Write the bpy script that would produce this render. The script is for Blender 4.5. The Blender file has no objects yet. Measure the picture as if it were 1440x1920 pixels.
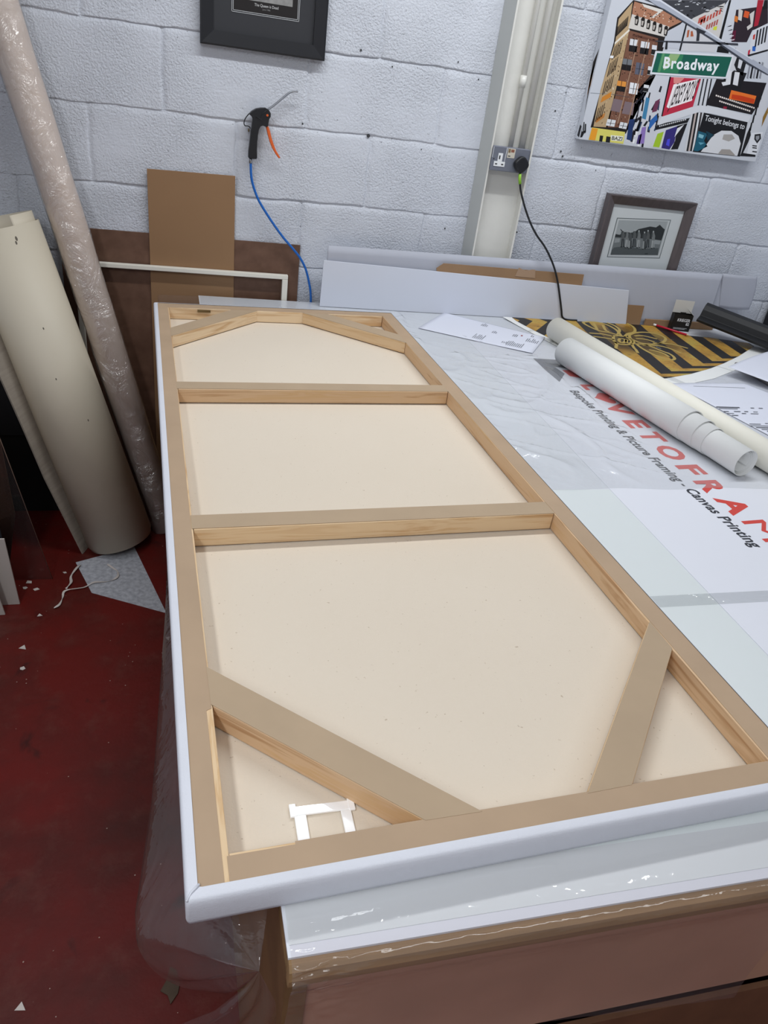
import bpy, bmesh, math, random
import numpy as np
from mathutils import Vector, Matrix, noise

SC = bpy.context.scene
COL = SC.collection

# ------------------------------------------------------------------ camera
cam_data = bpy.data.cameras.new('camera')
cam = bpy.data.objects.new('camera', cam_data)
COL.objects.link(cam)
SC.camera = cam
cam_data.sensor_fit = 'AUTO'
cam_data.sensor_width = 36.0
cam_data.lens = 1374.17 / 1920 * 36.0
cam_data.clip_start = 0.02
R_ = (0.96691623, -0.22317228, 0.1235603)
U_ = (0.0125761, 0.52548608, 0.85070925)
F_ = (0.25478394, 0.82101067, -0.51090765)
cam.matrix_world = Matrix(((R_[0], U_[0], -F_[0], 0.06867),
                           (R_[1], U_[1], -F_[1], -2.71171),
                           (R_[2], U_[2], -F_[2], 1.64231),
                           (0, 0, 0, 1)))

# ------------------------------------------------------------------ light
SC.view_settings.view_transform = 'Standard'
SC.view_settings.look = 'None'
SC.view_settings.gamma = 1.0
SC.view_settings.use_curve_mapping = False
SC.view_settings.exposure = 0.0
SC.cycles.use_denoising = True
SC.cycles.max_bounces = 8
SC.cycles.transparent_max_bounces = 16
SC.cycles.caustics_reflective = False
SC.cycles.caustics_refractive = False
world = bpy.data.worlds.new('world')
SC.world = world
world.use_nodes = True
world.node_tree.nodes['Background'].inputs[0].default_value = (0.9, 0.95, 1.0, 1)
world.node_tree.nodes['Background'].inputs[1].default_value = 0.3


def area(name, loc, sx, sy, power, col=(0.95, 0.98, 1.0), rot=(0, 0, 0)):
    d = bpy.data.lights.new(name, 'AREA')
    d.shape = 'RECTANGLE'
    d.size = sx
    d.size_y = sy
    d.energy = power
    d.color = col
    o = bpy.data.objects.new(name, d)
    COL.objects.link(o)
    o.location = loc
    o.rotation_euler = rot
    return o


area('tube_light_over_bench', (1.1, -0.82, 2.72), 2.6, 0.07, 31)
area('added_fill_over_aisle', (-0.85, -3.1, 2.72), 0.25, 2.0, 30)  # added fill lamp that brightens the floor and the leaning rolls
area('added_fill_behind', (0.9, -3.4, 2.72), 2.6, 0.25, 17)  # added fill behind the camera for the faces turned towards it


# ------------------------------------------------------------------ materials
def lin(h):
    if isinstance(h, str):
        h = h.lstrip('#')
        c = [int(h[i:i + 2], 16) / 255 for i in (0, 2, 4)]
    else:
        c = [v / 255 for v in h]
    return tuple((v / 12.92 if v <= 0.04045 else ((v + 0.055) / 1.055) ** 2.4) for v in c) + (1.0,)


MATS = {}


def mat(name, col, rough=0.6, metal=0.0, noise_amt=0.0, noise_scale=20.0, bump=0.0, bump_scale=60.0,
        stretch=(1, 1, 1), spec=0.5, coat=0.0, col2=None, detail=4.0):
    if name in MATS:
        return MATS[name]
    m = bpy.data.materials.new(name)
    m.use_nodes = True
    nt = m.node_tree
    b = nt.nodes['Principled BSDF']
    b.inputs['Roughness'].default_value = rough
    b.inputs['Metallic'].default_value = metal
    b.inputs['Specular IOR Level'].default_value = spec
    b.inputs['Coat Weight'].default_value = coat
    c = lin(col)
    b.inputs['Base Color'].default_value = c
    if noise_amt > 0 or col2 or bump > 0:
        tc = nt.nodes.new('ShaderNodeTexCoord')
        mp = nt.nodes.new('ShaderNodeMapping')
        mp.inputs['Scale'].default_value = stretch
        nt.links.new(tc.outputs['Object'], mp.inputs['Vector'])
    if noise_amt > 0 or col2:
        n = nt.nodes.new('ShaderNodeTexNoise')
        n.inputs['Scale'].default_value = noise_scale
        n.inputs['Detail'].default_value = detail
        nt.links.new(mp.outputs[0], n.inputs['Vector'])
        r = nt.nodes.new('ShaderNodeValToRGB')
        r.color_ramp.elements[0].position = 0.3
        r.color_ramp.elements[1].position = 0.7
        if col2:
            r.color_ramp.elements[0].color = lin(col2)
        else:
            r.color_ramp.elements[0].color = tuple(v * (1 - noise_amt) for v in c[:3]) + (1,)
        r.color_ramp.elements[1].color = c
        nt.links.new(n.outputs['Fac'], r.inputs[0])
        nt.links.new(r.outputs[0], b.inputs['Base Color'])
    if bump > 0:
        n2 = nt.nodes.new('ShaderNodeTexNoise')
        n2.inputs['Scale'].default_value = bump_scale
        n2.inputs['Detail'].default_value = 5
        nt.links.new(mp.outputs[0], n2.inputs['Vector'])
        bp = nt.nodes.new('ShaderNodeBump')
        bp.inputs['Distance'].default_value = bump
        bp.inputs['Strength'].default_value = 1.0
        nt.links.new(n2.outputs['Fac'], bp.inputs['Height'])
        nt.links.new(bp.outputs[0], b.inputs['Normal'])
    MATS[name] = m
    return m


def flat(h):
    return mat('ink_' + h.lstrip('#'), h, rough=0.55, spec=0.3)


def N(nt, t, **k):
    n = nt.nodes.new(t)
    for a, v in k.items():
        if a in ('operation', 'data_type', 'wave_type', 'bands_direction', 'noise_dimensions', 'feature', 'blend_type', 'use_clamp'):
            setattr(n, a, v)
        else:
            key = a.replace('_', ' ')
            n.inputs[int(a[1:]) if a[0] == 'i' and a[1:].isdigit() else key].default_value = v
    return n


def mathn(nt, op, a, b=None, clamp=False):
    n = nt.nodes.new('ShaderNodeMath')
    n.operation = op
    n.use_clamp = clamp
    for i, v in enumerate((a, b)):
        if v is None:
            continue
        if isinstance(v, (int, float)):
            n.inputs[i].default_value = v
        else:
            nt.links.new(v, n.inputs[i])
    return n.outputs[0]


def ramp(nt, src, stops):
    r = nt.nodes.new('ShaderNodeValToRGB')
    e = r.color_ramp.elements
    while len(e) < len(stops):
        e.new(0.5)
    for i, (p, c) in enumerate(stops):
        e[i].position = p
        e[i].color = lin(c) if not (isinstance(c, tuple) and len(c) == 4) else c
    nt.links.new(src, r.inputs[0])
    return r.outputs[0]


def coords(nt, scale=(1, 1, 1), kind='Object'):
    tc = nt.nodes.new('ShaderNodeTexCoord')
    mp = nt.nodes.new('ShaderNodeMapping')
    mp.inputs['Scale'].default_value = scale
    nt.links.new(tc.outputs[kind], mp.inputs['Vector'])
    return mp.outputs[0]


def noise_n(nt, vec, scale, detail=4, rough=0.5, dist=0.0):
    n = nt.nodes.new('ShaderNodeTexNoise')
    n.inputs['Scale'].default_value = scale
    n.inputs['Detail'].default_value = detail
    n.inputs['Roughness'].default_value = rough
    n.inputs['Distortion'].default_value = dist
    nt.links.new(vec, n.inputs['Vector'])
    return n.outputs['Fac']


def mixc(nt, fac, a, b):
    n = nt.nodes.new('ShaderNodeMix')
    n.data_type = 'RGBA'
    if isinstance(fac, (int, float)):
        n.inputs[0].default_value = fac
    else:
        nt.links.new(fac, n.inputs[0])
    for i, v in ((6, a), (7, b)):
        if isinstance(v, (str, tuple)):
            n.inputs[i].default_value = lin(v) if isinstance(v, str) or len(v) == 3 else v
        else:
            nt.links.new(v, n.inputs[i])
    return n.outputs[2]


def new_mat(name, rough=0.6, spec=0.5):
    m = bpy.data.materials.new(name)
    m.use_nodes = True
    nt = m.node_tree
    b = nt.nodes['Principled BSDF']
    b.inputs['Roughness'].default_value = rough
    b.inputs['Specular IOR Level'].default_value = spec
    MATS[name] = m
    return m, nt, b


def bump_link(nt, b, h, dist, strength=1.0):
    bp = nt.nodes.new('ShaderNodeBump')
    bp.inputs['Distance'].default_value = dist
    bp.inputs['Strength'].default_value = strength
    nt.links.new(h, bp.inputs['Height'])
    nt.links.new(bp.outputs[0], b.inputs['Normal'])


# painted block wall
def m_wall():
    m, nt, b = new_mat('painted_blockwork', 0.48, 0.4)
    v = coords(nt)
    n1 = noise_n(nt, v, 150, 5, 0.55)
    n2 = noise_n(nt, v, 3.1, 2)
    n3 = noise_n(nt, v, 330, 3, 0.6)
    n4 = noise_n(nt, v, 34, 3, 0.5)
    rgh = ramp(nt, n2, [(0.36, (0.22, 0.22, 0.22, 1)), (0.62, (1, 1, 1, 1))])
    pits = ramp(nt, n1, [(0.32, (0, 0, 0, 1)), (0.60, (1, 1, 1, 1))])
    h = mathn(nt, 'ADD', mathn(nt, 'MULTIPLY', pits, 0.55), mathn(nt, 'MULTIPLY', n3, 0.30))
    h = mathn(nt, 'ADD', mathn(nt, 'MULTIPLY', h, rgh), mathn(nt, 'MULTIPLY', n4, 0.5))
    bump_link(nt, b, h, 0.0038, 1.0)
    c = mixc(nt, noise_n(nt, v, 1.4, 3), '#c8ccd6', '#d4d8e0')
    spk = ramp(nt, noise_n(nt, v, 120, 2), [(0.26, (1, 1, 1, 1)), (0.31, (0, 0, 0, 1))])
    c2 = mixc(nt, mathn(nt, 'MULTIPLY', spk, 0.7), c, '#6d6f74')
    nt.links.new(c2, b.inputs['Base Color'])
    return m


def m_floor():
    m, nt, b = new_mat('red_floor_paint', 0.5, 0.35)
    v = coords(nt)
    big = noise_n(nt, v, 2.2, 5, 0.6)
    c = mixc(nt, ramp(nt, big, [(0.38, (0, 0, 0, 1)), (0.62, (1, 1, 1, 1))]), '#6c1610', '#4c1c16')
    dust = ramp(nt, noise_n(nt, v, 9, 8, 0.72), [(0.52, (0, 0, 0, 1)), (0.74, (1, 1, 1, 1))])
    c = mixc(nt, mathn(nt, 'MULTIPLY', dust, 0.35), c, '#75493f')
    blots = ramp(nt, noise_n(nt, v, 7, 4, 0.5, 0.6), [(0.26, (1, 1, 1, 1)), (0.36, (0, 0, 0, 1))])
    c = mixc(nt, mathn(nt, 'MULTIPLY', blots, 0.75), c, '#1c0e0c')
    vo = nt.nodes.new('ShaderNodeTexVoronoi')
    vo.inputs['Scale'].default_value = 42
    nt.links.new(v, vo.inputs['Vector'])
    sp = mathn(nt, 'LESS_THAN', vo.outputs['Distance'], 0.07)
    gate = mathn(nt, 'GREATER_THAN', noise_n(nt, v, 20, 2), 0.56)
    c = mixc(nt, mathn(nt, 'MULTIPLY', mathn(nt, 'MULTIPLY', sp, gate), 0.7), c, '#c9b4a8')
    nt.links.new(c, b.inputs['Base Color'])
    bump_link(nt, b, noise_n(nt, v, 30, 6, 0.6), 0.002, 0.7)
    return m


def m_pine(name, base='#dfc29b', dark='#c79f72', seed=0.0):
    m, nt, b = new_mat(name, 0.6, 0.3)
    v = coords(nt, (1.6, 26, 26))
    mp = nt.nodes[-1]
    mp.inputs['Location'].default_value = (seed * 1.7, seed * 3.1, seed)
    n = noise_n(nt, v, 2.0, 4, 0.55, 0.9)
    c = ramp(nt, n, [(0.34, dark), (0.47, base), (0.55, base), (0.62, '#d2ae82'), (0.68, base)])
    v2 = coords(nt, (7, 30, 30))
    nt.nodes[-1].inputs['Location'].default_value = (seed, seed, seed)
    k = ramp(nt, noise_n(nt, v2, 1.0, 1), [(0.2, (1, 1, 1, 1)), (0.24, (0, 0, 0, 1))])
    c = mixc(nt, mathn(nt, 'MULTIPLY', k, 0.8), c, '#7a4a2c')
    nt.links.new(c, b.inputs['Base Color'])
    bump_link(nt, b, n, 0.0008, 0.5)
    return m


def m_canvas():
    m, nt, b = new_mat('raw_canvas', 0.85, 0.15)
    v = coords(nt)
    c = mixc(nt, noise_n(nt, v, 3, 3), '#dacdbb', '#dfd3c2')
    fl = ramp(nt, noise_n(nt, v, 170, 2, 0.5), [(0.22, (1, 1, 1, 1)), (0.28, (0, 0, 0, 1))])
    c = mixc(nt, mathn(nt, 'MULTIPLY', fl, 0.5), c, '#9c8468')
    nt.links.new(c, b.inputs['Base Color'])
    bump_link(nt, b, noise_n(nt, v, 420, 2), 0.0006, 0.5)
    return m


def m_film(name, haze=0.05, gloss=1.0, tint=(0.96, 0.95, 0.96, 1), bump_scale=14, bump=0.012, rough=0.07):
    m = bpy.data.materials.new(name)
    m.use_nodes = True
    nt = m.node_tree
    nt.nodes.clear()
    out = nt.nodes.new('ShaderNodeOutputMaterial')
    tr = nt.nodes.new('ShaderNodeBsdfTransparent')
    tr.inputs[0].default_value = tint
    gl = nt.nodes.new('ShaderNodeBsdfGlossy')
    gl.inputs['Roughness'].default_value = rough
    df = nt.nodes.new('ShaderNodeBsdfDiffuse')
    df.inputs[0].default_value = (0.85, 0.86, 0.88, 1)
    lw = nt.nodes.new('ShaderNodeLayerWeight')
    lw.inputs['Blend'].default_value = 0.5
    sch = mathn(nt, 'ADD', mathn(nt, 'MULTIPLY', mathn(nt, 'POWER', lw.outputs['Facing'], 5.0), 0.75), 0.07)
    v = coords(nt, (1, 1, 1))
    n = noise_n(nt, v, bump_scale, 5, 0.6, 1.2)
    bp = nt.nodes.new('ShaderNodeBump')
    bp.inputs['Distance'].default_value = bump
    nt.links.new(n, bp.inputs['Height'])
    for s in (gl, df):
        nt.links.new(bp.outputs[0], s.inputs['Normal'])
    m1 = nt.nodes.new('ShaderNodeMixShader')
    m1.inputs[0].default_value = haze
    nt.links.new(tr.outputs[0], m1.inputs[1])
    nt.links.new(df.outputs[0], m1.inputs[2])
    m2 = nt.nodes.new('ShaderNodeMixShader')
    nt.links.new(mathn(nt, 'MULTIPLY', sch, gloss, True), m2.inputs[0])
    nt.links.new(m1.outputs[0], m2.inputs[1])
    nt.links.new(gl.outputs[0], m2.inputs[2])
    nt.links.new(m2.outputs[0], out.inputs[0])
    MATS[name] = m
    return m


def m_chevron():
    m, nt, b = new_mat('hazard_print', 0.45, 0.4)
    tc = nt.nodes.new('ShaderNodeTexCoord')
    sx = nt.nodes.new('ShaderNodeSeparateXYZ')
    nt.links.new(tc.outputs['Object'], sx.inputs[0])
    X, Y = sx.outputs[0], sx.outputs[1]
    s1 = mathn(nt, 'SUBTRACT', X, mathn(nt, 'MULTIPLY', mathn(nt, 'ADD', Y, 0.03), 0.12))
    xp = mathn(nt, 'DIVIDE', mathn(nt, 'ADD', mathn(nt, 'SUBTRACT', Y, mathn(nt, 'MULTIPLY', X, 0.12)), 1.452), 0.38)
    yp = mathn(nt, 'ADD', mathn(nt, 'MULTIPLY', mathn(nt, 'SUBTRACT', xp, 1.65), 0.5), -0.627)
    s2 = mathn(nt, 'SUBTRACT', xp, mathn(nt, 'MULTIPLY', mathn(nt, 'ADD', yp, 0.03), 0.12))
    line = mathn(nt, 'ADD', mathn(nt, 'MULTIPLY', mathn(nt, 'SUBTRACT', X, 1.65), 0.5), -0.627)
    below = mathn(nt, 'LESS_THAN', Y, line)
    s = mathn(nt, 'ADD', mathn(nt, 'MULTIPLY', s2, below), mathn(nt, 'MULTIPLY', s1, mathn(nt, 'SUBTRACT', 1.0, below)))
    left = mathn(nt, 'LESS_THAN', X, 1.51)
    sl = mathn(nt, 'ADD', X, mathn(nt, 'MULTIPLY', mathn(nt, 'ABSOLUTE', mathn(nt, 'ADD', Y, 0.13)), 0.85))
    sl = mathn(nt, 'ADD', sl, 0.027)
    s = mathn(nt, 'ADD', mathn(nt, 'MULTIPLY', sl, left), mathn(nt, 'MULTIPLY', s, mathn(nt, 'SUBTRACT', 1.0, left)))
    ph = mathn(nt, 'FRACT', mathn(nt, 'DIVIDE', mathn(nt, 'SUBTRACT', s, 0.555), 0.118))
    yel = mathn(nt, 'LESS_THAN', ph, 0.53)
    v = coords(nt)
    g = noise_n(nt, v, 9, 6, 0.65)
    ycol = ramp(nt, g, [(0.32, '#8a6422'), (0.5, '#b88d38'), (0.66, '#b5a04a')])
    sc_ = ramp(nt, noise_n(nt, coords(nt, (1, 3, 1)), 38, 4, 0.7), [(0.34, (1, 1, 1, 1)), (0.44, (0, 0, 0, 1))])
    ycol = mixc(nt, mathn(nt, 'MULTIPLY', sc_, 0.7), ycol, '#3a2a10')
    # sooty halo printed round the insect
    dx = mathn(nt, 'SUBTRACT', X, 1.70)
    dy = mathn(nt, 'MULTIPLY', mathn(nt, 'ADD', Y, 0.30), 1.25)
    d = mathn(nt, 'SQRT', mathn(nt, 'ADD', mathn(nt, 'MULTIPLY', dx, dx), mathn(nt, 'MULTIPLY', dy, dy)))
    d = mathn(nt, 'ADD', d, mathn(nt, 'MULTIPLY', noise_n(nt, v, 14, 3), 0.16))
    halo = ramp(nt, d, [(0.20, (1, 1, 1, 1)), (0.33, (0, 0, 0, 1))])
    ycol = mixc(nt, mathn(nt, 'MULTIPLY', halo, 0.85), ycol, '#2c2414')
    c = mixc(nt, yel, '#1a1614', ycol)
    nt.links.new(c, b.inputs['Base Color'])
    return m


WALL, FLOOR, CANVAS = m_wall(), m_floor(), m_canvas()
PINE = [m_pine('pine_a', seed=1), m_pine('pine_b', '#d6b590', '#b78d64', 4), m_pine('pine_c', '#e4cba8', '#caa67c', 8)]
KRAFT = mat('kraft_gummed_paper', '#b49a7e', 0.7, noise_amt=0.10, noise_scale=9, bump=0.0006, bump_scale=25)
KRAFT2 = mat('kraft_gummed_paper_pale', '#b39c80', 0.7, noise_amt=0.08, noise_scale=12)
PRIMED = mat('primed_white_canvas', '#d8dae2', 0.6, bump=0.0003, bump_scale=500, noise_amt=0.03)
LAM = mat('white_worktop_sheet', '#dde0e6', 0.35, noise_amt=0.03, noise_scale=4)
BANNERM = mat('white_banner_vinyl', '#e0e2ea', 0.4)
BROWNW = mat('brown_varnished_timber', '#a5845c', 0.45, stretch=(1, 12, 12), noise_amt=0.35, noise_scale=5)
PANELM = mat('brown_hardboard_panel', '#bd927a', 0.5, noise_amt=0.18, noise_scale=6, bump=0.0003)
HARDM = mat('dark_hardboard', '#6f5140', 0.6, col2='#5c4030', noise_scale=24, detail=6)
KBOARD = mat('tan_backing_board', '#92704f', 0.65, noise_amt=0.05, noise_scale=5)
CREAMSTICK = mat('cream_moulding', '#e6e2d6', 0.5)
COLP = mat('cream_steel_paint', '#dddcd6', 0.32, noise_amt=0.04, noise_scale=18, bump=0.0006, bump_scale=70)
COLSHADE = mat('shaded_steel_paint', '#b3b6b4', 0.4)  # column side face, with its shade put into the colour
BLACKM = mat('black_frame_lacquer', '#17181d', 0.42)
MOUNTD = mat('dark_mount_card', '#2e2f33', 0.5)
GREYF = mat('taupe_frame_veneer', '#5c5354', 0.35, stretch=(8, 8, 1.5), noise_amt=0.3, noise_scale=9)
MOUNTW = mat('pale_mount_card', '#c3c8ca', 0.7)
BLK = mat('black_plastic', '#14151a', 0.45)
ORG = mat('orange_plastic', '#d8622a', 0.4)
STEEL = mat('polished_steel', '#9a9da3', 0.35, metal=1.0)
BRASS = mat('dull_brass', '#8a7a58', 0.4, metal=0.8)
BLUE = mat('blue_hose_plastic', '#1763b8', 0.3)
SOCK = mat('grey_metalclad', '#7b7f8b', 0.35, metal=0.3)
WPL = mat('white_plastic', '#e6e8ea', 0.4)
GREEN = mat('lime_tape', '#8fc63a', 0.5)
CABLE = mat('black_rubber', '#17191c', 0.5)
PAPER = mat('white_paper', '#d9dce8', 0.7)
PAPERW = mat('white_roll_paper', '#e9eae8', 0.6)
PAPERC = mat('cream_roll_paper', '#e8e5d8', 0.6)
INK = mat('grey_ink', '#5c5f66', 0.7)
ROLLB = mat('cream_vinyl_roll', '#d2c8b4', 0.55, noise_amt=0.05, noise_scale=4)
ROLLA = mat('beige_paper_roll', '#dccabc', 0.6, noise_amt=0.06, noise_scale=5)
CARD = mat('white_card_board', '#b4b7c2', 0.7, noise_amt=0.04, noise_scale=4)
CARDB = mat('white_foam_board', '#d5d9e4', 0.6)
CARDBR = mat('brown_cardboard', '#9a7a5a', 0.7, noise_amt=0.12, noise_scale=14)
RED = mat('red_pencil_paint', '#c4203a', 0.35)
WOODTIP = mat('pencil_wood', '#d9b48a', 0.7)
SHEETG = mat('grey_corrugated_sheet', '#a49a8e', 0.7, stretch=(1, 1, 14), noise_amt=0.2, noise_scale=6)
SCRAPM = mat('white_scrap_paper', '#d8cfc8', 0.7)
SCRAPG = mat('mottled_grey_vinyl', '#d0d2d8', 0.7, col2='#a6a8b0', noise_scale=70, detail=6)
DARKBR = mat('dark_brown_board', '#4a2f1e', 0.6, noise_amt=0.2)
WHITEEDGE = mat('white_mount_board', '#c4bdb6', 0.6)
TAPE = mat('clear_tape_strip', '#b9bcc0', 0.35)
GREENISH = mat('pale_protective_sheet', '#d9dfdf', 0.35)
MDARK = mat('wall_hole', '#3c3d40', 0.9)
FILM = m_film('clear_wrap_film', haze=0.05, bump=0.006)
FILMT = m_film('clear_cover_film', haze=0.10, bump_scale=6, bump=0.010, rough=0.12, tint=(0.985, 0.99, 0.99, 1))
FILMD = m_film('hanging_clear_film', haze=0.032, gloss=1.2, bump_scale=5, bump=0.010, tint=(0.93, 0.89, 0.90, 1), rough=0.05)
FILMF = m_film('front_clear_film', haze=0.04, gloss=0.7, bump_scale=4, bump=0.003, tint=(0.97, 0.95, 0.96, 1), rough=0.06)
FILMR = m_film('roll_wrap_film', haze=0.06, gloss=2.2, bump_scale=11, bump=0.03, tint=(0.97, 0.96, 0.96, 1), rough=0.12)
CHEV = m_chevron()
GOLD = mat('gold_line_ink', '#b39a52', 0.5)


# ------------------------------------------------------------------ mesh helpers
class MB:
    def __init__(s):
        s.v, s.f, s.m, s.sm, s.mats = [], [], [], [], []

    def mi(s, m):
        if m not in s.mats:
            s.mats.append(m)
        return s.mats.index(m)

    def add(s, vs, fs, m, smooth=False):
        o = len(s.v)
        s.v += [tuple(map(float, q)) for q in vs]
        k = s.mi(m)
        for f in fs:
            s.f.append([i + o for i in f])
            s.m.append(k)
            s.sm.append(smooth)
        return s

    def box(s, a, b, m, M=None):
        x0, y0, z0 = a
        x1, y1, z1 = b
        vs = [(x0, y0, z0), (x1, y0, z0), (x1, y1, z0), (x0, y1, z0), (x0, y0, z1), (x1, y0, z1), (x1, y1, z1), (x0, y1, z1)]
        if M is not None:
            vs = [M @ Vector(q) for q in vs]
        return s.add(vs, [(0, 3, 2, 1), (4, 5, 6, 7), (0, 1, 5, 4), (1, 2, 6, 5), (2, 3, 7, 6), (3, 0, 4, 7)], m)

    def prism(s, pts, vec, m, smooth=False):
        n = len(pts)
        p = [Vector(q) for q in pts]
        d = Vector(vec)
        vs = p + [q + d for q in p]
        fs = [list(range(n))[::-1], list(range(n, 2 * n))] + [[i, (i + 1) % n, n + (i + 1) % n, n + i] for i in range(n)]
        return s.add(vs, fs, m, smooth)

    def tube(s, path, r, m, n=12, cap=True):
        P = [Vector(q) for q in path]
        rs = r if isinstance(r, (list, tuple)) else [r] * len(P)
        t0 = (P[1] - P[0]).normalized()
        up = Vector((0, 0, 1)) if abs(t0.z) < 0.9 else Vector((1, 0, 0))
        u = t0.cross(up).normalized()
        vs = []
        for i, q in enumerate(P):
            a = P[max(i - 1, 0)]
            b = P[min(i + 1, len(P) - 1)]
            t = (b - a).normalized()
            u = (u - t * u.dot(t)).normalized()
            w = t.cross(u)
            for k in range(n):
                an = 2 * math.pi * k / n
                vs.append(q + (u * math.cos(an) + w * math.sin(an)) * rs[i])
        fs = []
        for i in range(len(P) - 1):
            for k in range(n):
                fs.append([i * n + k, i * n + (k + 1) % n, (i + 1) * n + (k + 1) % n, (i + 1) * n + k])
        s.add(vs, fs, m, True)
        if cap:
            o = len(s.v) - len(vs)
            k = s.mi(m)
            for ring, rev in ((0, True), (len(P) - 1, False)):
                f = [o + ring * n + j for j in range(n)]
                s.f.append(f[::-1] if rev else f)
                s.m.append(k)
                s.sm.append(False)
        return s

    def pipe(s, A, B, r0, r1, wall, m, n=48):
        """open hollow roll between A and B"""
        A, B = Vector(A), Vector(B)
        t = (B - A).normalized()
        u = t.cross(Vector((0, 0, 1))).normalized()
        w = t.cross(u)
        rings = [(A, r0), (B, r1), (B, r1 - wall), (A, r0 - wall)]
        vs = []
        for c, r in rings:
            for k in range(n):
                an = 2 * math.pi * k / n
                vs.append(c + (u * math.cos(an) + w * math.sin(an)) * r)
        for i in range(4):
            j = (i + 1) % 4
            fs = [[i * n + k, i * n + (k + 1) % n, j * n + (k + 1) % n, j * n + k] for k in range(n)]
            if i == 0:
                s.add(vs, fs, m, i % 2 == 0)
                o = len(s.v) - len(vs)
            else:
                kk = s.mi(m)
                for f in fs:
                    s.f.append([q + o for q in f])
                    s.m.append(kk)
                    s.sm.append(i % 2 == 0)
        return s

    def grid(s, fn, nu, nv, m, smooth=True):
        vs = [fn(i / nu, j / nv) for j in range(nv + 1) for i in range(nu + 1)]
        fs = [[j * (nu + 1) + i, j * (nu + 1) + i + 1, (j + 1) * (nu + 1) + i + 1, (j + 1) * (nu + 1) + i]
              for j in range(nv) for i in range(nu)]
        return s.add(vs, fs, m, smooth)

    def build(s, name, parent=None, bevel=0.0, M=None, seg=2, solid=0.0):
        me = bpy.data.meshes.new(name)
        me.from_pydata(s.v, [], s.f)
        for m in s.mats:
            me.materials.append(m)
        me.polygons.foreach_set('material_index', s.m)
        me.polygons.foreach_set('use_smooth', s.sm)
        me.update()
        o = bpy.data.objects.new(name, me)
        COL.objects.link(o)
        if M is not None:
            o.matrix_world = M
        if parent is not None:
            o.parent = parent
            o.matrix_parent_inverse = parent.matrix_world.inverted()
        if solid:
            md = o.modifiers.new('thick', 'SOLIDIFY')
            md.thickness = solid
            md.offset = 0
        if bevel:
            bm = bmesh.new()
            bm.from_mesh(me)
            bmesh.ops.recalc_face_normals(bm, faces=bm.faces)
            bm.to_mesh(me)
            bm.free()
            md = o.modifiers.new('bevel', 'BEVEL')
            md.width = bevel
            md.segments = seg
            md.limit_method = 'ANGLE'
        return o


def tag(o, label, cat, group=None, kind=None):
    if label:
        o['label'] = label
    if cat:
        o['category'] = cat
    if group:
        o['group'] = group
    if kind:
        o['kind'] = kind
    return o


def thing(name, loc, label, cat, group=None):
    o = bpy.data.objects.new(name, None)
    o.empty_display_size = 0.05
    o.matrix_world = Matrix.Translation(loc)
    COL.objects.link(o)
    return tag(o, label, cat, group)


def struct(o):
    o['kind'] = 'structure'
    return o


def text_into(mb, body, origin, U, V, m, size, thick=0.0, xs=1.0, shear=0.0, align='LEFT', fit=None, spacing=1.0):
    """flat lettering: baseline starts at origin, runs along U, tops towards V"""
    cu = bpy.data.curves.new('t', 'FONT')
    cu.body = body
    cu.size = 1.0
    cu.offset = thick
    cu.shear = shear
    cu.resolution_u = 3
    cu.space_character = spacing
    o = bpy.data.objects.new('t', cu)
    COL.objects.link(o)
    bpy.context.view_layer.update()
    dg = bpy.context.evaluated_depsgraph_get()
    me = bpy.data.meshes.new_from_object(o.evaluated_get(dg))
    vs = [v.co.copy() for v in me.vertices]
    fs = [list(p.vertices) for p in me.polygons]
    bpy.data.objects.remove(o)
    bpy.data.curves.remove(cu)
    bpy.data.meshes.remove(me)
    if not vs:
        return mb
    x0, x1 = min(v.x for v in vs), max(v.x for v in vs)
    sx = size * xs
    if fit:
        sx = fit / (x1 - x0)
    off = 0
    if align == 'LEFT' and fit:
        off = -x0
    if align == 'CENTER':
        off = -(x0 + x1) / 2
    U, V, origin = Vector(U), Vector(V), Vector(origin)
    mb.add([origin + U * ((v.x + off) * sx) + V * (v.y * size) for v in vs], fs, m)
    return mb


def vadd(a, b):
    return (a[0] + b[0], a[1] + b[1], a[2] + b[2])


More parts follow.
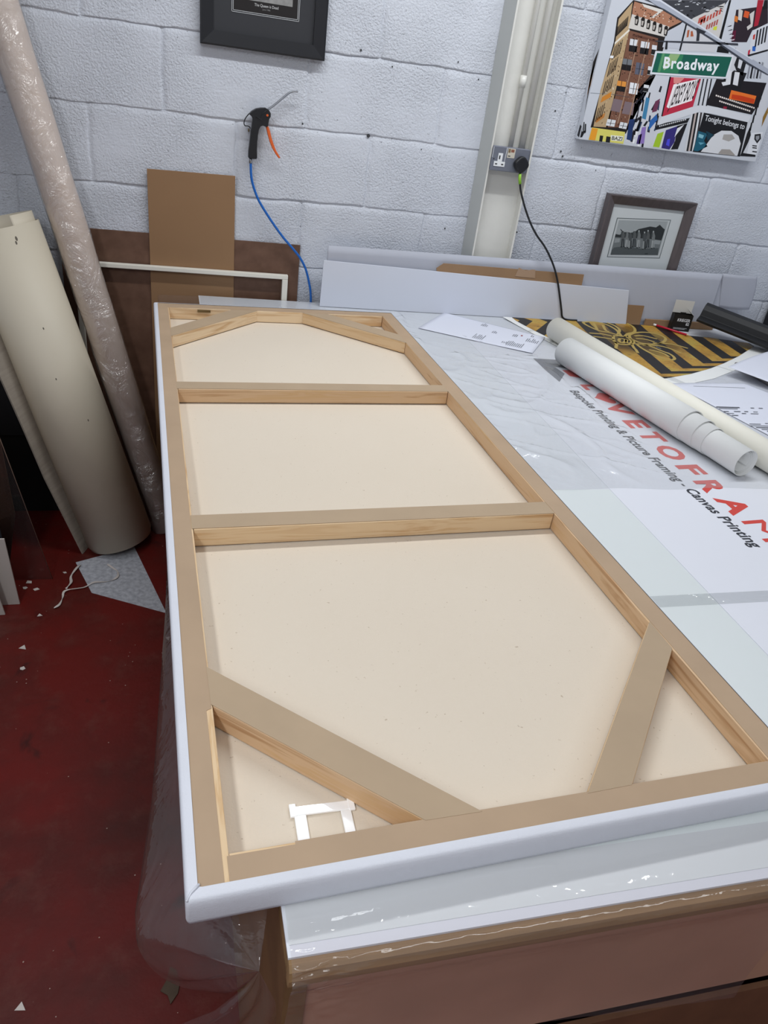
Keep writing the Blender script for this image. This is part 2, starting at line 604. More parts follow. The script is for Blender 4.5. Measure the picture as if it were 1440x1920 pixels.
# ------------------------------------------------------------------ art data
ART=[(1,'#1d1716',[(0.077,0.414),(0.0345,0.36),(0.0432,0.2921),(0.0328,0.0357),(0.1751,0.0308),(0.2299,0.2164),(0.2335,0.3286),(0.2791,0.3827),(0.1605,0.41)]),
(2,'#b49a76',[(0.0764,0.4082),(0.0408,0.357),(0.0483,0.2927),(0.0363,0.1511),(0.0429,0.039),(0.0976,0.0427),(0.097,0.2004),(0.0888,0.3319),(0.0794,0.3835)]),
(2,'#76503f',[(0.0888,0.3319),(0.2023,0.3238),(0.2122,0.281),(0.2124,0.2186),(0.1731,0.1628),(0.1741,0.051),(0.0922,0.0421),(0.0944,0.1917)]),
(3,'#5d3a2e',[(0.1048,0.324),(0.1989,0.3181),(0.2,0.3121),(0.1043,0.3175)]),
(2,'#a8765c',[(0.0818,0.4108),(0.1963,0.4),(0.2765,0.3824),(0.2152,0.3484),(0.0882,0.3574),(0.082,0.3916)]),
(3,'#d9d4cd',[(0.1104,0.409),(0.1955,0.4023),(0.1648,0.3754),(0.1568,0.3783),(0.1767,0.3947),(0.1212,0.4008)]),
(3,'#cfcac4',[(0.0844,0.3764),(0.2326,0.3606),(0.2245,0.3307),(0.0833,0.3371)]),
(4,'#17120f',[(0.0981,0.3705),(0.1009,0.3747),(0.107,0.3756),(0.1113,0.3722),(0.1148,0.359),(0.1142,0.3482),(0.1032,0.3492),(0.1009,0.3591)]),
(5,'#b9b2ab',[(0.1022,0.3648),(0.1096,0.3649),(0.1096,0.3524),(0.1048,0.3525)]),
(4,'#17120f',[(0.1216,0.3689),(0.1243,0.3732),(0.1305,0.374),(0.1348,0.3707),(0.1384,0.3574),(0.1378,0.3466),(0.1268,0.3475),(0.1244,0.3575)]),
(5,'#b9b2ab',[(0.1257,0.3632),(0.1331,0.3634),(0.1332,0.3507),(0.1283,0.3509)]),
(4,'#17120f',[(0.1441,0.3656),(0.1469,0.3699),(0.153,0.3707),(0.1575,0.3674),(0.1611,0.354),(0.1606,0.3432),(0.1495,0.3442),(0.147,0.3541)]),
(5,'#b9b2ab',[(0.1483,0.3598),(0.1557,0.36),(0.1559,0.3474),(0.151,0.3475)]),
(4,'#17120f',[(0.1676,0.3632),(0.1703,0.3675),(0.1765,0.3683),(0.181,0.365),(0.1847,0.3516),(0.1842,0.3407),(0.1731,0.3417),(0.1706,0.3517)]),
(5,'#b9b2ab',[(0.1718,0.3574),(0.1793,0.3576),(0.1795,0.3449),(0.1746,0.345)]),
(4,'#17120f',[(0.1914,0.36),(0.1942,0.3643),(0.2004,0.3651),(0.2049,0.3618),(0.2087,0.3483),(0.2083,0.3374),(0.1971,0.3384),(0.1945,0.3485)]),
(5,'#b9b2ab',[(0.1957,0.3542),(0.2032,0.3544),(0.2035,0.3416),(0.1986,0.3418)]),
(4,'#17120f',[(0.2144,0.3566),(0.2172,0.361),(0.2234,0.3618),(0.2279,0.3584),(0.2318,0.3449),(0.2315,0.334),(0.2202,0.3349),(0.2176,0.3451)]),
(5,'#b9b2ab',[(0.2187,0.3508),(0.2263,0.351),(0.2266,0.3382),(0.2217,0.3384)]),
(3,'#e3dccf',[(0.0468,0.2925),(0.0875,0.3356),(0.0909,0.3302),(0.048,0.2855)]),
(4,'#1b1613',[(0.0434,0.3358),(0.0459,0.3381),(0.0494,0.3108),(0.0459,0.3084)]),
(4,'#1b1613',[(0.0469,0.3398),(0.0493,0.3421),(0.0528,0.3149),(0.0494,0.3124)]),
(4,'#1b1613',[(0.0503,0.3438),(0.0528,0.3461),(0.0563,0.3189),(0.0529,0.3165)]),
(4,'#1b1613',[(0.0538,0.3478),(0.0562,0.35),(0.0598,0.3229),(0.0563,0.3205)]),
(4,'#1b1613',[(0.0572,0.3517),(0.0597,0.354),(0.0633,0.3269),(0.0598,0.3245)]),
(4,'#1b1613',[(0.0607,0.3557),(0.0631,0.358),(0.0667,0.331),(0.0633,0.3285)]),
(4,'#1b1613',[(0.0641,0.3597),(0.0665,0.362),(0.0702,0.335),(0.0667,0.3325)]),
(4,'#1b1613',[(0.0676,0.3637),(0.07,0.3659),(0.0736,0.339),(0.0702,0.3365)]),
(4,'#1b1613',[(0.071,0.3676),(0.0734,0.3699),(0.0771,0.343),(0.0736,0.3405)]),
(4,'#241b16',[(0.0505,0.281),(0.0528,0.2837),(0.0537,0.244),(0.0503,0.2411)]),
(4,'#3a2c22',[(0.0558,0.2861),(0.0581,0.2888),(0.0591,0.2492),(0.0557,0.2463)]),
(4,'#241b16',[(0.0611,0.2912),(0.0634,0.2939),(0.0644,0.2543),(0.061,0.2515)]),
(4,'#3a2c22',[(0.0664,0.2963),(0.0687,0.299),(0.0697,0.2595),(0.0663,0.2566)]),
(4,'#241b16',[(0.0716,0.3013),(0.074,0.304),(0.075,0.2646),(0.0717,0.2618)]),
(4,'#241b16',[(0.0489,0.2319),(0.0513,0.2347),(0.0522,0.1942),(0.0488,0.1913)]),
(4,'#3a2c22',[(0.0543,0.2371),(0.0566,0.2399),(0.0576,0.1995),(0.0542,0.1965)]),
(4,'#241b16',[(0.0596,0.2423),(0.062,0.245),(0.063,0.2047),(0.0596,0.2018)]),
(4,'#3a2c22',[(0.065,0.2475),(0.0673,0.2502),(0.0684,0.2099),(0.065,0.207)]),
(4,'#241b16',[(0.0703,0.2526),(0.0727,0.2554),(0.0738,0.2151),(0.0703,0.2122)]),
(4,'#241b16',[(0.0471,0.1777),(0.0495,0.1805),(0.0504,0.1391),(0.0469,0.1361)]),
(4,'#3a2c22',[(0.053,0.183),(0.0554,0.1858),(0.0563,0.1445),(0.0529,0.1415)]),
(4,'#241b16',[(0.0589,0.1883),(0.0613,0.1911),(0.0623,0.1499),(0.0589,0.1469)]),
(4,'#3a2c22',[(0.0649,0.1936),(0.0672,0.1964),(0.0683,0.1553),(0.0648,0.1523)]),
(4,'#241b16',[(0.0708,0.199),(0.0732,0.2018),(0.0743,0.1606),(0.0708,0.1577)]),
(4,'#241b16',[(0.0449,0.0963),(0.0473,0.0992),(0.0482,0.0564),(0.0447,0.0534)]),
(4,'#3a2c22',[(0.0509,0.1017),(0.0533,0.1046),(0.0543,0.0619),(0.0508,0.0589)]),
(4,'#241b16',[(0.057,0.1072),(0.0594,0.1101),(0.0604,0.0674),(0.0569,0.0644)]),
(4,'#3a2c22',[(0.063,0.1126),(0.0654,0.1155),(0.0664,0.0729),(0.0629,0.0699)]),
(4,'#c9812f',[(0.049,0.1312),(0.0798,0.1519),(0.0808,0.1349),(0.0477,0.1139)]),
(4,'#b9793c',[(0.0486,0.0661),(0.0755,0.0867),(0.0748,0.0712),(0.0477,0.0506)]),
(4,'#d8dade',[(0.1,0.3094),(0.1302,0.3093),(0.1357,0.2743),(0.1052,0.2745)]),
(5,'#141214',[(0.1026,0.292),(0.133,0.2918),(0.1357,0.2743),(0.1052,0.2745)]),
(6,'#2a2220',[(0.1137,0.31),(0.1158,0.3102),(0.1208,0.2761),(0.1187,0.2758)]),
(6,'#2a2220',[(0.1044,0.2917),(0.1344,0.2923),(0.1348,0.2911),(0.1047,0.2905)]),
(4,'#d8dade',[(0.1426,0.308),(0.1751,0.3082),(0.181,0.273),(0.1481,0.273)]),
(5,'#141214',[(0.1453,0.2906),(0.178,0.2906),(0.181,0.273),(0.1481,0.273)]),
(6,'#2a2220',[(0.1573,0.3087),(0.1594,0.309),(0.1648,0.2747),(0.1627,0.2744)]),
(6,'#2a2220',[(0.1471,0.2902),(0.1795,0.2911),(0.1799,0.2899),(0.1475,0.2891)]),
(4,'#6f7479',[(0.0922,0.2517),(0.1269,0.2519),(0.1313,0.2192),(0.0964,0.2191)]),
(5,'#141214',[(0.0943,0.2355),(0.1291,0.2356),(0.1313,0.2192),(0.0964,0.2191)]),
(6,'#2a2220',[(0.108,0.2524),(0.1101,0.2526),(0.1141,0.2209),(0.112,0.2206)]),
(6,'#2a2220',[(0.0961,0.235),(0.1307,0.236),(0.1311,0.2348),(0.0965,0.2338)]),
(4,'#5d6070',[(0.1444,0.247),(0.1764,0.2468),(0.1817,0.2123),(0.1495,0.2126)]),
(6,'#2a2220',[(0.1589,0.2476),(0.161,0.2478),(0.1659,0.2142),(0.1638,0.214)]),
(6,'#2a2220',[(0.1488,0.2295),(0.1805,0.23),(0.181,0.2288),(0.1492,0.2283)]),
(4,'#d98f3e',[(0.0918,0.1864),(0.1259,0.1862),(0.1292,0.156),(0.0949,0.1562)]),
(5,'#141214',[(0.0933,0.1714),(0.1275,0.1712),(0.1292,0.156),(0.0949,0.1562)]),
(6,'#2a2220',[(0.1072,0.187),(0.1093,0.1872),(0.1123,0.1579),(0.1102,0.1576)]),
(6,'#2a2220',[(0.0951,0.1708),(0.1291,0.1714),(0.1295,0.1702),(0.0955,0.1696)]),
(4,'#e4e6ea',[(0.1411,0.1868),(0.1745,0.1865),(0.1791,0.1536),(0.1454,0.154)]),
(6,'#2a2220',[(0.1562,0.1873),(0.1584,0.1875),(0.1625,0.1556),(0.1604,0.1553)]),
(6,'#2a2220',[(0.1451,0.17),(0.1783,0.1704),(0.1788,0.1692),(0.1455,0.1687)]),
(4,'#7c6b70',[(0.0943,0.1322),(0.1338,0.1303),(0.132,0.093),(0.0934,0.0952)]),
(4,'#7c6b70',[(0.1399,0.1288),(0.1777,0.1279),(0.1827,0.0898),(0.1394,0.0912)]),
(4,'#dadde0',[(0.0895,0.0685),(0.1234,0.0678),(0.1232,0.0473),(0.0892,0.048)]),
(6,'#2a2220',[(0.1049,0.0688),(0.107,0.0691),(0.1065,0.0495),(0.1043,0.0492)]),
(6,'#2a2220',[(0.0914,0.0573),(0.125,0.0575),(0.1254,0.0562),(0.0918,0.056)]),
(4,'#dadde0',[(0.1423,0.065),(0.1721,0.0638),(0.1716,0.0449),(0.1416,0.0461)]),
(6,'#2a2220',[(0.1558,0.0651),(0.158,0.0653),(0.1571,0.0474),(0.1549,0.0471)]),
(6,'#2a2220',[(0.144,0.0546),(0.1736,0.0542),(0.174,0.0529),(0.1444,0.0533)]),
(5,'#a08069',[(0.1284,0.313),(0.1318,0.3127),(0.135,0.0579),(0.1304,0.0583)]),
(5,'#a08069',[(0.1663,0.3179),(0.1696,0.3176),(0.1749,0.0623),(0.1702,0.0627)]),
(6,'#e9eaec',[(0.0421,0.2536),(0.0546,0.2547),(0.0548,0.2474),(0.0421,0.2467)]),
(3,'#5a3528',[(0.1496,0.2015),(0.1537,0.2016),(0.154,0.1992),(0.1498,0.1991)]),
(3,'#5a3528',[(0.1129,0.0883),(0.1168,0.0883),(0.117,0.0858),(0.1131,0.0858)]),
(3,'#2c1b16',[(0.1054,0.1059),(0.108,0.1057),(0.1079,0.1042),(0.1053,0.1043)]),
(3,'#2c1b16',[(0.1498,0.1516),(0.1526,0.1515),(0.1528,0.1491),(0.15,0.1492)]),
(3,'#3a241b',[(0.1119,0.1566),(0.1136,0.1564),(0.1139,0.1538),(0.1122,0.154)]),
(3,'#8f6a58',[(0.1884,0.3101),(0.1917,0.3102),(0.1922,0.3071),(0.1889,0.3071)]),
(3,'#a98c7a',[(0.1757,0.2043),(0.1788,0.2042),(0.1793,0.2014),(0.1761,0.2014)]),
(3,'#5a3528',[(0.1085,0.3236),(0.1119,0.3236),(0.1121,0.3215),(0.1087,0.3214)]),
(3,'#1f1512',[(0.1627,0.0513),(0.1665,0.0513),(0.1666,0.0491),(0.1629,0.0492)]),
(3,'#3a241b',[(0.1012,0.1854),(0.1044,0.1854),(0.1043,0.1839),(0.1011,0.1839)]),
(3,'#3a241b',[(0.129,0.0915),(0.1333,0.0916),(0.1339,0.0881),(0.1296,0.088)]),
(3,'#2c1b16',[(0.189,0.2639),(0.1909,0.2638),(0.1911,0.2616),(0.1892,0.2618)]),
(3,'#8f6a58',[(0.1056,0.2175),(0.1089,0.2175),(0.1094,0.2144),(0.106,0.2144)]),
(3,'#3a241b',[(0.1281,0.2335),(0.1298,0.2333),(0.13,0.231),(0.1283,0.2312)]),
(3,'#a98c7a',[(0.169,0.2856),(0.1708,0.2854),(0.1711,0.2831),(0.1693,0.2833)]),
(3,'#2c1b16',[(0.1538,0.2751),(0.1567,0.275),(0.1567,0.2733),(0.1538,0.2734)]),
(3,'#1f1512',[(0.1327,0.1135),(0.1355,0.1134),(0.1357,0.1111),(0.1329,0.1112)]),
(3,'#3a241b',[(0.1876,0.3193),(0.1919,0.3194),(0.1922,0.3168),(0.188,0.3167)]),
(3,'#3a241b',[(0.1373,0.2671),(0.1413,0.2672),(0.1417,0.2644),(0.1377,0.2643)]),
(3,'#5a3528',[(0.1145,0.3132),(0.1173,0.3132),(0.1172,0.312),(0.1144,0.312)]),
(3,'#5a3528',[(0.1267,0.2357),(0.1286,0.2355),(0.1286,0.234),(0.1267,0.2342)]),
(3,'#1f1512',[(0.0995,0.1505),(0.1022,0.1504),(0.1025,0.1476),(0.0998,0.1477)]),
(3,'#1f1512',[(0.1353,0.0597),(0.1386,0.0596),(0.1392,0.056),(0.1359,0.0561)]),
(3,'#2c1b16',[(0.1251,0.1534),(0.1274,0.1533),(0.1278,0.1504),(0.1255,0.1506)]),
(3,'#a98c7a',[(0.1712,0.271),(0.1754,0.2711),(0.1754,0.2694),(0.1712,0.2693)]),
(3,'#3a241b',[(0.1461,0.0823),(0.1491,0.0822),(0.149,0.0806),(0.1461,0.0807)]),
(3,'#a98c7a',[(0.1213,0.1854),(0.125,0.1854),(0.1252,0.1832),(0.1215,0.1832)]),
(3,'#2c1b16',[(0.1466,0.0988),(0.1491,0.0986),(0.1492,0.0969),(0.1466,0.097)]),
(3,'#5a3528',[(0.1069,0.0524),(0.11,0.0523),(0.1104,0.0492),(0.1073,0.0493)]),
(3,'#3a241b',[(0.1225,0.157),(0.1267,0.1571),(0.1268,0.1553),(0.1226,0.1552)]),
(3,'#8f6a58',[(0.1407,0.3044),(0.143,0.3043),(0.1429,0.303),(0.1406,0.3031)]),
(3,'#a98c7a',[(0.152,0.2241),(0.1541,0.2239),(0.1543,0.2218),(0.1522,0.222)]),
(3,'#1f1512',[(0.1486,0.0546),(0.1523,0.0545),(0.1527,0.0516),(0.149,0.0517)]),
(3,'#8f6a58',[(0.1795,0.164),(0.1826,0.164),(0.1828,0.1618),(0.1797,0.1618)]),
(3,'#2c1b16',[(0.0988,0.056),(0.1022,0.056),(0.1025,0.0534),(0.099,0.0534)]),
(3,'#8f6a58',[(0.1119,0.241),(0.1138,0.2408),(0.114,0.2385),(0.1121,0.2387)]),
(3,'#8f6a58',[(0.1739,0.1239),(0.1776,0.1238),(0.1781,0.1207),(0.1744,0.1208)]),
(3,'#a98c7a',[(0.1629,0.2283),(0.167,0.2284),(0.1676,0.2251),(0.1635,0.225)]),
(3,'#2c1b16',[(0.0995,0.0615),(0.1026,0.0614),(0.1025,0.0601),(0.0994,0.0602)]),
(3,'#2c1b16',[(0.1528,0.2204),(0.1561,0.2204),(0.1561,0.219),(0.1527,0.219)]),
(3,'#2c1b16',[(0.1249,0.2931),(0.1277,0.293),(0.1278,0.291),(0.1251,0.2911)]),
(3,'#5a3528',[(0.1369,0.1348),(0.1399,0.1348),(0.1403,0.1321),(0.1373,0.1322)]),
(3,'#1f1512',[(0.1003,0.118),(0.1036,0.118),(0.1039,0.1155),(0.1005,0.1155)]),
(3,'#a98c7a',[(0.106,0.0581),(0.1099,0.0581),(0.1103,0.055),(0.1064,0.0551)]),
(3,'#1f1512',[(0.1004,0.2565),(0.1028,0.2564),(0.1032,0.2536),(0.1008,0.2537)]),
(3,'#a98c7a',[(0.166,0.1834),(0.1686,0.1833),(0.1693,0.1797),(0.1666,0.1798)]),
(3,'#a98c7a',[(0.1236,0.0783),(0.1272,0.0783),(0.1272,0.0764),(0.1237,0.0765)]),
(3,'#1f1512',[(0.1601,0.105),(0.1624,0.1048),(0.1625,0.1029),(0.1602,0.1031)]),
(3,'#3a241b',[(0.126,0.1657),(0.1281,0.1656),(0.1284,0.163),(0.1263,0.1632)]),
(3,'#a98c7a',[(0.1788,0.131),(0.1813,0.1309),(0.1813,0.1291),(0.1788,0.1293)]),
(3,'#5a3528',[(0.1826,0.1959),(0.1866,0.196),(0.1868,0.1937),(0.1829,0.1937)]),
(3,'#a98c7a',[(0.1269,0.1905),(0.1308,0.1905),(0.1315,0.1869),(0.1275,0.1868)]),
(3,'#2c1b16',[(0.1771,0.2363),(0.1796,0.2362),(0.18,0.2334),(0.1775,0.2336)]),
(3,'#3a241b',[(0.1464,0.131),(0.149,0.1309),(0.1495,0.1276),(0.1469,0.1277)]),
(3,'#8f6a58',[(0.1331,0.1496),(0.1354,0.1495),(0.1359,0.1463),(0.1336,0.1464)]),
(3,'#a98c7a',[(0.1128,0.261),(0.1146,0.2608),(0.1149,0.2581),(0.1131,0.2583)]),
(3,'#3a241b',[(0.1525,0.2932),(0.1558,0.2933),(0.156,0.2912),(0.1527,0.2912)]),
(3,'#3a241b',[(0.115,0.1371),(0.118,0.1371),(0.118,0.1353),(0.115,0.1354)]),
(3,'#8f6a58',[(0.1426,0.1179),(0.1444,0.1177),(0.1445,0.1158),(0.1427,0.116)]),
(3,'#1f1512',[(0.1829,0.1776),(0.186,0.1775),(0.1867,0.1737),(0.1836,0.1738)]),
(3,'#2c1b16',[(0.1721,0.2169),(0.1762,0.217),(0.1762,0.2155),(0.172,0.2155)]),
(3,'#3a241b',[(0.1404,0.2192),(0.1427,0.2191),(0.1433,0.2157),(0.141,0.2158)]),
(3,'#8f6a58',[(0.1516,0.222),(0.1556,0.222),(0.1562,0.2188),(0.1521,0.2188)]),
(3,'#2c1b16',[(0.1577,0.1983),(0.16,0.1982),(0.1605,0.1951),(0.1582,0.1953)]),
(3,'#3a241b',[(0.107,0.0679),(0.1094,0.0677),(0.1096,0.0654),(0.1072,0.0655)]),
(3,'#2c1b16',[(0.1392,0.0547),(0.1431,0.0547),(0.1433,0.0525),(0.1394,0.0526)]),
(3,'#5a3528',[(0.1258,0.0887),(0.1278,0.0885),(0.128,0.0861),(0.126,0.0863)]),
(3,'#3a241b',[(0.1239,0.2105),(0.1281,0.2106),(0.1281,0.2088),(0.124,0.2087)]),
(3,'#1f1512',[(0.102,0.2089),(0.1051,0.2088),(0.1055,0.2059),(0.1024,0.2059)]),
(3,'#2c1b16',[(0.1895,0.196),(0.1936,0.1961),(0.1939,0.1935),(0.1898,0.1935)]),
(3,'#3a241b',[(0.179,0.137),(0.1821,0.1369),(0.1828,0.1332),(0.1797,0.1333)]),
(3,'#5a3528',[(0.1345,0.1169),(0.1378,0.1168),(0.1383,0.1134),(0.1351,0.1135)]),
(3,'#8f6a58',[(0.1434,0.1504),(0.1474,0.1504),(0.1477,0.1477),(0.1437,0.1477)]),
(3,'#8f6a58',[(0.1802,0.1419),(0.1843,0.142),(0.1847,0.1391),(0.1806,0.1391)]),
(3,'#1f1512',[(0.1767,0.0926),(0.1799,0.0926),(0.1803,0.0898),(0.1771,0.0898)]),
(3,'#5a3528',[(0.1093,0.2136),(0.111,0.2134),(0.1112,0.2113),(0.1094,0.2115)]),
(3,'#5a3528',[(0.1377,0.0569),(0.1405,0.0568),(0.1411,0.0534),(0.1382,0.0535)]),
(3,'#a98c7a',[(0.1088,0.2923),(0.1109,0.2922),(0.1115,0.2888),(0.1094,0.2889)]),
(3,'#a98c7a',[(0.1869,0.2112),(0.1911,0.2113),(0.1913,0.2093),(0.1871,0.2093)]),
(3,'#a98c7a',[(0.1291,0.1907),(0.1332,0.1908),(0.1338,0.1872),(0.1297,0.1871)]),
(3,'#8f6a58',[(0.1081,0.182),(0.1109,0.1819),(0.1108,0.1806),(0.108,0.1807)]),
(3,'#1f1512',[(0.1763,0.2865),(0.1781,0.2864),(0.1781,0.2847),(0.1764,0.2848)]),
(3,'#a98c7a',[(0.1285,0.3203),(0.1321,0.3204),(0.1321,0.3186),(0.1286,0.3185)]),
(3,'#8f6a58',[(0.172,0.2932),(0.174,0.2931),(0.1743,0.2906),(0.1723,0.2908)]),
(3,'#2c1b16',[(0.1574,0.1287),(0.1615,0.1288),(0.1614,0.1274),(0.1573,0.1274)]),
(3,'#2c1b16',[(0.1474,0.2122),(0.1495,0.212),(0.1496,0.2102),(0.1474,0.2104)]),
(3,'#5a3528',[(0.1178,0.1794),(0.1201,0.1793),(0.1204,0.1767),(0.1181,0.1768)]),
(3,'#1f1512',[(0.1163,0.088),(0.1201,0.088),(0.1206,0.0846),(0.1169,0.0846)]),
(3,'#1f1512',[(0.1286,0.2391),(0.1328,0.2392),(0.1328,0.2375),(0.1287,0.2374)]),
(3,'#8f6a58',[(0.1081,0.0786),(0.1105,0.0785),(0.111,0.0753),(0.1086,0.0754)]),
(3,'#2c1b16',[(0.139,0.2193),(0.1432,0.2194),(0.1435,0.2168),(0.1393,0.2167)]),
(3,'#1f1512',[(0.1391,0.2895),(0.1426,0.2896),(0.1425,0.2883),(0.139,0.2882)]),
(3,'#2c1b16',[(0.1298,0.1694),(0.1337,0.1695),(0.1339,0.1673),(0.13,0.1672)]),
(3,'#1f1512',[(0.1666,0.1869),(0.1697,0.1868),(0.1702,0.1838),(0.1671,0.1839)]),
(3,'#5a3528',[(0.1375,0.1043),(0.1393,0.1041),(0.1398,0.1008),(0.138,0.101)]),
(3,'#1f1512',[(0.1494,0.1845),(0.1515,0.1843),(0.1515,0.1826),(0.1494,0.1828)]),
(3,'#5a3528',[(0.1148,0.2784),(0.1172,0.2783),(0.1176,0.2755),(0.1152,0.2756)]),
(3,'#8f6a58',[(0.1951,0.3029),(0.198,0.3029),(0.1985,0.2999),(0.1956,0.2999)]),
(3,'#8f6a58',[(0.1382,0.2185),(0.1408,0.2184),(0.1409,0.2166),(0.1382,0.2167)]),
(3,'#a98c7a',[(0.1707,0.3171),(0.1746,0.3172),(0.1746,0.3156),(0.1707,0.3155)]),
(3,'#3a241b',[(0.1333,0.2271),(0.1375,0.2272),(0.1378,0.2245),(0.1337,0.2244)]),
(3,'#2c1b16',[(0.0999,0.1855),(0.104,0.1856),(0.1045,0.1824),(0.1004,0.1823)]),
(3,'#1f1512',[(0.1712,0.0855),(0.1755,0.0855),(0.1759,0.0827),(0.1715,0.0827)]),
(3,'#3a241b',[(0.187,0.187),(0.1909,0.1871),(0.191,0.1852),(0.1871,0.1851)]),
(3,'#8f6a58',[(0.1633,0.1215),(0.1673,0.1215),(0.1675,0.1192),(0.1635,0.1192)]),
(3,'#a98c7a',[(0.1536,0.0834),(0.1575,0.0833),(0.158,0.08),(0.1541,0.0801)]),
(3,'#3a241b',[(0.1172,0.2691),(0.1209,0.2691),(0.1211,0.2672),(0.1173,0.2671)]),
(3,'#1f1512',[(0.1357,0.3201),(0.1391,0.3202),(0.1395,0.3175),(0.1361,0.3175)]),
(3,'#a98c7a',[(0.1909,0.2483),(0.1934,0.2482),(0.1935,0.2464),(0.191,0.2465)]),
(3,'#2c1b16',[(0.1453,0.1695),(0.1481,0.1694),(0.1488,0.1657),(0.146,0.1658)]),
(3,'#3a241b',[(0.1109,0.2676),(0.1136,0.2676),(0.1139,0.265),(0.1112,0.2651)]),
(3,'#3a241b',[(0.1626,0.157),(0.1651,0.1569),(0.1653,0.1545),(0.1629,0.1547)]),
(3,'#8f6a58',[(0.152,0.1165),(0.1538,0.1162),(0.1539,0.1143),(0.1521,0.1145)]),
(3,'#5a3528',[(0.1414,0.0754),(0.1446,0.0753),(0.1453,0.0714),(0.1421,0.0715)]),
(3,'#5a3528',[(0.1056,0.0905),(0.1085,0.0903),(0.1089,0.0874),(0.106,0.0875)]),
(3,'#1f1512',[(0.1648,0.1619),(0.1667,0.1617),(0.1674,0.1581),(0.1655,0.1583)]),
(3,'#5a3528',[(0.1889,0.2185),(0.1929,0.2186),(0.1932,0.216),(0.1892,0.216)]),
(3,'#5a3528',[(0.1945,0.3039),(0.1973,0.3038),(0.1977,0.3013),(0.1948,0.3014)]),
(3,'#8f6a58',[(0.149,0.2394),(0.152,0.2393),(0.1521,0.2374),(0.1491,0.2375)]),
(3,'#5a3528',[(0.1624,0.1438),(0.1643,0.1436),(0.1648,0.1403),(0.163,0.1405)]),
(3,'#8f6a58',[(0.1155,0.313),(0.1191,0.3131),(0.1193,0.3109),(0.1157,0.3109)]),
(3,'#3a241b',[(0.102,0.1186),(0.1064,0.1187),(0.107,0.115),(0.1026,0.1149)]),
(3,'#1f1512',[(0.1161,0.105),(0.1198,0.1049),(0.1199,0.103),(0.1162,0.103)]),
(3,'#1f1512',[(0.1097,0.3127),(0.1135,0.3128),(0.114,0.3094),(0.1103,0.3094)]),
(3,'#5a3528',[(0.1613,0.056),(0.1647,0.0559),(0.1647,0.0543),(0.1612,0.0543)]),
(3,'#1f1512',[(0.1096,0.212),(0.1135,0.212),(0.1137,0.2099),(0.1097,0.2098)]),
(3,'#8f6a58',[(0.1431,0.2897),(0.1466,0.2898),(0.1468,0.2875),(0.1434,0.2874)]),
(3,'#1f1512',[(0.1572,0.1503),(0.1599,0.1502),(0.1604,0.147),(0.1577,0.1471)]),
(3,'#8f6a58',[(0.1553,0.0629),(0.1577,0.0628),(0.1577,0.0611),(0.1553,0.0613)]),
(3,'#2c1b16',[(0.1497,0.11),(0.1524,0.1098),(0.1525,0.1078),(0.1498,0.108)]),
(3,'#1f1512',[(0.157,0.1267),(0.1593,0.1265),(0.1594,0.1245),(0.1571,0.1247)]),
(3,'#2c1b16',[(0.1235,0.2733),(0.1277,0.2735),(0.1283,0.2701),(0.1241,0.2699)]),
(3,'#5a3528',[(0.106,0.3145),(0.1083,0.3144),(0.1085,0.3122),(0.1062,0.3123)]),
(3,'#2c1b16',[(0.1221,0.3138),(0.1245,0.3137),(0.125,0.3108),(0.1226,0.3109)]),
(3,'#8f6a58',[(0.1224,0.2812),(0.1266,0.2813),(0.1269,0.2789),(0.1226,0.2788)]),
(3,'#3a241b',[(0.1324,0.2673),(0.1361,0.2674),(0.1366,0.2642),(0.133,0.2641)]),
(3,'#1f1512',[(0.1346,0.1044),(0.1386,0.1044),(0.1391,0.1009),(0.1351,0.1009)]),
(3,'#1f1512',[(0.1669,0.2034),(0.1697,0.2033),(0.1697,0.2017),(0.1669,0.2018)]),
(3,'#2c1b16',[(0.1837,0.1468),(0.1863,0.1467),(0.1867,0.144),(0.184,0.1441)]),
(3,'#a98c7a',[(0.1126,0.0966),(0.1161,0.0966),(0.1164,0.0938),(0.1129,0.0938)]),
(3,'#a98c7a',[(0.1037,0.082),(0.1057,0.0818),(0.106,0.079),(0.104,0.0792)]),
(3,'#8f6a58',[(0.1357,0.1007),(0.1397,0.1007),(0.1396,0.0994),(0.1356,0.0994)]),
(3,'#2c1b16',[(0.1632,0.2652),(0.1651,0.265),(0.1653,0.2631),(0.1633,0.2632)]),
(3,'#2c1b16',[(0.1251,0.1148),(0.1292,0.1148),(0.1293,0.113),(0.1251,0.1129)]),
(3,'#5a3528',[(0.1288,0.1257),(0.1308,0.1255),(0.1313,0.1224),(0.1292,0.1226)]),
(3,'#5a3528',[(0.1775,0.1627),(0.1811,0.1627),(0.1813,0.1607),(0.1777,0.1607)]),
(3,'#2c1b16',[(0.1228,0.1037),(0.1254,0.1035),(0.1256,0.1012),(0.123,0.1013)]),
(3,'#8f6a58',[(0.1173,0.0771),(0.12,0.0769),(0.1202,0.0747),(0.1174,0.0748)]),
(3,'#8f6a58',[(0.1481,0.1398),(0.152,0.1399),(0.1525,0.1367),(0.1486,0.1367)]),
(3,'#1f1512',[(0.1424,0.1061),(0.1464,0.1061),(0.1468,0.1034),(0.1427,0.1034)]),
(3,'#1f1512',[(0.1447,0.2988),(0.1486,0.2989),(0.1492,0.2958),(0.1452,0.2957)]),
(3,'#2c1b16',[(0.1471,0.1843),(0.1504,0.1843),(0.1511,0.1806),(0.1478,0.1807)]),
(3,'#5a3528',[(0.132,0.0931),(0.1354,0.093),(0.1355,0.0909),(0.1321,0.0909)]),
(3,'#3a241b',[(0.1078,0.3025),(0.1114,0.3026),(0.112,0.2993),(0.1084,0.2992)]),
(3,'#a98c7a',[(0.1656,0.3141),(0.1676,0.314),(0.1681,0.3109),(0.1662,0.311)]),
